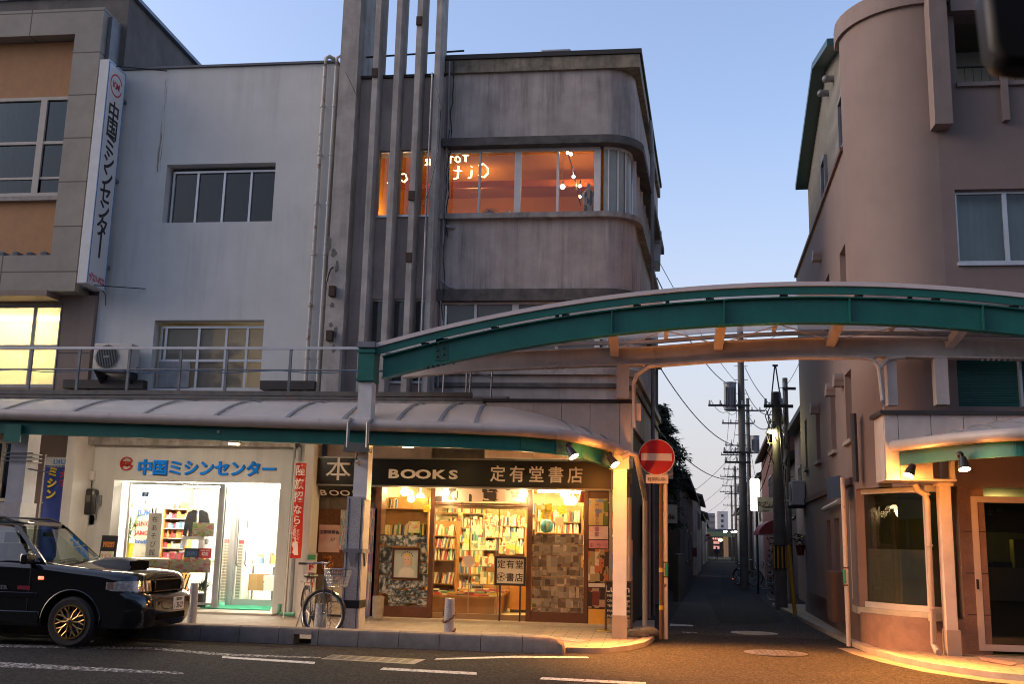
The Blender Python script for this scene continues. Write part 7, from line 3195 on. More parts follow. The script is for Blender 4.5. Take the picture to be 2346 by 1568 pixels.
m.tube([(x0 + .02, 19.0, 2.35), (x0 + .02, 19.0, .08)], .036, 10)
tag(m.build('wall_pipe', mat('pinkish_pipe', (.45, .33, .26), .5), None, (x0, 19.0, .06)), 'pale drain pipe standing behind the white corner column', 'pipe')
m = MB()
m.tube([(-.42, 17.1, 2.9), (-.3, 17.1, 2.98), (-.2, 17.2, 2.96), (-.17, 17.3, 2.85), (-.1, 18.2, 2.55), (-.06, 19.3, 2.4)], .045, 10)
m.tube([(-.06, 19.3, 2.4), (-.05, 19.4, 2.3), (-.05, 19.4, .1)], .045, 10)
m.build('downpipe', MATS['gutter_cream'], cn)
# floor drain plate and sticker on the pavement
q_ = [PZ(u, v, .072) for u, v in ((1285, 1461), (1345, 1468), (1330, 1473), (1272, 1466))]
m = MB()
m.add([(a, b, .072) for a, b in q_], [(3, 2, 1, 0)])
tag(m.build('pavement_sign', mat('red_white_plate', (.45, .3, .24), .6, var=.5, vs=25), None, (*q_[0], .07)), 'small red and white plate set in the left corner pavement', 'pavement plate')
q_ = [PZ(u, v, .072) for u, v in ((2240, 1505), (2330, 1520), (2318, 1526), (2248, 1514))]
m = MB()
m.add([(a, b, .072) for a, b in q_], [(3, 2, 1, 0)])
tag(m.build('pavement_sign', MATS['red_white_plate'], None, (*q_[0], .07)), 'small red and white plate in the pavement before the pink building', 'pavement plate')
x0_, z0_ = PY(640, 1400, 19.1)
m = MB()
m.tube([(x0_, 19.1, .3), (x0_, 19.1, .14), (x0_ + .06, 19.1, .12), (x0_ + .3, 19.1, .12)], .04, 10)
tag(m.build('drain_elbow', mat('green_pipe', (.08, .28, .2), .5), None, (x0_, 19.1, .06)), 'green plastic drain elbow at the foot of the white shop wall', 'drain pipe')
m = MB()
for u, r_ in ((655, .03), (668, .04)):
 x = PY(u, 1350, 19.3)[0]
 m.tube([(x, 19.3, .12), (x, 19.3, 3.2)], r_, 8)
m.build('downpipe', MATS['grey_conduit'], wb)

# ---------- books
BOOKC = [(.6, .52, .36), (.5, .08, .05), (.62, .56, .42), (.08, .14, .3), (.55, .4, .1), (.65, .62, .5), (.3, .06, .08), (.12, .3, .2), (.6, .45, .35), (.05, .05, .06), (.62, .58, .46), (.5, .25, .08)]
BOOK = random_mat('book_cover', BOOKC, .5)
BOOKS = random_mat('book_row', BOOKC, .6, True)


def book_mesh(w, d, h):
 m = MB()
 m.box(-w / 2, w / 2, 0, d, 0, h)
 m.box(-w / 2 + .003, w / 2 - .003, .012, d - .002, h, h + .0015)
 return m


WOOD = mat('shelf_wood', (.28, .13, .04), .5, var=.2, vs=5)
protos = []
for w, d, h in ((.028, .13, .19), (.02, .12, .175), (.035, .15, .22)):
 protos.append(book_mesh(w, d, h).build('book', BOOK))
FREE = list(protos)
NB = [0]


def put_book(k, loc, rot, label, group):
 if FREE and protos[k] in FREE:
  o = protos[k]
  FREE.remove(o)
 else:
  o = protos[k].copy()
  COL.objects.link(o)
 o.location = loc
 o.rotation_euler = rot
 tag(o, label, 'book', group)
 NB[0] += 1
 return o


def bookcase(label, x0, x1, y0, y1, zs, z1, back=True, slope=0):
 t = thing('bookcase', label, 'bookcase', ((x0 + x1) / 2, y0, .1))
 m = MB()
 m.box(x0, x0 + .03, y0, y1, .1, z1)
 m.box(x1 - .03, x1, y0, y1, .1, z1)
 m.box(x0 + .03, x1 - .03, y1 - .02, y1, .1, z1)
 m.build('carcass', WOOD, t)
 m = MB()
 for z in zs:
  m.box(x0 + .031, x1 - .031, y0 + .002, y1 - .021, z - .02, z)
 m.build('shelf', WOOD, t)
 return t


rnd = random.Random(21)


def fill(x0, x1, y, z, label, group, tilt=0.1, kmix=(0, 1, 2)):
 x = x0
 while x < x1 - .03:
  k = rnd.choice(kmix)
  w = (.028, .02, .035)[k]
  put_book(k, (x + w / 2, y + rnd.uniform(0, .02), z), (0, rnd.uniform(-.02, tilt), rnd.uniform(-.03, .03)), label, group)
  x += w + rnd.uniform(.001, .012)


# case seen through the left window
xa, xb = PY(870, 1200, 20.5)[0], PY(930, 1200, 20.5)[0]
zs_ = [PY(900, 1226, 20.5)[1], PY(900, 1165, 20.5)[1]]
bookcase('wooden bookcase standing inside the bookshop window with the portrait', xa - .1, xb + .45, 20.5, 20.8, [.6, zs_[0], zs_[1]], 2.35)
fill(xa + .05, xb + .35, 20.52, zs_[0], 'book on the shelf just above the film stills', 'books above the film stills')
fill(xa + .05, xb - .2, 20.52, zs_[1], 'book on the top shelf above the film stills', 'books on the top shelf of the left window')
# case with sloping racks left of the door
xa, xb = PY(992, 1280, 21.4)[0], PY(1043, 1280, 21.4)[0]
zs_ = [PY(1015, v, 21.4)[1] for v in (1228, 1256, 1284, 1338)]
bookcase('wooden bookcase with rows of paperbacks left of the bookshop door', xa - .25, xb + .02, 21.4, 21.75, zs_, zs_[0] + .3)
for z, lab in zip(zs_, ('book in the top row of the case left of the door', 'book in the second row of the case left of the door', 'book in the third row of the case left of the door', 'book in the lowest row of the case left of the door')):
 fill(xa - .2, xb - .02, 21.42, z, lab, lab.replace('book in', 'books in'), .22)
# low display table with book stacks
ytab = 20.55
xa, xb = PY(980, 1370, ytab)[0], PY(1135, 1370, ytab)[0]
zt = PY(1060, 1367, ytab)[1]
t = thing('display_table', 'low brown wooden table piled with books inside the bookshop door', 'table', ((xa + xb) / 2, ytab, .1))
m = MB()
m.box(xa - .3, xb, ytab, ytab + 2.0, zt - .04, zt)
m.build('table_top', WOOD, t)
m = MB()
m.box(xa - .28, xb - .02, ytab + .03, ytab + .06, .12, zt - .041)
m.box(xb - .05, xb - .02, ytab + .061, ytab + 1.97, .12, zt - .041)
m.build('panel', mat('table_panel', (.2, .085, .03), .5, var=.15), t)
for i in range(9):
 for j in range(3):
  bx_ = xa - .1 + i * (xb - xa) / 8.6
  by_ = ytab + .12 + j * .5 + rnd.uniform(-.05, .05)
  z = zt
  for k in range(rnd.randint(1, 3 if j == 0 else 5)):
   kk = rnd.choice((0, 2))
   put_book(kk, (bx_ + rnd.uniform(-.01, .01), by_, z + .018), (0, R(90), R(rnd.uniform(-6, 6))), 'book lying in a pile on the low display table', 'books piled on the display table')
   z += (.031, .02, .038)[kk]
# counter and shelves at the right
xa, xb = PY(1168, 1370, 22.0)[0], PY(1206, 1370, 22)[0]
t = thing('counter', 'orange wooden counter deep in the bookshop behind the door board', 'counter', (xa, 22, .1))
m = MB()
m.box(xa, xb + .6, 22.0, 22.6, .16, .78)
m.build('front', mat('orange_wood', (.42, .18, .04), .4, var=.1), t)
m = MB()
m.box(xa - .03, xb + .6, 21.97, 22.63, .785, .82)
m.build('counter_top', WOOD, t)
m = MB()
m.box(xa + .01, xb + .6, 22.02, 22.58, .1, .158)
m.build('plinth', DARK, t)
xa, xb = PY(1105, 1270, 23)[0], PY(1204, 1270, 23)[0]
zs_ = [PY(1150, v, 23)[1] for v in (1205, 1232, 1260)]
bookcase('crowded bookcase in the middle of the bookshop behind the door', xa, xb, 23, 23.35, [.5] + zs_, zs_[0] + .35)
for z, lab in zip(zs_, ('book in the upper row of the middle case', 'book in the centre row of the middle case', 'book in the lower row of the middle case')):
 fill(xa + .04, xb - .04, 23.02, z, lab, lab.replace('book in', 'books in'), .15)
# face-out books in the doorway racks
COVER = poster_mat('book_cover_print', [(.6, .5, .3), (.62, .56, .4), (.45, .12, .06), (.65, .6, .45), (.55, .45, .25), (.2, .24, .22), (.6, .46, .12), (.6, .55, .42), (.35, .35, .14)], 1.1)
rk = thing('wire_rack', 'thin metal rack of face-out books and leaflets in the bookshop doorway', 'rack', (PY(1100, 1300, 21)[0], 21.2, .1))
m = MB()
for u in (1060, 1108, 1136):
 x = PY(u, 1280, 21.2)[0]
 m.cyl((x, 21.2, .1), (x, 21.2, 1.9), .01, n=6)
for v in (1262, 1300, 1340):
 a, b = PY(1058, v, 21.2), PY(1138, v, 21.2)
 m.cyl((a[0], 21.2, a[1]), (b[0], 21.2, b[1]), .01, n=6)
m.build('wire_frame', STEEL, rk)
fo = [(1060, 1235, 1078, 1262), (1080, 1240, 1094, 1262), (1096, 1232, 1112, 1262), (1114, 1242, 1133, 1262), (1058, 1275, 1066, 1299), (1088, 1272, 1100, 1299), (1104, 1276, 1116, 1299), (1118, 1270, 1131, 1299), (1100, 1310, 1114, 1340), (1118, 1312, 1130, 1340), (1080, 1322, 1096, 1340), (1142, 1250, 1158, 1270), (1160, 1248, 1180, 1272), (1182, 1252, 1198, 1270), (1152, 1222, 1168, 1246), (1172, 1220, 1186, 1246), (1112, 1205, 1126, 1230), (1130, 1208, 1146, 1232), (1068, 1205, 1082, 1226), (1090, 1202, 1104, 1226)]
for i, (a, b, c, d) in enumerate(fo):
 card('book', 'face-out book with a bright cover in the racks behind the bookshop door', 'book', a, b, c, d, 21.15 + .002 * (i % 4), COVER, 'face-out books behind the bookshop door', .015)
# hanging price slips and cards over the back of the shop
for i in range(26):
 u, v = rnd.uniform(1050, 1205), rnd.uniform(1172, 1215)
 card('hanging_card', 'small hanging card or leaflet crowding the air behind the bookshop door', 'card', u, v, u + rnd.uniform(4, 12), v + rnd.uniform(6, 16), 22 + rnd.uniform(0, .8), COVER, 'cards hanging in the bookshop', .004)
# right window: rows behind the photographs and hanging foil
xa, xb = PY(1225, 1220, 21)[0], PY(1335, 1220, 21)[0]
zs_ = [PY(1280, v, 21)[1] for v in (1222, 1196)]
bookcase('bookcase behind the photographs of the bookshop window with the globe', xa, xb, 21, 21.3, [.6, zs_[0], zs_[1]], zs_[1] + .32)
for z, lab in zip(zs_, ('book on the shelf just above the collage below the globe', 'book on the upper shelf above the globe')):
 fill(xa + .05, xb - .05, 21.02, z, lab, lab.replace('book on', 'books on'), .1)
FOIL = mat('gold_foil', (.6, .42, .04), .3, .6, var=.3, vs=30, bump=.6, bs=60)
for u, v, r_, mt_, lab in ((1257, 1164, 10, FOIL, 'upper gold foil square hanging over the globe'), (1251, 1180, 12, FOIL, 'lower gold foil square just above the globe balloon'), (1288, 1169, 11, FOIL, 'gold foil square hanging right of the others'), (1281, 1195, 11, mat('cream_card', (.6, .52, .32), .6), 'cream card hanging beside the globe balloon'), (957, 1157, 12, mat('dull_gold', (.35, .26, .06), .4, .5), 'dull gold diamond hanging above the film stills'), (978, 1166, 9, FOIL, 'small gold diamond by the door frame of the left window')):
 x, z = PY(u, v, 20.2)
 r2 = r_ * 20.2 / 2400 * 1.25
 rot = rnd.uniform(.6, 1.0)
 m = MB()
 m.prism_y([(x + r2 * math.cos(rot + k * math.pi / 2), z + r2 * math.sin(rot + k * math.pi / 2)) for k in range(4)], 20.2, 20.22)
 m.cyl((x, 20.21, z + r2 * .8), (x, 20.21, 2.7), .002, n=4)
 tag(m.build('foil_square', mt_, None, (x, 20.2, z)), lab, 'foil decoration')
x, z = PY(1252, 1206, 20.1)
m = MB()
m.sph((x, 20.1, z), .13, 22, 14)
m.cyl((x, 20.1, z + .12), (x, 20.1, 2.7), .003, n=4)
tag(m.build('globe_balloon', poster_mat('globe_print', [(.1, .35, .5), (.12, .4, .55), (.5, .5, .12), (.1, .36, .52), (.25, .45, .12)], 1.6), None, (x, 20.1, z)), 'inflatable world globe hanging in the bookshop window with the globe', 'globe')
for u, v, lab in ((963, 1140, 'glowing round lamp deep inside the bookshop window with the portrait'), (1312, 1148, 'glowing round lamp deep inside the bookshop window with the globe')):
 x, z = PY(u, v, 21.5)
 m = MB()
 m.sph((x, 21.5, z), .09, 16, 10)
 m.cyl((x, 21.5, z + .08), (x, 21.5, 2.71), .01, n=6)
 tag(m.build('pendant_lamp', glow('pendant_glow', (1, .75, .35), 6), None, (x, 21.5, z)), lab, 'pendant lamp')
x, z = PY(1336, 1136, 20.4)
x, z = PY(1320, 1140, 20.3)
m = MB()
m.cyl((x + .12, 20.3, z - .1), (x + .12, 20.3, z + .12), .1, .04, 16)
m.cyl((x + .12, 20.3, z + .12), (x + .12, 20.3, 2.71), .008, n=6)
tag(m.build('pendant_lamp', mat('red_lamp_shade', (.3, .03, .015), .4), None, (x, 20.3, z)), 'small dark red lamp shade hanging at the right edge of the window', 'pendant lamp')
card('vertical_poster', 'pale vertical poster on the pillar seen through the left window', 'poster', 1018 - 82, 1195, 1033 - 72, 1222, 20.45, SALE)
# the packed back and side shelves: far too many to count
m = MB()
for wall_ in ('back', 'left', 'right'):
 for z in (.35, .75, 1.15, 1.5, 1.85, 2.2):
  if wall_ == 'back':
   p, e = -4.9, -.9
  else:
   p, e = 22.0, 25.6
  while p < e:
   w = rnd.uniform(.018, .05)
   h = rnd.uniform(.17, .27)
   if wall_ == 'back' and z > 1 and NB[0] < 300:
    put_book(0, (p + .015, 25.7, z), (0, 0, 0), 'book on the back wall shelves of the bookshop', 'books on the back wall shelves')
    p += .031
    continue
   if wall_ == 'back':
    m.box(p, p + w, 25.7, 25.85, z, z + h)
   elif wall_ == 'left':
    m.box(-5.2, -5.05, p, p + w, z, z + h)
   else:
    m.box(-.75, -.6, p, p + w, z, z + h)
   p += w + .002
tag(m.build('books', BOOKS), 'packed rows of books along the back and side walls of the bookshop', 'books', None, 'stuff')
m = MB()
for z in (.35, .75, 1.15, 1.5, 1.85, 2.2):
 m.box(-5.0, -.85, 25.6, 25.9, z - .03, z - .002)
 m.box(-5.24, -5.0, 22, 25.6, z - .03, z - .002)
 m.box(-.8, -.56, 22, 25.6, z - .03, z - .002)
m.build('wall_shelf', WOOD, bk)

# ---------- sewing shop goods
gy = 20.2
t = thing('vertical_signboard', 'white vertical board with characters 布あそび館 in the sewing shop window', 'sign board', (PY(352, 1230, 20.14)[0], 20.14, 1.0))
x0, x1, z0, z1 = RECT(342, 1176, 363, 1279, 20.14)
m = MB()
m.box(x0, x1, 20.13, 20.16, z0, z1)
m.build('board', mat('signboard_white', (.6, .6, .55), .5, var=.03), t)
m = MB()
for i, ch in enumerate('布あそび館'):
 m.text(ch, (x0 + x1) / 2, 20.127, z1 - .18 - i * .16, .13, .001, .0, 1.0)
m.build('lettering', DARK, t)
m = MB()
for dx in (.05, .12):
 m.box(x0 + dx, x0 + dx + .02, 20.14, 20.17, z1, z1 + .1)
m.build('hook', DARK, t)
# display ledge
t = thing('display_ledge', 'long pale display ledge inside the sewing shop window', 'display ledge', (-9.4, 20.35, .1))
x0, zl = PY(275, 1280, 20.3)
x1, _ = PY(484, 1280, 20.3)
m = MB()
m.box(x0, x1, 20.3, 20.9, zl - .03, zl)
m.build('top', mat('ledge_cream', (.55, .5, .4), .5), t)
m = MB()
for x in (x0 + .1, (x0 + x1) / 2, x1 - .1):
 for yy in (20.35, 20.8):
  m.box(x - .02, x + .02, yy, yy + .04, .1, zl - .031)
m.build('leg', STEEL, t)
for i, (a, b) in enumerate(((297, 339), (341, 384), (390, 435), (437, 481))):
 card('sale_flyer', '%s sale flyer from the left below the sewing shop display ledge' % ORD[i], 'flyer', a, 1282, b, 1314, 20.26, SALE, 'sale flyers below the display ledge')
card('sale_flyer', 'colourful sale flyer hanging in front of the black jacket', 'flyer', 442, 1198, 489, 1231, 20.26, SALE)
card('picture', 'faint grey picture high on the back wall of the sewing shop', 'picture', 360, 1112, 404, 1160, 23.5, poster_mat('grey_print', [(.4, .4, .42), (.62, .62, .62), (.3, .3, .33), (.66, .66, .64)], 1.4))
card('picture', 'narrow grey picture beside the window post of the sewing shop', 'picture', 446, 1123, 468, 1166, 23.5, MATS['grey_print'])
t = card('brand_board', 'cream board listing sewing machine makers in blue and red', 'sign board', 312, 1155, 376, 1280, 21.2, mat('cream_panel', (.66, .6, .48), .6))
x0, x1, z0, z1 = RECT(312, 1155, 376, 1280, 21.19)
m = MB()
m.text('JUKI', x0 + .05, 21.19, z1 - .24, .15, .002, .03, 1.3, 'LEFT')
m.text('brother', x0 + .05, 21.19, z1 - .82, .13, .002, .02, 1.0, 'LEFT')
m.build('blue_lettering', mat('maker_blue', (.03, .12, .45), .5, var=0), t)
m = MB()
m.text('SINGER', x0 + .03, 21.19, z1 - .46, .15, .002, .02, 1.0, 'LEFT')
m.text('JANOME', x0 + .03, 21.19, z1 - .64, .12, .002, .03, 1.0, 'LEFT')
m.build('red_lettering', mat('maker_red', (.55, .04, .05), .5, var=0), t)
t = card('parking_sticker', 'small blue parking sticker on the sewing shop window', 'sticker', 326, 1128, 340, 1139, 20.19, mat('parking_blue', (.03, .12, .35), .5, var=0), None, .003)
x, z = PY(333, 1137, 20.185)
m = MB()
m.text('P', x, 20.187, z + .0, .09, .001, .03)
m.build('lettering', mat('sticker_white', (.7, .7, .7), .5, var=0), t)
m = MB()
for i, ch in enumerate('本通パーキングホテル'):
 x, z = PY(333 - i * .8, 1156 + i * 17, 20.19)
 m.text(ch if ch != 'ー' else '|', x, 20.188, z, .1, .001, .01)
tag(m.build('window_lettering', mat('window_white', (.6, .6, .58), .5, var=0)), 'pale vertical characters stuck down the sewing shop window', 'lettering')
# bamboo palm
x, z = PY(293, 1270, 20.5)
t = thing('potted_palm', 'tall bamboo palm in a yellow pot inside the sewing shop window', 'potted plant', (x, 20.5, z))
m = MB()
m.cyl((x, 20.5, zl + .002), (x, 20.5, zl + .3), .075, .1, 18)
m.build('pot', mat('yellow_pot', (.55, .5, .02), .4), t)
LEAF = mat('palm_leaf', (.1, .2, .03), .5, var=.3)
m = MB()
for s_ in range(5):
 sx_ = x + rnd.uniform(-.06, .06)
 top = Vector((sx_ + rnd.uniform(-.05, .2), 20.5 + rnd.uniform(-.1, .1), zl + rnd.uniform(.7, 1.25)))
 m.tube([(sx_, 20.5, zl + .25), ((sx_ + top.x) / 2, 20.5, zl + .6), top], .008, 6)
 for w in range(6):
  c0 = Vector((sx_, 20.5, zl + .3)).lerp(top, .35 + w * .13)
  for lf in range(7):
   a = rnd.uniform(0, 6.28)
   L = rnd.uniform(.12, .24)
   d = Vector((math.cos(a), math.sin(a) * .6, rnd.uniform(-.5, .35))).normalized()
   n_ = d.cross(Vector((0, 0, 1))).normalized() * .012
   m.add([c0 - n_ * .3, c0 + d * L * .5 - n_, c0 + d * L, c0 + d * L * .5 + n_, c0 + n_ * .3], [(0, 1, 2, 3, 4)])
m.build('leaves', LEAF, t)
# jacket on a hanger
x0, x1, z0, z1 = RECT(424, 1166, 478, 1236, 20.6)
t = thing('jacket', 'sheer black jacket on a hanger in the sewing shop window', 'jacket', ((x0 + x1) / 2, 20.6, z0))
xm = (x0 + x1) / 2
h = z1 - z0
m = MB()
for s_ in (-1, 1):
 q = [(0.02, .93), (.1, .97), (.24, .88), (.3, .6), (.33, .1), (.25, .08), (.2, .5), (.19, .06), (.05, .1), (.03, .6)]
 pts_ = [(xm + s_ * a * (x1 - x0) / .66, z0 + b * h) for a, b in q]
 m.prism_y(pts_ if s_ > 0 else pts_[::-1], 20.6 + .01 * s_, 20.66 + .01 * s_)
m.build('cloth', mat('black_lace', (.03, .03, .035), .7, var=.4, vs=50), t)
m = MB()
m.tube([(xm - .15, 20.63, z0 + .9 * h), (xm, 20.63, z0 + 1.0 * h), (xm + .15, 20.63, z0 + .9 * h)], .01, 6)
m.tube([(xm, 20.63, z0 + h), (xm, 20.63, z0 + h + .06), (xm + .03, 20.63, z0 + h + .09)], .006, 6)
m.build('hanger', STEEL, t)
# sewing machine
x0, x1, z0, z1 = RECT(418, 1240, 469, 1262, 20.7)
t = thing('sewing_machine', 'white sewing machine on the display ledge behind the red sign', 'sewing machine', ((x0 + x1) / 2, 20.7, zl))
m = MB()
zz = zl + .12
m.box(x0, x1, 20.62, 20.82, zz + .28, zz + .36)
m.box(x0, x0 + .08, 20.64, 20.8, zz + .14, zz + .28)
m.box(x1 - .12, x1, 20.62, 20.82, zz + .05, zz + .28)
m.box(x0 - .02, x1 + .02, 20.6, 20.84, zl + .002, zz + .05)
m.build('casing', WHITE, t, bevel=.015)
m = MB()
m.cyl((x1, 20.72, zz + .25), (x1 + .04, 20.72, zz + .25), .06, n=16)
m.build('hand_wheel', STEEL, t)
m = MB()
m.cyl((x0 + .04, 20.7, zz + .05), (x0 + .04, 20.7, zz + .14), .008, n=6)
m.build('needle_bar', STEEL, t)
t = card('display_box', 'dark blue lettered box on the display ledge', 'box', 423, 1257, 456, 1279, 20.35, mat('navy_box', (.03, .045, .08), .5), None, .2)
m = MB()
x, z = PY(440, 1272, 20.34)
m.text('JUKI', x, 20.345, z, .09, .001, .02, 1.3)
m.build('lettering', mat('box_blue', (.05, .2, .5), .5), t)
t = card('red_sign', 'red sign with pale lettering at the right end of the display ledge', 'sign', 457.5, 1257, 483, 1280, 20.33, mat('sign_scarlet', (.5, .02, .02), .5), None, .02)
m = MB()
x, z = PY(470, 1264, 20.32)
m.text('baby lock', x, 20.325, z, .05, .001, .01)
m.text('認定', x, 20.325, z - .08, .07, .001, .03)
m.build('lettering', MATS['sticker_white'], t)
# shelf unit with packaged goods
x0, x1, z0, z1 = RECT(376, 1166, 421, 1280, 21.0)
t = thing('shop_shelf', 'orange shelf unit stacked with packets in the sewing shop', 'shelf', ((x0 + x1) / 2, 21, .1))
m = MB()
m.box(x0, x0 + .02, 21, 21.3, .1, z1)
m.box(x1 - .02, x1, 21, 21.3, .1, z1)
m.box(x0, x1, 21.3, 21.32, .1, z1)
m.build('frame', mat('orange_board', (.6, .25, .05), .5), t)
m = MB()
for k in range(6):
 m.box(x0 + .021, x1 - .021, 21.01, 21.29, z0 + k * (z1 - z0) / 5 - .015, z0 + k * (z1 - z0) / 5)
m.build('shelf', mat('shelf_white', (.65, .6, .52), .5), t)
gp_ = None
for k in range(6):
 x = x0 + .04
 while x < x1 - .06:
  w = rnd.uniform(.03, .08)
  m = MB()
  m.box(-w / 2, w / 2, 0, .1, 0, rnd.uniform(.07, .16))
  o = m.build('packet', GOODS, None)
  o.location = (x + w / 2, 21.04, z0 + k * (z1 - z0) / 5)
  tag(o, 'bright packet on the orange shelf unit of the sewing shop', 'packet', 'packets on the orange shelves')
  x += w + .006
for i in range(14):
 u = rnd.uniform(365, 480)
 x = PY(u, 1275, 20.6)[0]
 w = rnd.uniform(.05, .12)
 m = MB()
 m.box(-w / 2, w / 2, 0, .08, 0, rnd.uniform(.06, .16))
 o = m.build('packet', GOODS)
 o.location = (x, 20.45 + rnd.uniform(0, .3), zl)
 tag(o, 'small bright packet lying along the display ledge', 'packet', 'packets on the display ledge')
# drawer cabinet behind the glass return
x0, x1, z0, z1 = RECT(500, 1236, 552, 1358, 22.0)
t = thing('drawer_cabinet', 'white cabinet of many thin drawers behind the door post', 'cabinet', ((x0 + x1) / 2, 22, .1))
m = MB()
m.box(x0, x1, 22.0, 22.5, .1, z1)
m.build('carcass', SHW, t)
m = MB()
k = 0
z = .16
while z < z1 - .14:
 m.box(x0 + .03, x1 - .03, 21.985, 21.999, z, z + .045)
 z += .062
m.build('drawer', mat('drawer_grey', (.3, .3, .28), .5), t)
m = MB()
m.box(x0, x1, 21.99, 21.999, z1 - .09, z1)
m.build('red_label', mat('label_red', (.5, .06, .06), .5), t)
card('cardboard_box', 'brown cardboard box on the floor behind the glass door', 'cardboard box', 569, 1316, 603, 1355, 22.4, mat('cardboard', (.4, .22, .09), .7, var=.1), None, .35)
card('cardboard_box', 'white and blue carton right of the brown box behind the glass door', 'cardboard box', 604, 1320, 627, 1356, 22.3, poster_mat('carton_print', [(.62, .62, .58), (.66, .66, .62), (.15, .28, .45), (.64, .64, .6)], 1.2), None, .35)
x0, x1, z0, z1 = RECT(553, 1292, 630, 1300, 22.6)
t = thing('work_table', 'white table with sewing goods behind the glass door', 'table', ((x0 + x1) / 2, 22.6, .1))
m = MB()
m.box(x0, x1, 22.6, 23.3, z0, z1)
m.build('table_top', SHW, t)
m = MB()
for x in (x0 + .05, x1 - .05):
 m.box(x - .02, x + .02, 22.65, 22.69, .1, z0)
 m.box(x - .02, x + .02, 23.2, 23.24, .1, z0)
m.build('leg', STEEL, t)
for i in range(16):
 x = rnd.uniform(x0 + .05, x1 - .05)
 w = rnd.uniform(.06, .15)
 m = MB()
 m.box(-w / 2, w / 2, 0, .1, 0, rnd.uniform(.05, .25))
 o = m.build('packet', GOODS)
 o.location = (x, 22.7 + rnd.uniform(0, .4), z1)
 tag(o, 'packet on the white table behind the glass door', 'packet', 'packets on the white table')
for i in range(10):
 u, v = rnd.uniform(545, 625), rnd.uniform(1180, 1285)
 card('wall_card', 'pale price card on the back wall behind the glass door', 'card', u, v, u + rnd.uniform(6, 14), v + rnd.uniform(8, 18), 23.9 + .01 * i, poster_mat('price_card_print', [(.66, .66, .6), (.5, .62, .4), (.66, .62, .58), (.4, .5, .6), (.66, .64, .6)], 2), 'price cards on the back wall')
x, z = PY(458, 1363, 20.6)
t = thing('potted_plant', 'bushy green plant in a dark pot under the display ledge', 'potted plant', (x, 20.6, .1))
m = MB()
for k in range(90):
 a, b = rnd.uniform(0, 6.28), rnd.uniform(.1, 1)
 c0 = Vector((x, 20.6, .35))
 d = Vector((math.cos(a) * b, math.sin(a) * b * .6, rnd.uniform(.4, 1))).normalized() * rnd.uniform(.15, .36)
 n_ = d.cross(Vector((.3, .2, 1))).normalized() * .014
 m.add([c0 + d * .3, c0 + d * .7 - n_, c0 + d, c0 + d * .7 + n_], [(0, 1, 2, 3)])
m.build('leaves', mat('bush_leaf', (.03, .1, .015), .5, var=.3), t)
m = MB()
m.cyl((x, 20.6, .1), (x, 20.6, .36), .1, .13, 16)
m.build('pot', MATS['dark_pot'], t)
t = thing('lattice_stand', 'dark wooden lattice stand under the display ledge', 'stand', (PY(413, 1360, 20.7)[0], 20.7, .1))
x0, x1, z0, z1 = RECT(390, 1316, 437, 1370, 20.7)
m = MB()
for i in range(7):
 f = i / 6
 m.cyl((x0 + (x1 - x0) * f, 20.7, .1), (x0 + (x1 - x0) * ((f + .35) % 1), 20.75, z1), .016, n=6)
m.build('lattice', mat('twig_brown', (.08, .045, .025), .8), t)
# leaflet stand outside
x0, x1, z0, z1 = RECT(216, 1226, 254, 1330, 19.0)
t = thing('leaflet_stand', 'black leaflet stand with an orange FREE label by the white shop wall', 'leaflet stand', ((x0 + x1) / 2, 19.0, .06))
m = MB()
M_ = Matrix.Translation(((x0 + x1) / 2, 19.05, .06)) @ Matrix.Rotation(R(-7), 4, 'X')
hh = z1 - .06
m.box(-.16, .16, -.01, .02, .2, hh, M_)
m.box(-.15, .15, .0, .3, 0, .04, M_)
m.box(-.02, .02, .0, .03, .0, .3, M_)
m.build('board', BLACK, t)
m = MB()
m.text('FREE!', 0, -.013, hh - .22, .1, .002, .03, M=M_)
m.box(-.12, .12, -.0125, -.0105, hh - .14, hh - .12, M_)
m.build('lettering', mat('free_orange', (.6, .2, .02), .5), t)
m = MB()
for k in range(2):
 m.box(-.13, .13, -.03, -.012, hh - .55 - k * .33, hh - .3 - k * .33, M_)
m.build('leaflet', SALE, t)

print('BOOKS', NB[0])

# ================================================================== the side street
DW = mat('dark_timber', (.035, .026, .022), .8, var=.3, vs=3, streak=.5, sscale=(9, 9, .2))
GW = mat('grey_stucco', (.2, .2, .215), .8, var=.15, vs=2, streak=.5)
LW = mat('pale_stucco', (.3, .29, .28), .8, var=.12, vs=2, streak=.5)
RW = mat('red_brown_timber', (.1, .035, .025), .75, var=.3, vs=3, streak=.4)
RTILE = mat('dark_roof_tile', (.03, .032, .036), .6, var=.3, vs=9, bump=.6, bs=20)


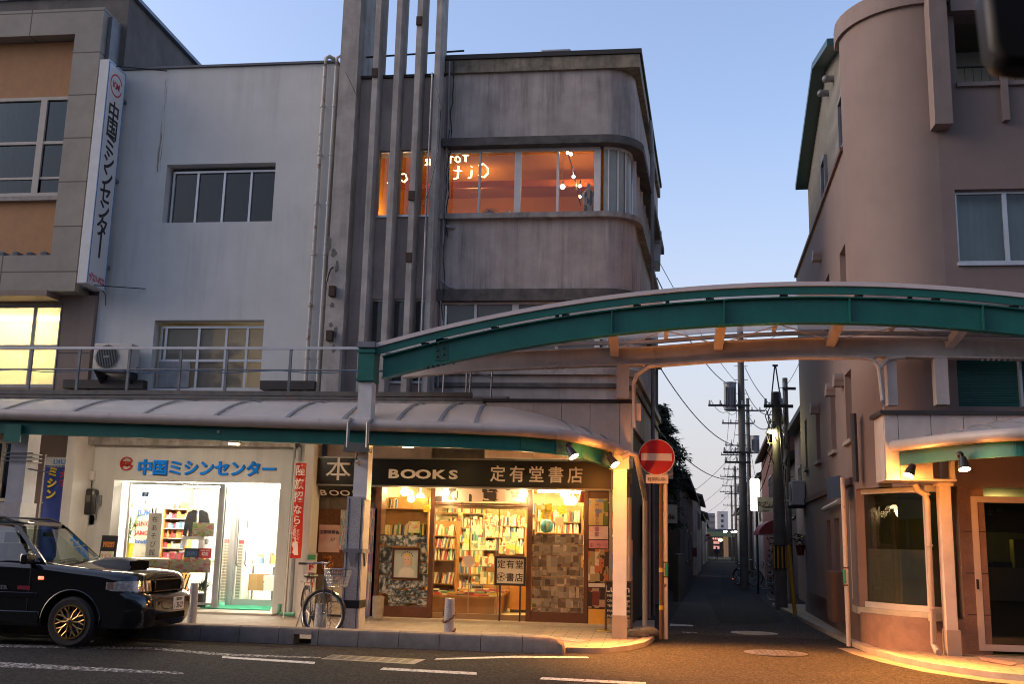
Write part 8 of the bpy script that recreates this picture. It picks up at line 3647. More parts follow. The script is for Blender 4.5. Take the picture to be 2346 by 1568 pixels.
def house(label, side, y0, y1, xo, zw, zr, depth, wm, wins=(), slope_to_street=True):
 """street house: side -1 left / +1 right of the street; its front wall follows the street"""
 b = .1 - xo if side < 0 else 3.4 + xo
 f = lambda y, o=0: (ALX(b, y) + side * o, y)
 t = thing('house', label, 'house', (*f(y0), 0))
 m = MB()
 q = [f(y0), f(y1), f(y1, depth), f(y0, depth)]
 m.prism_z(q if side > 0 else q[::-1], 0, zw)
 ym = (y0 + y1) / 2
 m.build('wall', wm, t)
 m = MB()
 e, d2 = -.35, depth
 A, B = f(y0 - .3, e), f(y1 + .3, e)
 Cc, D = f(y1 + .3, d2 * .5), f(y0 - .3, d2 * .5)
 E_, F_ = f(y1 + .3, d2 + .3), f(y0 - .3, d2 + .3)
 vs = [(*A, zw - .02), (*B, zw - .02), (*Cc, zr), (*D, zr), (*E_, zw - .02), (*F_, zw - .02)]
 vs += [(x, y, z + .14) for x, y, z in vs]
 fs = [(0, 1, 2, 3), (3, 2, 4, 5), (6, 9, 8, 7), (9, 11, 10, 8), (0, 6, 7, 1), (5, 4, 10, 11), (0, 3, 9, 6), (3, 5, 11, 9), (1, 7, 8, 2), (2, 8, 10, 4)]
 m.add(vs, fs)
 m.build('roof', RTILE, t)
 g = MB()
 g.add([(*f(y0 + .02), zw), (*f(y0 + .02, depth), zw), (*f(y0 + .02, depth / 2), zr), (*f(y1 - .02), zw), (*f(y1 - .02, depth), zw), (*f(y1 - .02, depth / 2), zr)], [(0, 1, 2), (3, 5, 4)])
 g.build('gable', wm, t)
 for (ya, yb, za, zb) in wins:
  fr_, pn = MB(), MB()
  s_ = -side
  for (a, b2, c, d) in ((ya, yb, za, za + .06), (ya, yb, zb - .06, zb), (ya, ya + .06, za, zb), (yb - .06, yb, za, zb), ((ya + yb) / 2 - .03, (ya + yb) / 2 + .03, za, zb)):
   p0, p1 = f(a, -.06), f(b2, -.06)
   r0, r1 = f(a, .02), f(b2, .02)
   fr_.prism_z([p0, p1, r1, r0] if side > 0 else [r0, r1, p1, p0], c, d)
  w = fr_.build('window', STEEL, t)
  p0, p1 = f(ya, -.02), f(yb, -.02)
  pn.add([(*p0, za), (*p1, za), (*p1, zb), (*p0, zb)], [(0, 1, 2, 3)])
  pn.build('pane', MATS['dark_glass'], w)
 return t


house('dark timber house with low tiled eaves on the cedar side of the street', -1, 38, 58, .25, 3.9, 5.6, 8, DW, ((44, 46, .9, 2.2), (50, 52.5, .9, 2.2)))
house('grey stucco gable house behind the cedar', -1, 44, 57, 1.6, 5.0, 6.4, 7, GW)
house('pale grey house amid the cedar side row', -1, 60, 76, .1, 4.3, 5.4, 8, GW, ((63, 65, 2.6, 3.6), (69, 71, 2.6, 3.6)))
house('dark low house further along the cedar side row', -1, 77, 98, .3, 3.8, 5.2, 8, DW, ((80, 83, .8, 2.2),))
house('pale house farthest along the cedar side row', -1, 100, 125, .2, 4.6, 6, 8, LW)
house('timber house just before the distant arcade on the mirror side', -1, 127, 160, .4, 4.2, 6, 8, DW)
house('grey house with a tiled roof touching the back of the pink building', 1, 27.2, 35, .25, 5.1, 6.0, 6, mat('pinkish_stucco', (.16, .12, .11), .8, var=.15, streak=.4), ((29, 30.2, 2.9, 4.3), (32, 33, 2.9, 4.0)))
house('dark house between the two near utility poles', 1, 36, 44, .45, 4.6, 5.8, 6, DW, ((38, 40, 2.6, 3.8),))
house('red brown timber house with high eaves behind the red awning', 1, 45.5, 60, .2, 6.2, 7.4, 7, RW, ((48, 51, 3.4, 4.8),))
house('pale stucco house beyond the red brown one', 1, 61, 78, .3, 5.6, 6.8, 7, LW, ((64, 66, 3.2, 4.4), (70, 72, 3.2, 4.4)))
house('grey house halfway along the utility pole row', 1, 80, 104, .15, 6.2, 7.4, 7, GW, ((84, 87, 3.2, 4.4),))
house('timber house far along the utility pole row', 1, 106, 130, .35, 5.4, 6.8, 7, DW)
house('pale house just before the distant arcade behind the far poles', 1, 132, 160, .3, 6.2, 7.6, 7, LW)

# cedar over the left wall
tx, ty = ALX(-.75, 35.5), 35.5
tree = thing('cedar_tree', 'dark cedar with drooping tips behind the no entry sign', 'tree', (tx, ty, 0))
m = MB()
m.tube([(tx, ty, 0), (tx + .05, ty, 2.5), (tx - .02, ty, 4.6), (tx + .02, ty, 6.0)], [.2, .15, .09, .02], 10)
rnd = random.Random(4)
lf = MB()
nv, nf = [], []
for i in range(120):
 z = 2.2 + 4.0 * (i / 120) ** .9
 L = (1.02 if z < 4.2 else 1.02 * max(.12, (6.4 - z) / 2.2)) * rnd.uniform(.65, 1.1) * (.55 + .45 * min(1, (z - 1.2) / 1.6))
 a = rnd.uniform(0, 6.28)
 d = Vector((math.cos(a), math.sin(a), 0))
 P = [Vector((tx, ty, z)) + d * L * s + Vector((0, 0, .25 * math.sin(s * 2.6) * L - .22 * L * s * s)) for s in (0, .25, .5, .75, 1)]
 m.tube(P, [.03, .025, .018, .012, .005], 5)
 for k in range(120):
  s = rnd.uniform(.12, 1.03)
  j = min(3, int(s * 4))
  c0 = P[j].lerp(P[j + 1], min(1.1, s * 4 - j))
  o = Vector((rnd.gauss(0, .1), rnd.gauss(0, .1), rnd.gauss(-.02, .05)))
  dd = (d * rnd.uniform(.3, 1) + Vector((rnd.gauss(0, .5), rnd.gauss(0, .5), rnd.uniform(-.7, .05)))).normalized() * rnd.uniform(.08, .22)
  sd_ = dd.cross(Vector((rnd.gauss(0, 1), rnd.gauss(0, 1), 1))).normalized() * .032
  n0 = len(nv)
  nv += [c0 + o - sd_, c0 + o + sd_, c0 + o + dd]
  nf.append((n0, n0 + 1, n0 + 2))
lf.add(nv, nf)
lf.build('crown', mat('cedar_needles', (.018, .035, .02), .7, var=.5, vs=1.5), tree)
m.build('trunk', mat('cedar_bark', (.05, .035, .028), .9, var=.3, vs=6), tree)
m = MB()
m.strip([(ALX(.05, 30.5), 30.5), (ALX(.05, 37.6), 37.6)], .15, 0, 1.3, False)
tag(m.build('garden_wall', DW, None, (ALX(.05, 30.5), 30.5, 0)), 'low dark garden wall under the cedar', 'wall')
for k, (u, v, lab) in enumerate(((1555, 1330, 'dark leafy shrub nearest the sign poles on the cedar side of the street'), (1563, 1312, 'dark leafy shrub further back on the cedar side of the street'))):
 x, y = PZ(u, v)
 t = thing('shrub', lab, 'shrub', (x, y, 0))
 m = MB()
 m.cyl((x, y, 0), (x, y, .3), .16, .2, 12)
 m.build('pot', MATS['dark_pot'], t)
 m = MB()
 for i in range(260):
  c0 = Vector((x + rnd.gauss(0, .28), y + rnd.gauss(0, .28), .3 + abs(rnd.gauss(.35, .28))))
  d = Vector((rnd.gauss(0, 1), rnd.gauss(0, 1), rnd.gauss(.2, .6))).normalized() * .13
  n_ = d.cross(Vector((.2, .4, 1))).normalized() * .04
  m.add([c0, c0 + d * .5 - n_, c0 + d, c0 + d * .5 + n_], [(0, 1, 2, 3)])
 m.build('leaves', mat('shrub_leaf', (.02, .04, .018), .6, var=.4, vs=5), t)

# ---------- utility poles and wires
PCON = mat('pole_concrete', (.11, .105, .1), .85, var=.2, vs=3, streak=.4)
INS = mat('porcelain', (.3, .3, .3), .3)


def upole(label, x, y, h, r, arms=(), trans=None, band=False):
 t = thing('utility_pole', label, 'utility pole', (x, y, 0), 'concrete utility poles along the side street')
 m = MB()
 m.cyl((x, y, 0), (x, y, h), r, r * .72, 16)
 z = 2.6
 while z < h - .3:
  m.cyl((x - r * 1.6, y, z), (x + r * 1.6, y, z), .012, n=5)
  z += .55
 m.build('pole', PCON, t)
 for (z, xl_, xr_) in arms:
  m = MB()
  m.box(x + xl_, x + xr_, y - r - .07, y - r + .0, z - .04, z + .04)
  a = m.build('crossarm', DARK, t)
  m = MB()
  k = xl_
  while k < xr_:
   m.cyl((x + k + .05, y - r - .03, z + .04), (x + k + .05, y - r - .03, z + .2), .045, .03, 8)
   k += .42
  m.build('insulator', INS, a)
 if trans:
  dx, z0, hh, rr_ = trans
  m = MB()
  m.cyl((x + dx, y, z0), (x + dx, y, z0 + hh), rr_, n=20)
  m.cyl((x + dx, y, z0 + hh), (x + dx, y, z0 + hh + .05), rr_ * 1.06, n=20)
  for k in range(-3, 4):
   m.box(x + dx + k * rr_ * .25 - .01, x + dx + k * rr_ * .25 + .01, y - rr_ - .03, y - rr_ * .7, z0 + .15, z0 + hh - .15)
  m.build('transformer', mat('transformer_grey', (.2, .22, .25), .5, .2, var=.1), t)
 if band:
  m = MB()
  m.cyl((x, y, 1.0), (x, y, 1.62), r * 1.06, r * 1.04, 20)
  b = m.build('warning_band', BLACK, t)
  m = MB()
  for k in range(10):
   a = R(-150 + k * 36)
   m.box(-.018, .018, -.004, .004, 1.03, 1.59, Matrix.Translation((x + r * 1.07 * math.cos(a), y + r * 1.07 * math.sin(a), 0)) @ Matrix.Rotation(a + math.pi / 2, 4, 'Z'))
  m.build('yellow_stripe', mat('warning_yellow', (.6, .33, .01), .6), b)
 return t


ax, ay = PZ(1790, 1398)
bx, by = PZ(1706, 1350)
zc = PY(1660, 931, by)[1]
xl_ = PY(1622, 931, by)[0] - bx
tp = PY(1672, 880, by)
tb = PY(1672, 940, by)
z2, z3 = PY(1660, 1012, by)[1], PY(1660, 1037, by)[1]
upole('tall concrete utility pole with grey transformer can in the side street', bx, by, 10.6, .165, ((zc, xl_, .3), (z2 - .45, -.75, .3), (z3 - .4, -.7, .3)), (tp[0] - bx, tb[1], tp[1] - tb[1], .24))
pr = upole('concrete utility pole with black and yellow band at the back of the pink building', ax, ay, 5.5, .165, ((5.2, -.35, .4),), None, True)
m = MB()
top = PY(1776, 838, ay)[1]
m.cyl((ax - .12, ay, 5.5), (ax - .02, ay, top), .02, n=6)
m.cyl((ax + .1, ay, 5.5), (ax + .0, ay, top), .02, n=6)
m.cyl((ax - .08, ay, top), (ax + .06, ay, top), .03, n=6)
m.cyl((ax, ay, 5.2), (ax, ay, 5.6), .17, .12, 12)
m.build('pole_top', BLACK, pr)
m = MB()
for k in range(22):
 a = rnd.uniform(0, 6.28)
 z = rnd.uniform(3.6, 5.4)
 m.tube([(ax + .18 * math.cos(a), ay + .18 * math.sin(a), z), (ax + .3 * math.cos(a), ay + .3 * math.sin(a), z - .2), (ax + .2 * math.cos(a + .5), ay + .2 * math.sin(a + .5), z - .55)], .014, 5)
m.build('cable_loops', BLACK, pr)
upole('short bare pole behind the banded utility pole', *[(PY(1799, 900, 33)[0], 33)[i] for i in (0, 1)], 6.75, .11, ((6.4, -.1, .3),))
FARP = []
for i, (y, lab) in enumerate(((58, 'utility pole third along the side street'), (78, 'utility pole fourth along the side street'), (102, 'slim distant utility pole fifth along the side street'), (130, 'farthest utility pole near the end of the side street'))):
 x = ALX(2.85, y)
 FARP.append((x, y))
 upole(lab, x, y, 9.6 - i * .2, .13, ((8.9, -1.1, .9), (8.2, -1.4, .3), (6.6, -1.0, .3)), (.35, 6.6, .9, .24) if i % 2 == 0 else None)
m = MB()
m.tube([(ALX(2.6, 66), 66, 0), (ALX(2.6, 66), 66, 5.4)], .08, 8)
tag(m.build('utility_pole', PCON, None, (ALX(2.6, 66), 66, 0)), 'thin bare service pole between the third and fourth utility poles', 'utility pole', 'concrete utility poles along the side street')


def wire(pts_, sag, r=.012, label='', mt_=BLACK, n=14):
 mm = MB()
 P = []
 for a, b in zip(pts_[:-1], pts_[1:]):
  a, b = Vector(a), Vector(b)
  for k in range(n):
   f = k / n
   P.append(a.lerp(b, f) - Vector((0, 0, sag * 4 * f * (1 - f))))
 P.append(Vector(pts_[-1]))
 mm.tube(P, r, 5)
 return tag(mm.build('overhead_wire', mt_, None, pts_[0]), label, 'wire', 'overhead wires of the side street')


A = lambda dx, z: (bx + dx, by - .23, z)
for k, dx in enumerate((xl_ + .1, xl_ + .45, -.2)):
 wire([A(dx, zc + .2)] + [(x - 1.0 + k * .4, y - .2, 9.0 - .15 * k) for x, y in FARP], .35, .014, ('left', 'middle', 'right')[k] + ' one of the long power wires leaving the transformer pole crossarm')
for k, dx in enumerate((-.7, -.4)):
 for zz in (z2 - .3, z3 - .3):
  wire([A(dx, zz)] + [(x - .9 + k * .4, y - .2, zz - 1.0 if zz > 6 else 7.3) for x, y in FARP], .3, .012, '%s %s communication cable running on from the transformer pole' % (('outer', 'inner')[k], 'upper' if zz > z3 - .2 else 'lower'))
sb = (XC + SL * (26.4 - BY) + .04, 26.4, 8.3)
wire([sb, (tp[0], by - .3, tp[1] - .1)], .5, .016, 'wire slung from the concrete building to the transformer')
wire([(sb[0], 26.6, 8.9), (bx, by - .2, zc + .7)], .3, .01, 'thin wire from the concrete building above the transformer wire')
wire([(XC + SL * 7.9 + .02, 27.5, 6.2), (bx - .1, by - .2, z2 - .2)], .5, .016, 'blue-grey cable crossing in front of the cedar to the transformer pole', mat('teal_cable', (.03, .07, .09), .5))
wire([(PY(1508, 900, 27.65)[0], 28.5, 4.6), (bx - .1, by - .2, z3 - 1.0)], .5, .014, 'lower cable crossing in front of the cedar to the transformer pole')
for z0_, z1_, lab, sg_ in ((5.2, 8.6, 'upper service wire between the two near poles', .15), (5.0, 7.7, 'second service wire between the two near poles', .3), (4.7, 6.9, 'third service wire between the two near poles', .35), (4.6, 4.4, 'slack looping cable between the two near poles', .7), (4.2, 4.2, 'lowest slack cable between the two near poles', .9)):
 wire([(ax - .1, ay, z0_), (bx + .15, by - .1, z1_)], sg_, .014, lab)
wire([(ax + .1, ay, 5.3), (PY(1799, 900, 33)[0], 33, 6.4)], .1, .01, 'short wire from the banded pole to the bare pole')
wire([(3.9, 26.8, 6.4), (PY(1799, 900, 33)[0], 33, 6.5)], .1, .008, 'thin wire from the pink building to the bare pole')
wire([(bx, by, 9.6), (3.9, 27, 7.4)], .3, .01, 'upper thin wire from the transformer pole to the pink building')
for k, (x, y) in enumerate(FARP):
 for side in (-1, 1):
  hx = ALX(.1, y - 4) if side < 0 else ALX(3.5, y + 3)
  wire([(x, y, 7.6 - k * .2), (hx, y + (6 if side < 0 else 3), 4.6)], .3, .012, 'service wire from the %s pole to a house on its %s' % (ORD[k + 2], 'left' if side < 0 else 'right'))
# street lamps
LAMPY = glow('street_lamp_glow', (1, .8, .35), 30)


def slamp(u, v, y, label, e, col=(1, .85, .45), r=.1, mt_=None, px_=None):
 x, z = PY(u, v, y)
 t = thing('street_lamp', label, 'street lamp', (x, y, z), 'lit street lamps of the side street')
 m = MB()
 m.sph((x, y, z), r, 12, 8, (1.3, 1, .6))
 m.build('lens', mt_ or LAMPY, t)
 m = MB()
 m.cyl((x, y, z + r * .6), (x, y, z + r), r * .9, r * .5, 12)
 m.cyl((x, y, z + r * .8), ((px_ if px_ else x + .4), y, z + r * .8 + .05), .025, n=6)
 m.build('arm', STEEL, t)
 if e:
  point('street_light', (x - .05, y - .05, z - r), e, col, .1, t)


slamp(1769, 990, ay - .1, 'lit street lamp on the banded pole at the back of the pink building', 28, (1, .85, .35), .09, None, ax)
slamp(1661.7, 1219, 125, 'left one of the small white lamps far down the side street', 60, (1, 1, .8), .17, glow('far_white_lamp', (1, .95, .7), 20))
slamp(1678, 1220, 100, 'middle one of the small white lamps far down the side street', 0, (1, 1, .8), .1, MATS['far_white_lamp'])
slamp(1684.7, 1219.6, 96, 'right one of the small white lamps far down the side street', 0, (1, 1, .8), .11, MATS['far_white_lamp'])
slamp(1650.7, 1238.4, 160, 'yellow lamp low at the far end of the side street', 120, (1, .9, .3), .26, glow('far_yellow_lamp', (.9, .9, .1), 12))
# guy-wire guard
x, y = PZ(1822, 1416)
a, b = PY(1810, 1250, y)
t = thing('guy_wire', 'leaning yellow guy wire guard beside the banded pole', 'guy wire', (x, y, 0))
m = MB()
m.cyl((x, y, 0), (a, y + .2, b), .045, n=12)
m.build('guard', mat('guard_yellow', (.5, .26, .015), .5, var=.15), t)
m = MB()
m.cyl((a, y + .2, b), (ax + .05, ay, 4.9), .012, n=6)
m.build('wire', DARK, t)
# lit sign box on its post
x0, x1, z0, z1 = RECT(1718, 1097, 1741, 1172, 37)
t = thing('lit_sign_box', 'tall glowing white sign box on a dark post in the side street', 'lit sign', ((x0 + x1) / 2, 37, 0))
m = MB()
m.box(x0, x1, 36.9, 37.1, z0, z1)
m.build('box', glow('sign_box_glow', (.95, 1, .8), 2.2), t, bevel=.06)
m = MB()
m.cyl(((x0 + x1) / 2 + .05, 37.0, 0), ((x0 + x1) / 2 + .05, 37.0, z0), .04, n=8)
m.build('post', DARK, t)
# カプリス sign
x0, x1, z0, z1 = RECT(1735, 1140, 1777, 1175, 29.5)
t = thing('shop_board', 'white shop board lettered カプリス with a red and green swash', 'shop board', ((x0 + x1) / 2, 29.5, z0))
m = MB()
m.box(x0, x1, 29.48, 29.56, z0, z1)
m.box(x1, ALX(3.4, 29.5) + .1, 29.5, 29.54, z1 - .1, z1 - .05)
m.build('board', mat('shop_board_white', (.5, .49, .5), .5), t)
m = MB()
m.text('カプリス', (x0 + x1) / 2, 29.47, z1 - .22, .125, .002, .02)
m.text('Caprice', (x0 + x1) / 2, 29.47, z0 + .03, .06, .002, .0)
m.build('lettering', DARK, t)
for col, zz, nm in (((.4, .02, .03), z0 + .175, 'red_swash'), ((.03, .2, .05), z0 + .145, 'green_swash')):
 m = MB()
 m.tube([(x0 + .12 + k * .04, 29.47, zz - .02 * math.sin(k * .45)) for k in range(8)], .006, 5)
 m.build(nm, mat(nm, col, .5), t)
# awnings
for u0, v0, u1, v1, y, lab, col in ((1738, 1190, 1790, 1227, 32.5, 'dark red rounded awning on the utility pole side of the street', (.14, .012, .025)), (1566, 1217, 1584, 1234, 56, 'small green awning on the dark timber house', (.02, .16, .06))):
 x0, x1, z0, z1 = RECT(u0, v0, u1, v1, y)
 t = thing('awning', lab, 'awning', ((x0 + x1) / 2, y, z0))
 m = MB()
 N = 10
 s_ = 1 if u0 > 1650 else -1
 prof = [((x1 if s_ > 0 else x0) - s_ * (x1 - x0) * math.sin(R(90 * k / N)), z0 + (z1 - z0) * math.cos(R(90 * k / N))) for k in range(N + 1)]
 prof += [((x1 if s_ > 0 else x0), z0)]
 m.prism_y(prof if s_ < 0 else prof, y, y + 1.6)
 m.build('cloth', mat('awning_%d' % u0, col, .7, var=.15), t)
 m = MB()
 m.tube([(x0, y, z0), (x1, y, z0)], .02, 6)
 m.build('bar', STEEL, t)
# left hanging board
x0, x1, z0, z1 = RECT(1526, 1157, 1552, 1200, 30.5)
t = thing('shop_board', 'grey-white hanging shop board with dark letters behind the sign poles', 'shop board', ((x0 + x1) / 2, 30.5, z0))
m = MB()
m.box(x0 - .1, x1, 30.5, 30.58, z0, z1)
m.build('board', mat('hanging_board', (.24, .24, .26), .5), t)
m = MB()
m.text('de', x1 - .18, 30.49, z0 + .12, .2, .002, .04)
m.build('lettering', DARK, t)
# air conditioner on the flank of the pink building
a, z = PS(1842, 1160)
x, y = RP(CY + min(a, 8.4), .0)
t = thing('air_conditioner', 'air conditioner hanging on the flank of the pink building', 'air conditioner', (x, y, z))
m = MB()
m.box(x - .32, x - .03, y - .35, y + .35, z, z + .58)
m.build('casing', MATS['ac_white'], t, bevel=.015)
m = MB()
m.cyl((x - .33, y, z + .3), (x - .32, y, z + .3), .22, n=20)
m.build('fan_grille', STEEL, t)
m = MB()
m.box(x - .36, x + .02, y - .3, y - .26, z - .06, z - .002)
m.box(x - .36, x + .02, y + .26, y + .3, z - .06, z - .002)
m.build('bracket', DARK, t)
# vines, pots, bicycle and clutter on the right
x, y = ALX(3.2, 36), 36
t = thing('climbing_vine', 'dark climbing vine on a red brown post under the red awning', 'plant', (x, y, 0))
m = MB()
for i in range(420):
 c0 = Vector((x - .15 + rnd.gauss(0, .13), y - .2 + rnd.gauss(0, .3), rnd.uniform(0, 2.1)))
 d = Vector((rnd.gauss(0, 1), rnd.gauss(0, 1), rnd.gauss(0, .6))).normalized() * .12
 n_ = d.cross(Vector((.2, .4, 1))).normalized() * .04
 m.add([c0, c0 + d * .5 - n_, c0 + d, c0 + d * .5 + n_], [(0, 1, 2, 3)])
m.build('leaves', MATS['shrub_leaf'], t)
m = MB()
m.box(x + .05, x + .3, y - .1, y + .2, 0, 2.7)
m.build('post', RW, t)
for u, v, lab in ((1768, 1345, 'white bicycle basket and frame leaning by the banded pole'),):
 x, y = PZ(1763, 1352)
 t = thing('plant_stand', 'pale metal plant stand by the banded utility pole', 'plant stand', (x, y, 0))
 m = MB()
 for dx in (-.12, .12):
  for dy in (-.12, .12):
   m.tube([(x + dx, y + dy, 0), (x + dx * .8, y + dy * .8, .9)], .02, 6)
 for z in (.25, .55, .88):
  m.box(x - .13, x + .13, y - .13, y + .13, z, z + .02)
 m.build('rack', mat('pale_rack', (.3, .29, .28), .5), t)
 m = MB()
 m.cyl((x, y, .9), (x, y, 1.05), .08, .11, 12)
 m.build('pot', SILL, t)
for u, v, s_, lab in ((1748, 1348, .5, 'grey slab step nearest the vine post'), (1757, 1352, .4, 'second slab step in front of the plant stand'), (1780, 1377, .5, 'pale metal kerb ramp beside the banded pole'), (1805, 1388, .5, 'ribbed ramp plate right of the banded pole')):
 x, y = PZ(u, v)
 m = MB()
 m.prism_x([(y - .3, .008), (y + .3, .008), (y + .3, .12), (y - .3, .03)], x - s_ / 2, x + s_ / 2)
 for k in range(5):
  m.box(x - s_ / 2, x + s_ / 2, y - .26 + k * .12, y - .24 + k * .12, .06 + k * .012, .075 + k * .016)
 tag(m.build('ramp_plate', mat('ramp_grey', (.14, .14, .145), .7, var=.2), None, (x, y, 0)), lab, 'ramp')
far = copy_thing(bike, Vector((*PZ(1727, 1344), 0)) - Vector((bxf, 16.1, .06)) + Vector((0, 0, 0)), 'distant bicycle parked beside the transformer pole')
for u, v, lab, col in ((1840, 1250, 'red flower basket hanging on the dark flank wall', (.12, .02, .015)),):
 a, z = PS(u, v)
 x, y = RP(CY + min(a, 8.5), .12)
 t = thing('flower_basket', lab, 'flower basket', (x, y, z))
 m = MB()
 m.cyl((x, y, z - .25), (x, y, z), .08, .12, 12)
 m.build('basket', mat('basket_red', col, .6), t)
 m = MB()
 for i in range(90):
  c0 = Vector((x + rnd.gauss(0, .08), y + rnd.gauss(0, .1), z + rnd.uniform(-.05, .25)))
  d = Vector((rnd.gauss(0, 1), rnd.gauss(0, 1), rnd.gauss(0, .6))).normalized() * .09
  n_ = d.cross(Vector((.2, .4, 1))).normalized() * .03
  m.add([c0, c0 + d * .5 - n_, c0 + d, c0 + d * .5 + n_], [(0, 1, 2, 3)])
 m.build('leaves', MATS['shrub_leaf'], t)
# traffic mirror and far sign on the left
mxx, myy = PZ(1613, 1293)
t = thing('traffic_mirror', 'round traffic mirror on an orange pole far down the side street', 'traffic mirror', (mxx, myy, 0))
zc_ = PY(1613, 1236, myy)[1]
m = MB()
m.cyl((mxx, myy, 0), (mxx, myy, zc_), .07, n=8)
m.build('pole', mat('mirror_orange', (.5, .1, .02), .5), t)
m = MB()
m.cyl((mxx + .08, myy - .05, zc_), (mxx + .08, myy - .1, zc_), .32, n=20)
m.build('mirror', mat('mirror_face', (.3, .3, .33), .1, .8), t)
mxx, myy = PZ(1622, 1290)
t = thing('no_entry_sign', 'small distant no entry sign on a white pole near the mirror', 'road sign', (mxx, myy, 0))
zc_ = PY(1622, 1231, myy)[1]
m = MB()
m.cyl((mxx, myy, 0), (mxx, myy, zc_ + .3), .05, n=8)
m.build('pole', MATS['sign_white'], t)
m = MB()
m.cyl((mxx, myy - .06, zc_), (mxx, myy - .09, zc_), .3, n=20)
m.build('red_disc', MATS['sign_red'], t)
m = MB()
m.box(mxx - .24, mxx + .24, myy - .1, myy - .091, zc_ - .05, zc_ + .05)
m.build('white_bar', MATS['sign_white'], t)
x0, x1, z0, z1 = RECT(1587, 1256, 1592, 1277, 56)
m = MB()
m.box(x0, x1 + .1, 56, 56.2, z0, z1)
m.box(x0 + .02, x1 + .08, 55.97, 56, z1 - .15, z1 - .05)
tag(m.build('red_box', mat('dark_red_box', (.22, .01, .02), .5), None, (x0, 56, 0)), 'narrow red box on a wall beyond the cedar', 'box')


# ---------- two distant walkers
def person(label, u, v, h, jac, leg, step=.12):
 x, y = PZ(u, v)
 s = h / 1.7
 t = thing('person', label, 'person', (x, y, 0))
 J = {'pel': (0, 0, .92, .13), 'ch': (0, .02, 1.3, .15), 'nk': (0, .02, 1.45, .06), 'hd': (0, 0, 1.58, .1), 'ht': (0, 0, 1.66, .07),
   'hl': (-.1, 0, .86, .09), 'kl': (-.1, -step, .48, .065), 'al': (-.1, step * .6, .06, .045), 'fl': (-.1, -step * .2 + .12, .03, .04),
   'hr': (.1, 0, .86, .09), 'kr': (.1, step, .48, .065), 'ar': (.1, step * 1.3, .06, .045), 'fr': (.1, step * 1.3 + .15, .03, .04),
   'sl': (-.19, .02, 1.38, .07), 'el': (-.25, .03, 1.1, .05), 'wl': (-.24, .12, .86, .035), 'sr': (.19, .02, 1.38, .07), 'er': (.25, .0, 1.1, .05), 'wr': (.24, .06, .86, .035)}
 E = [('pel', 'ch'), ('ch', 'nk'), ('nk', 'hd'), ('hd', 'ht'), ('pel', 'hl'), ('hl', 'kl'), ('kl', 'al'), ('al', 'fl'), ('pel', 'hr'), ('hr', 'kr'), ('kr', 'ar'), ('ar', 'fr'), ('ch', 'sl'), ('sl', 'el'), ('el', 'wl'), ('ch', 'sr'), ('sr', 'er'), ('er', 'wr')]
 ks = list(J)

 def skin(keys, nm, mt_, grow):
  me = bpy.data.meshes.new(nm)
  idx = {k: i for i, k in enumerate(keys)}
  me.from_pydata([(J[k][0] * s, J[k][1] * s, J[k][2] * s) for k in keys], [(idx[a], idx[b]) for a, b in E if a in idx and b in idx], [])
  me.materials.append(mt_)
  o = bpy.data.objects.new(nm, me)
  COL.objects.link(o)
  o.parent = t
  sk = o.modifiers.new('skin', 'SKIN')
  for i, k in enumerate(keys):
   r_ = (J[k][3] + grow) * s
   me.skin_vertices[0].data[i].radius = (r_, r_)
  me.skin_vertices[0].data[0].use_root = True
  ss = o.modifiers.new('sub', 'SUBSURF')
  ss.levels = ss.render_levels = 1
  return o
 skin(ks, 'body', leg, 0)
 skin(['pel', 'ch', 'sl', 'el', 'wl', 'sr', 'er', 'wr'], 'jacket', jac, .03)
 hb2 = MB()
 hb2.sph((x, y, 1.62 * s), .115 * s, 12, 8)
 hb2.build('hair', DARK, t)


person('person in a blue jacket walking away down the side street', 1642, 1283, 1.65, mat('blue_jacket', (.015, .03, .14), .7), mat('brown_trousers', (.09, .05, .03), .8))
person('person in dark clothes walking far down the side street', 1657, 1277, 1.65, mat('dark_coat', (.025, .015, .02), .8), mat('dark_trousers', (.02, .018, .02), .8), .06)
# ---------- far end: crossing arcade, lit shop, tower blocks
ya = 188
x0, x1, z0, z1 = RECT(1630, 1219, 1664, 1231, ya)
t = thing('arcade_canopy', 'distant green arcade beam crossing the far end of the side street', 'canopy', ((x0 + x1) / 2, ya, 0))
m = MB()
m.box(x0 - 6, x1 + 8, ya, ya + 1, z0, z1)
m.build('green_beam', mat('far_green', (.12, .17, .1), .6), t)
m = MB()
m.box(x0 - 6, x1 + 8, ya + .1, ya + 6, z1, z1 + .5)
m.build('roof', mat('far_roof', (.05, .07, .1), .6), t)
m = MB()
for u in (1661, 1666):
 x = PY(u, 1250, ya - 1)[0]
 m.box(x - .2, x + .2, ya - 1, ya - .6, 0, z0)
m.build('post', mat('orange_lit_post', (.5, .3, .16), .6), t)  # orange lamp light on the posts is put into their colour
x0, x1, z0, z1 = RECT(1632, 1233, 1652, 1262, 205)
t = thing('lantern_shop', 'orange lit shop front far behind the distant arcade', 'shop', ((x0 + x1) / 2, 205, 0))
m = MB()
m.box(x0 - 14, x1 + 20, 205.2, 212, 0, 4.2)
m.build('wall', DW, t)
m = MB()
m.box(x0 + .2, x1 - .3, 204.9, 205.1, z0 + 1.2, z0 + 1.7)
m.box(x0 + .2, x1 - .3, 204.9, 205.1, z0 + .2, z0 + .8)
m.build('lit_window', glow('far_shop_window', (1, .22, .08), .22), t)
m = MB()
for k in range(5):
 m.sph((x0 + .2 + k * .35, 204.6, z1 - .2), .16, 10, 7, (1, 1, 1.3))
m.build('lantern', glow('lantern_red', (1, .16, .04), .25), t)
x0, x1, z0, z1 = RECT(1606, 1176, 1643, 1222, 300)
TOW = mat('blue_grey_tower', (.16, .19, .25), .7, var=.1, vs=.1)
t = thing('tower_block', 'grey blue tower block far beyond the end of the side street', 'building', (x0, 300, 0))
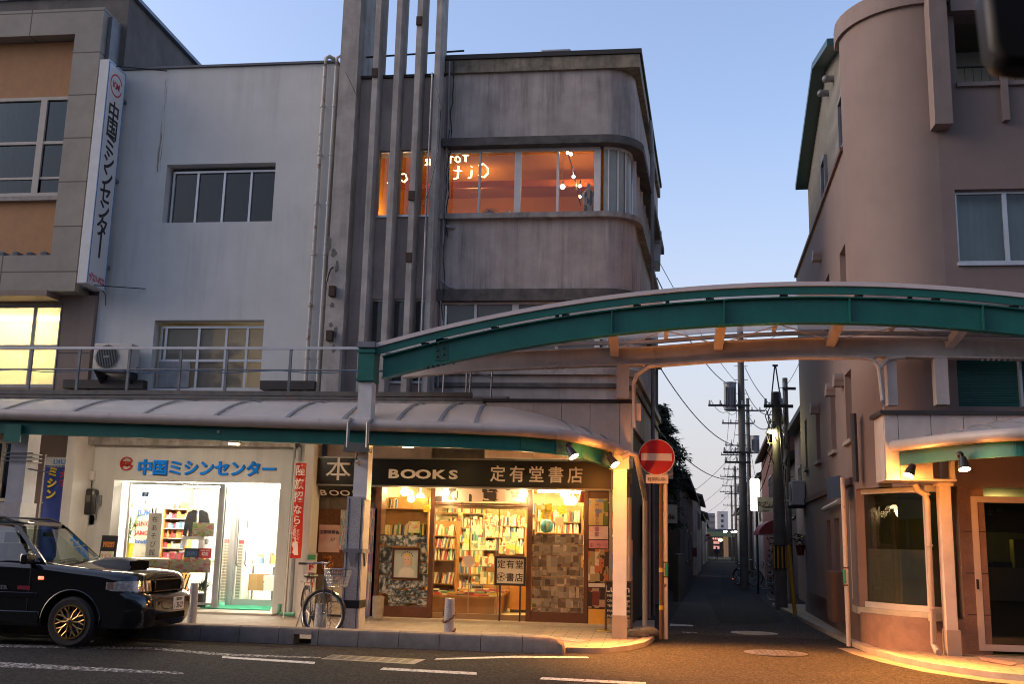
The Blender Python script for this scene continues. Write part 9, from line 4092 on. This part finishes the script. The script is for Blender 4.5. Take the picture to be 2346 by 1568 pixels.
m = MB()
m.box(x0 - 3, x1, 300, 318, 0, z1)
m.build('wall', TOW, t)
m = MB()
for k in range(7):
 m.box(x0 - 3, x1, 299.9, 299.99, z1 - 1.2 - k * 1.6, z1 - .6 - k * 1.6)
m.build('balcony_band', mat('tower_band', (.09, .1, .13), .7), t)
x0, x1, z0, z1 = RECT(1643, 1172, 1664, 1222, 290)
t = thing('tower_block', 'slim white tower seen between the far utility poles', 'building', (x0, 290, 0))
m = MB()
m.box(x0, x1 + .5, 290, 300, 0, z1)
m.build('wall', mat('white_tower', (.6, .6, .62), .7), t)
m = MB()
for k in range(8):
 m.box(x0 + 1, x0 + 1.6, 289.9, 289.99, z1 - 1.5 - k * 1.4, z1 - .8 - k * 1.4)
m.build('window', mat('tower_window', (.06, .07, .09), .4), t)
for x0, x1, y, z, lab in ((-60, 2, 200, 4, 'dark block closing the far end behind the mirror'), (18, 90, 196, 5, 'dark block closing the far end behind the lamps'), (-90, 120, 330, 5, 'long low block on the far horizon')):
 t = thing('building', lab, 'building', (x0, y, 0))
 m = MB()
 m.box(x0, x1, y, y + 12, 0, z)
 m.build('wall', GW, t)
 m = MB()
 m.box(x0 - .3, x1 + .3, y - .3, y + 12.3, z, z + .4)
 m.build('roof', RTILE, t)

# ================================================================== the viewer's side of the road (behind the camera): its row of shops shades the street
t = thing('shop_row', 'long dark row of shops on the near side of the road', 'building', (0, -6, 0))
m = MB()
m.box(-60, 60, -16, -4.2, .01, 9.5)
m.build('wall', GW, t)
m = MB()
m.box(-60, 60, -4.19, -.9, 3.3, 3.42)
m.build('canopy_roof', STEEL, t)
m = MB()
for k in range(-6, 7):
 m.box(k * 8 + 3.9, k * 8 + 4.1, -1.1, -.95, .01, 3.3)
m.build('canopy_post', STEEL, t)

# ================================================================== loose pieces of one kind become parts of their own
SPLIT = {'legs': 'leg', 'sign_bracket': 'sign_bracket', 'cable': 'cable', 'clamp': 'clamp', 'bracket': 'bracket', 'roof_rail': 'roof_rail', 'wheel_arch_lip': 'wheel_arch_lip', 'panel_joint': 'panel_joint', 'seats': 'seat', 'cross_beam': 'cross_beam', 'stay_cable': 'stay_cable', 'downpipe': 'downpipe', 'wiper': 'wiper', 'ceiling_lamp': 'ceiling_lamp', 'canopy_tube': 'canopy_tube', 'flashing': 'flashing', 'spalled_patch': 'spalled_patch', 'vent_cap': 'vent_cap', 'door_handle': 'door_handle', 'insect_screen': 'insect_screen', 'spandrel_panel': 'spandrel_panel', 'trim': 'trim', 'gutter_joint': 'gutter_joint'}


def split_loose(ob, name):
 me = ob.data
 n = len(me.vertices)
 par = list(range(n))

 def find(a):
  while par[a] != a:
   par[a] = par[par[a]]
   a = par[a]
  return a
 for p in me.polygons:
  v = p.vertices
  for k in v[1:]:
   par[find(k)] = find(v[0])
 boxes = {}
 for i, v in enumerate(me.vertices):
  r = find(i)
  b = boxes.setdefault(r, [list(v.co), list(v.co)])
  for k in range(3):
   b[0][k] = min(b[0][k], v.co[k] - .0)
   b[1][k] = max(b[1][k], v.co[k] + .0)
 ks = list(boxes)
 e = .012
 for i, a in enumerate(ks):
  for b in ks[:i]:
   A, B = boxes[a], boxes[b]
   if all(A[0][k] - e <= B[1][k] and B[0][k] - e <= A[1][k] for k in range(3)):
    par[find(a)] = find(b)
 groups = {}
 for p in me.polygons:
  groups.setdefault(find(p.vertices[0]), []).append(p)
 if not 1 < len(groups) <= 40:
  return
 for g in groups.values():
  idx = {}
  vs, fs, sm = [], [], []
  for p in g:
   q = []
   for k in p.vertices:
    if k not in idx:
     idx[k] = len(vs)
     vs.append(tuple(me.vertices[k].co))
    q.append(idx[k])
   fs.append(q)
   sm.append(p.use_smooth)
  m2 = bpy.data.meshes.new(name)
  m2.from_pydata(vs, [], fs)
  m2.polygons.foreach_set('use_smooth', sm)
  m2.materials.append(me.materials[0])
  m2.set_sharp_from_angle(angle=R(38))
  o = bpy.data.objects.new(name, m2)
  COL.objects.link(o)
  o.parent = ob.parent
  o.location = ob.location
  for md in ob.modifiers:
   if md.type == 'BEVEL':
    b = o.modifiers.new('bevel', 'BEVEL')
    b.width, b.segments, b.limit_method, b.angle_limit = md.width, 2, 'ANGLE', R(40)
 bpy.data.objects.remove(ob)


for ob in list(COL.objects):
 stem_ = ob.name.split('.')[0]
 if stem_ in SPLIT and ob.type == 'MESH' and ob.parent is not None and not ob.children:
  split_loose(ob, SPLIT[stem_])
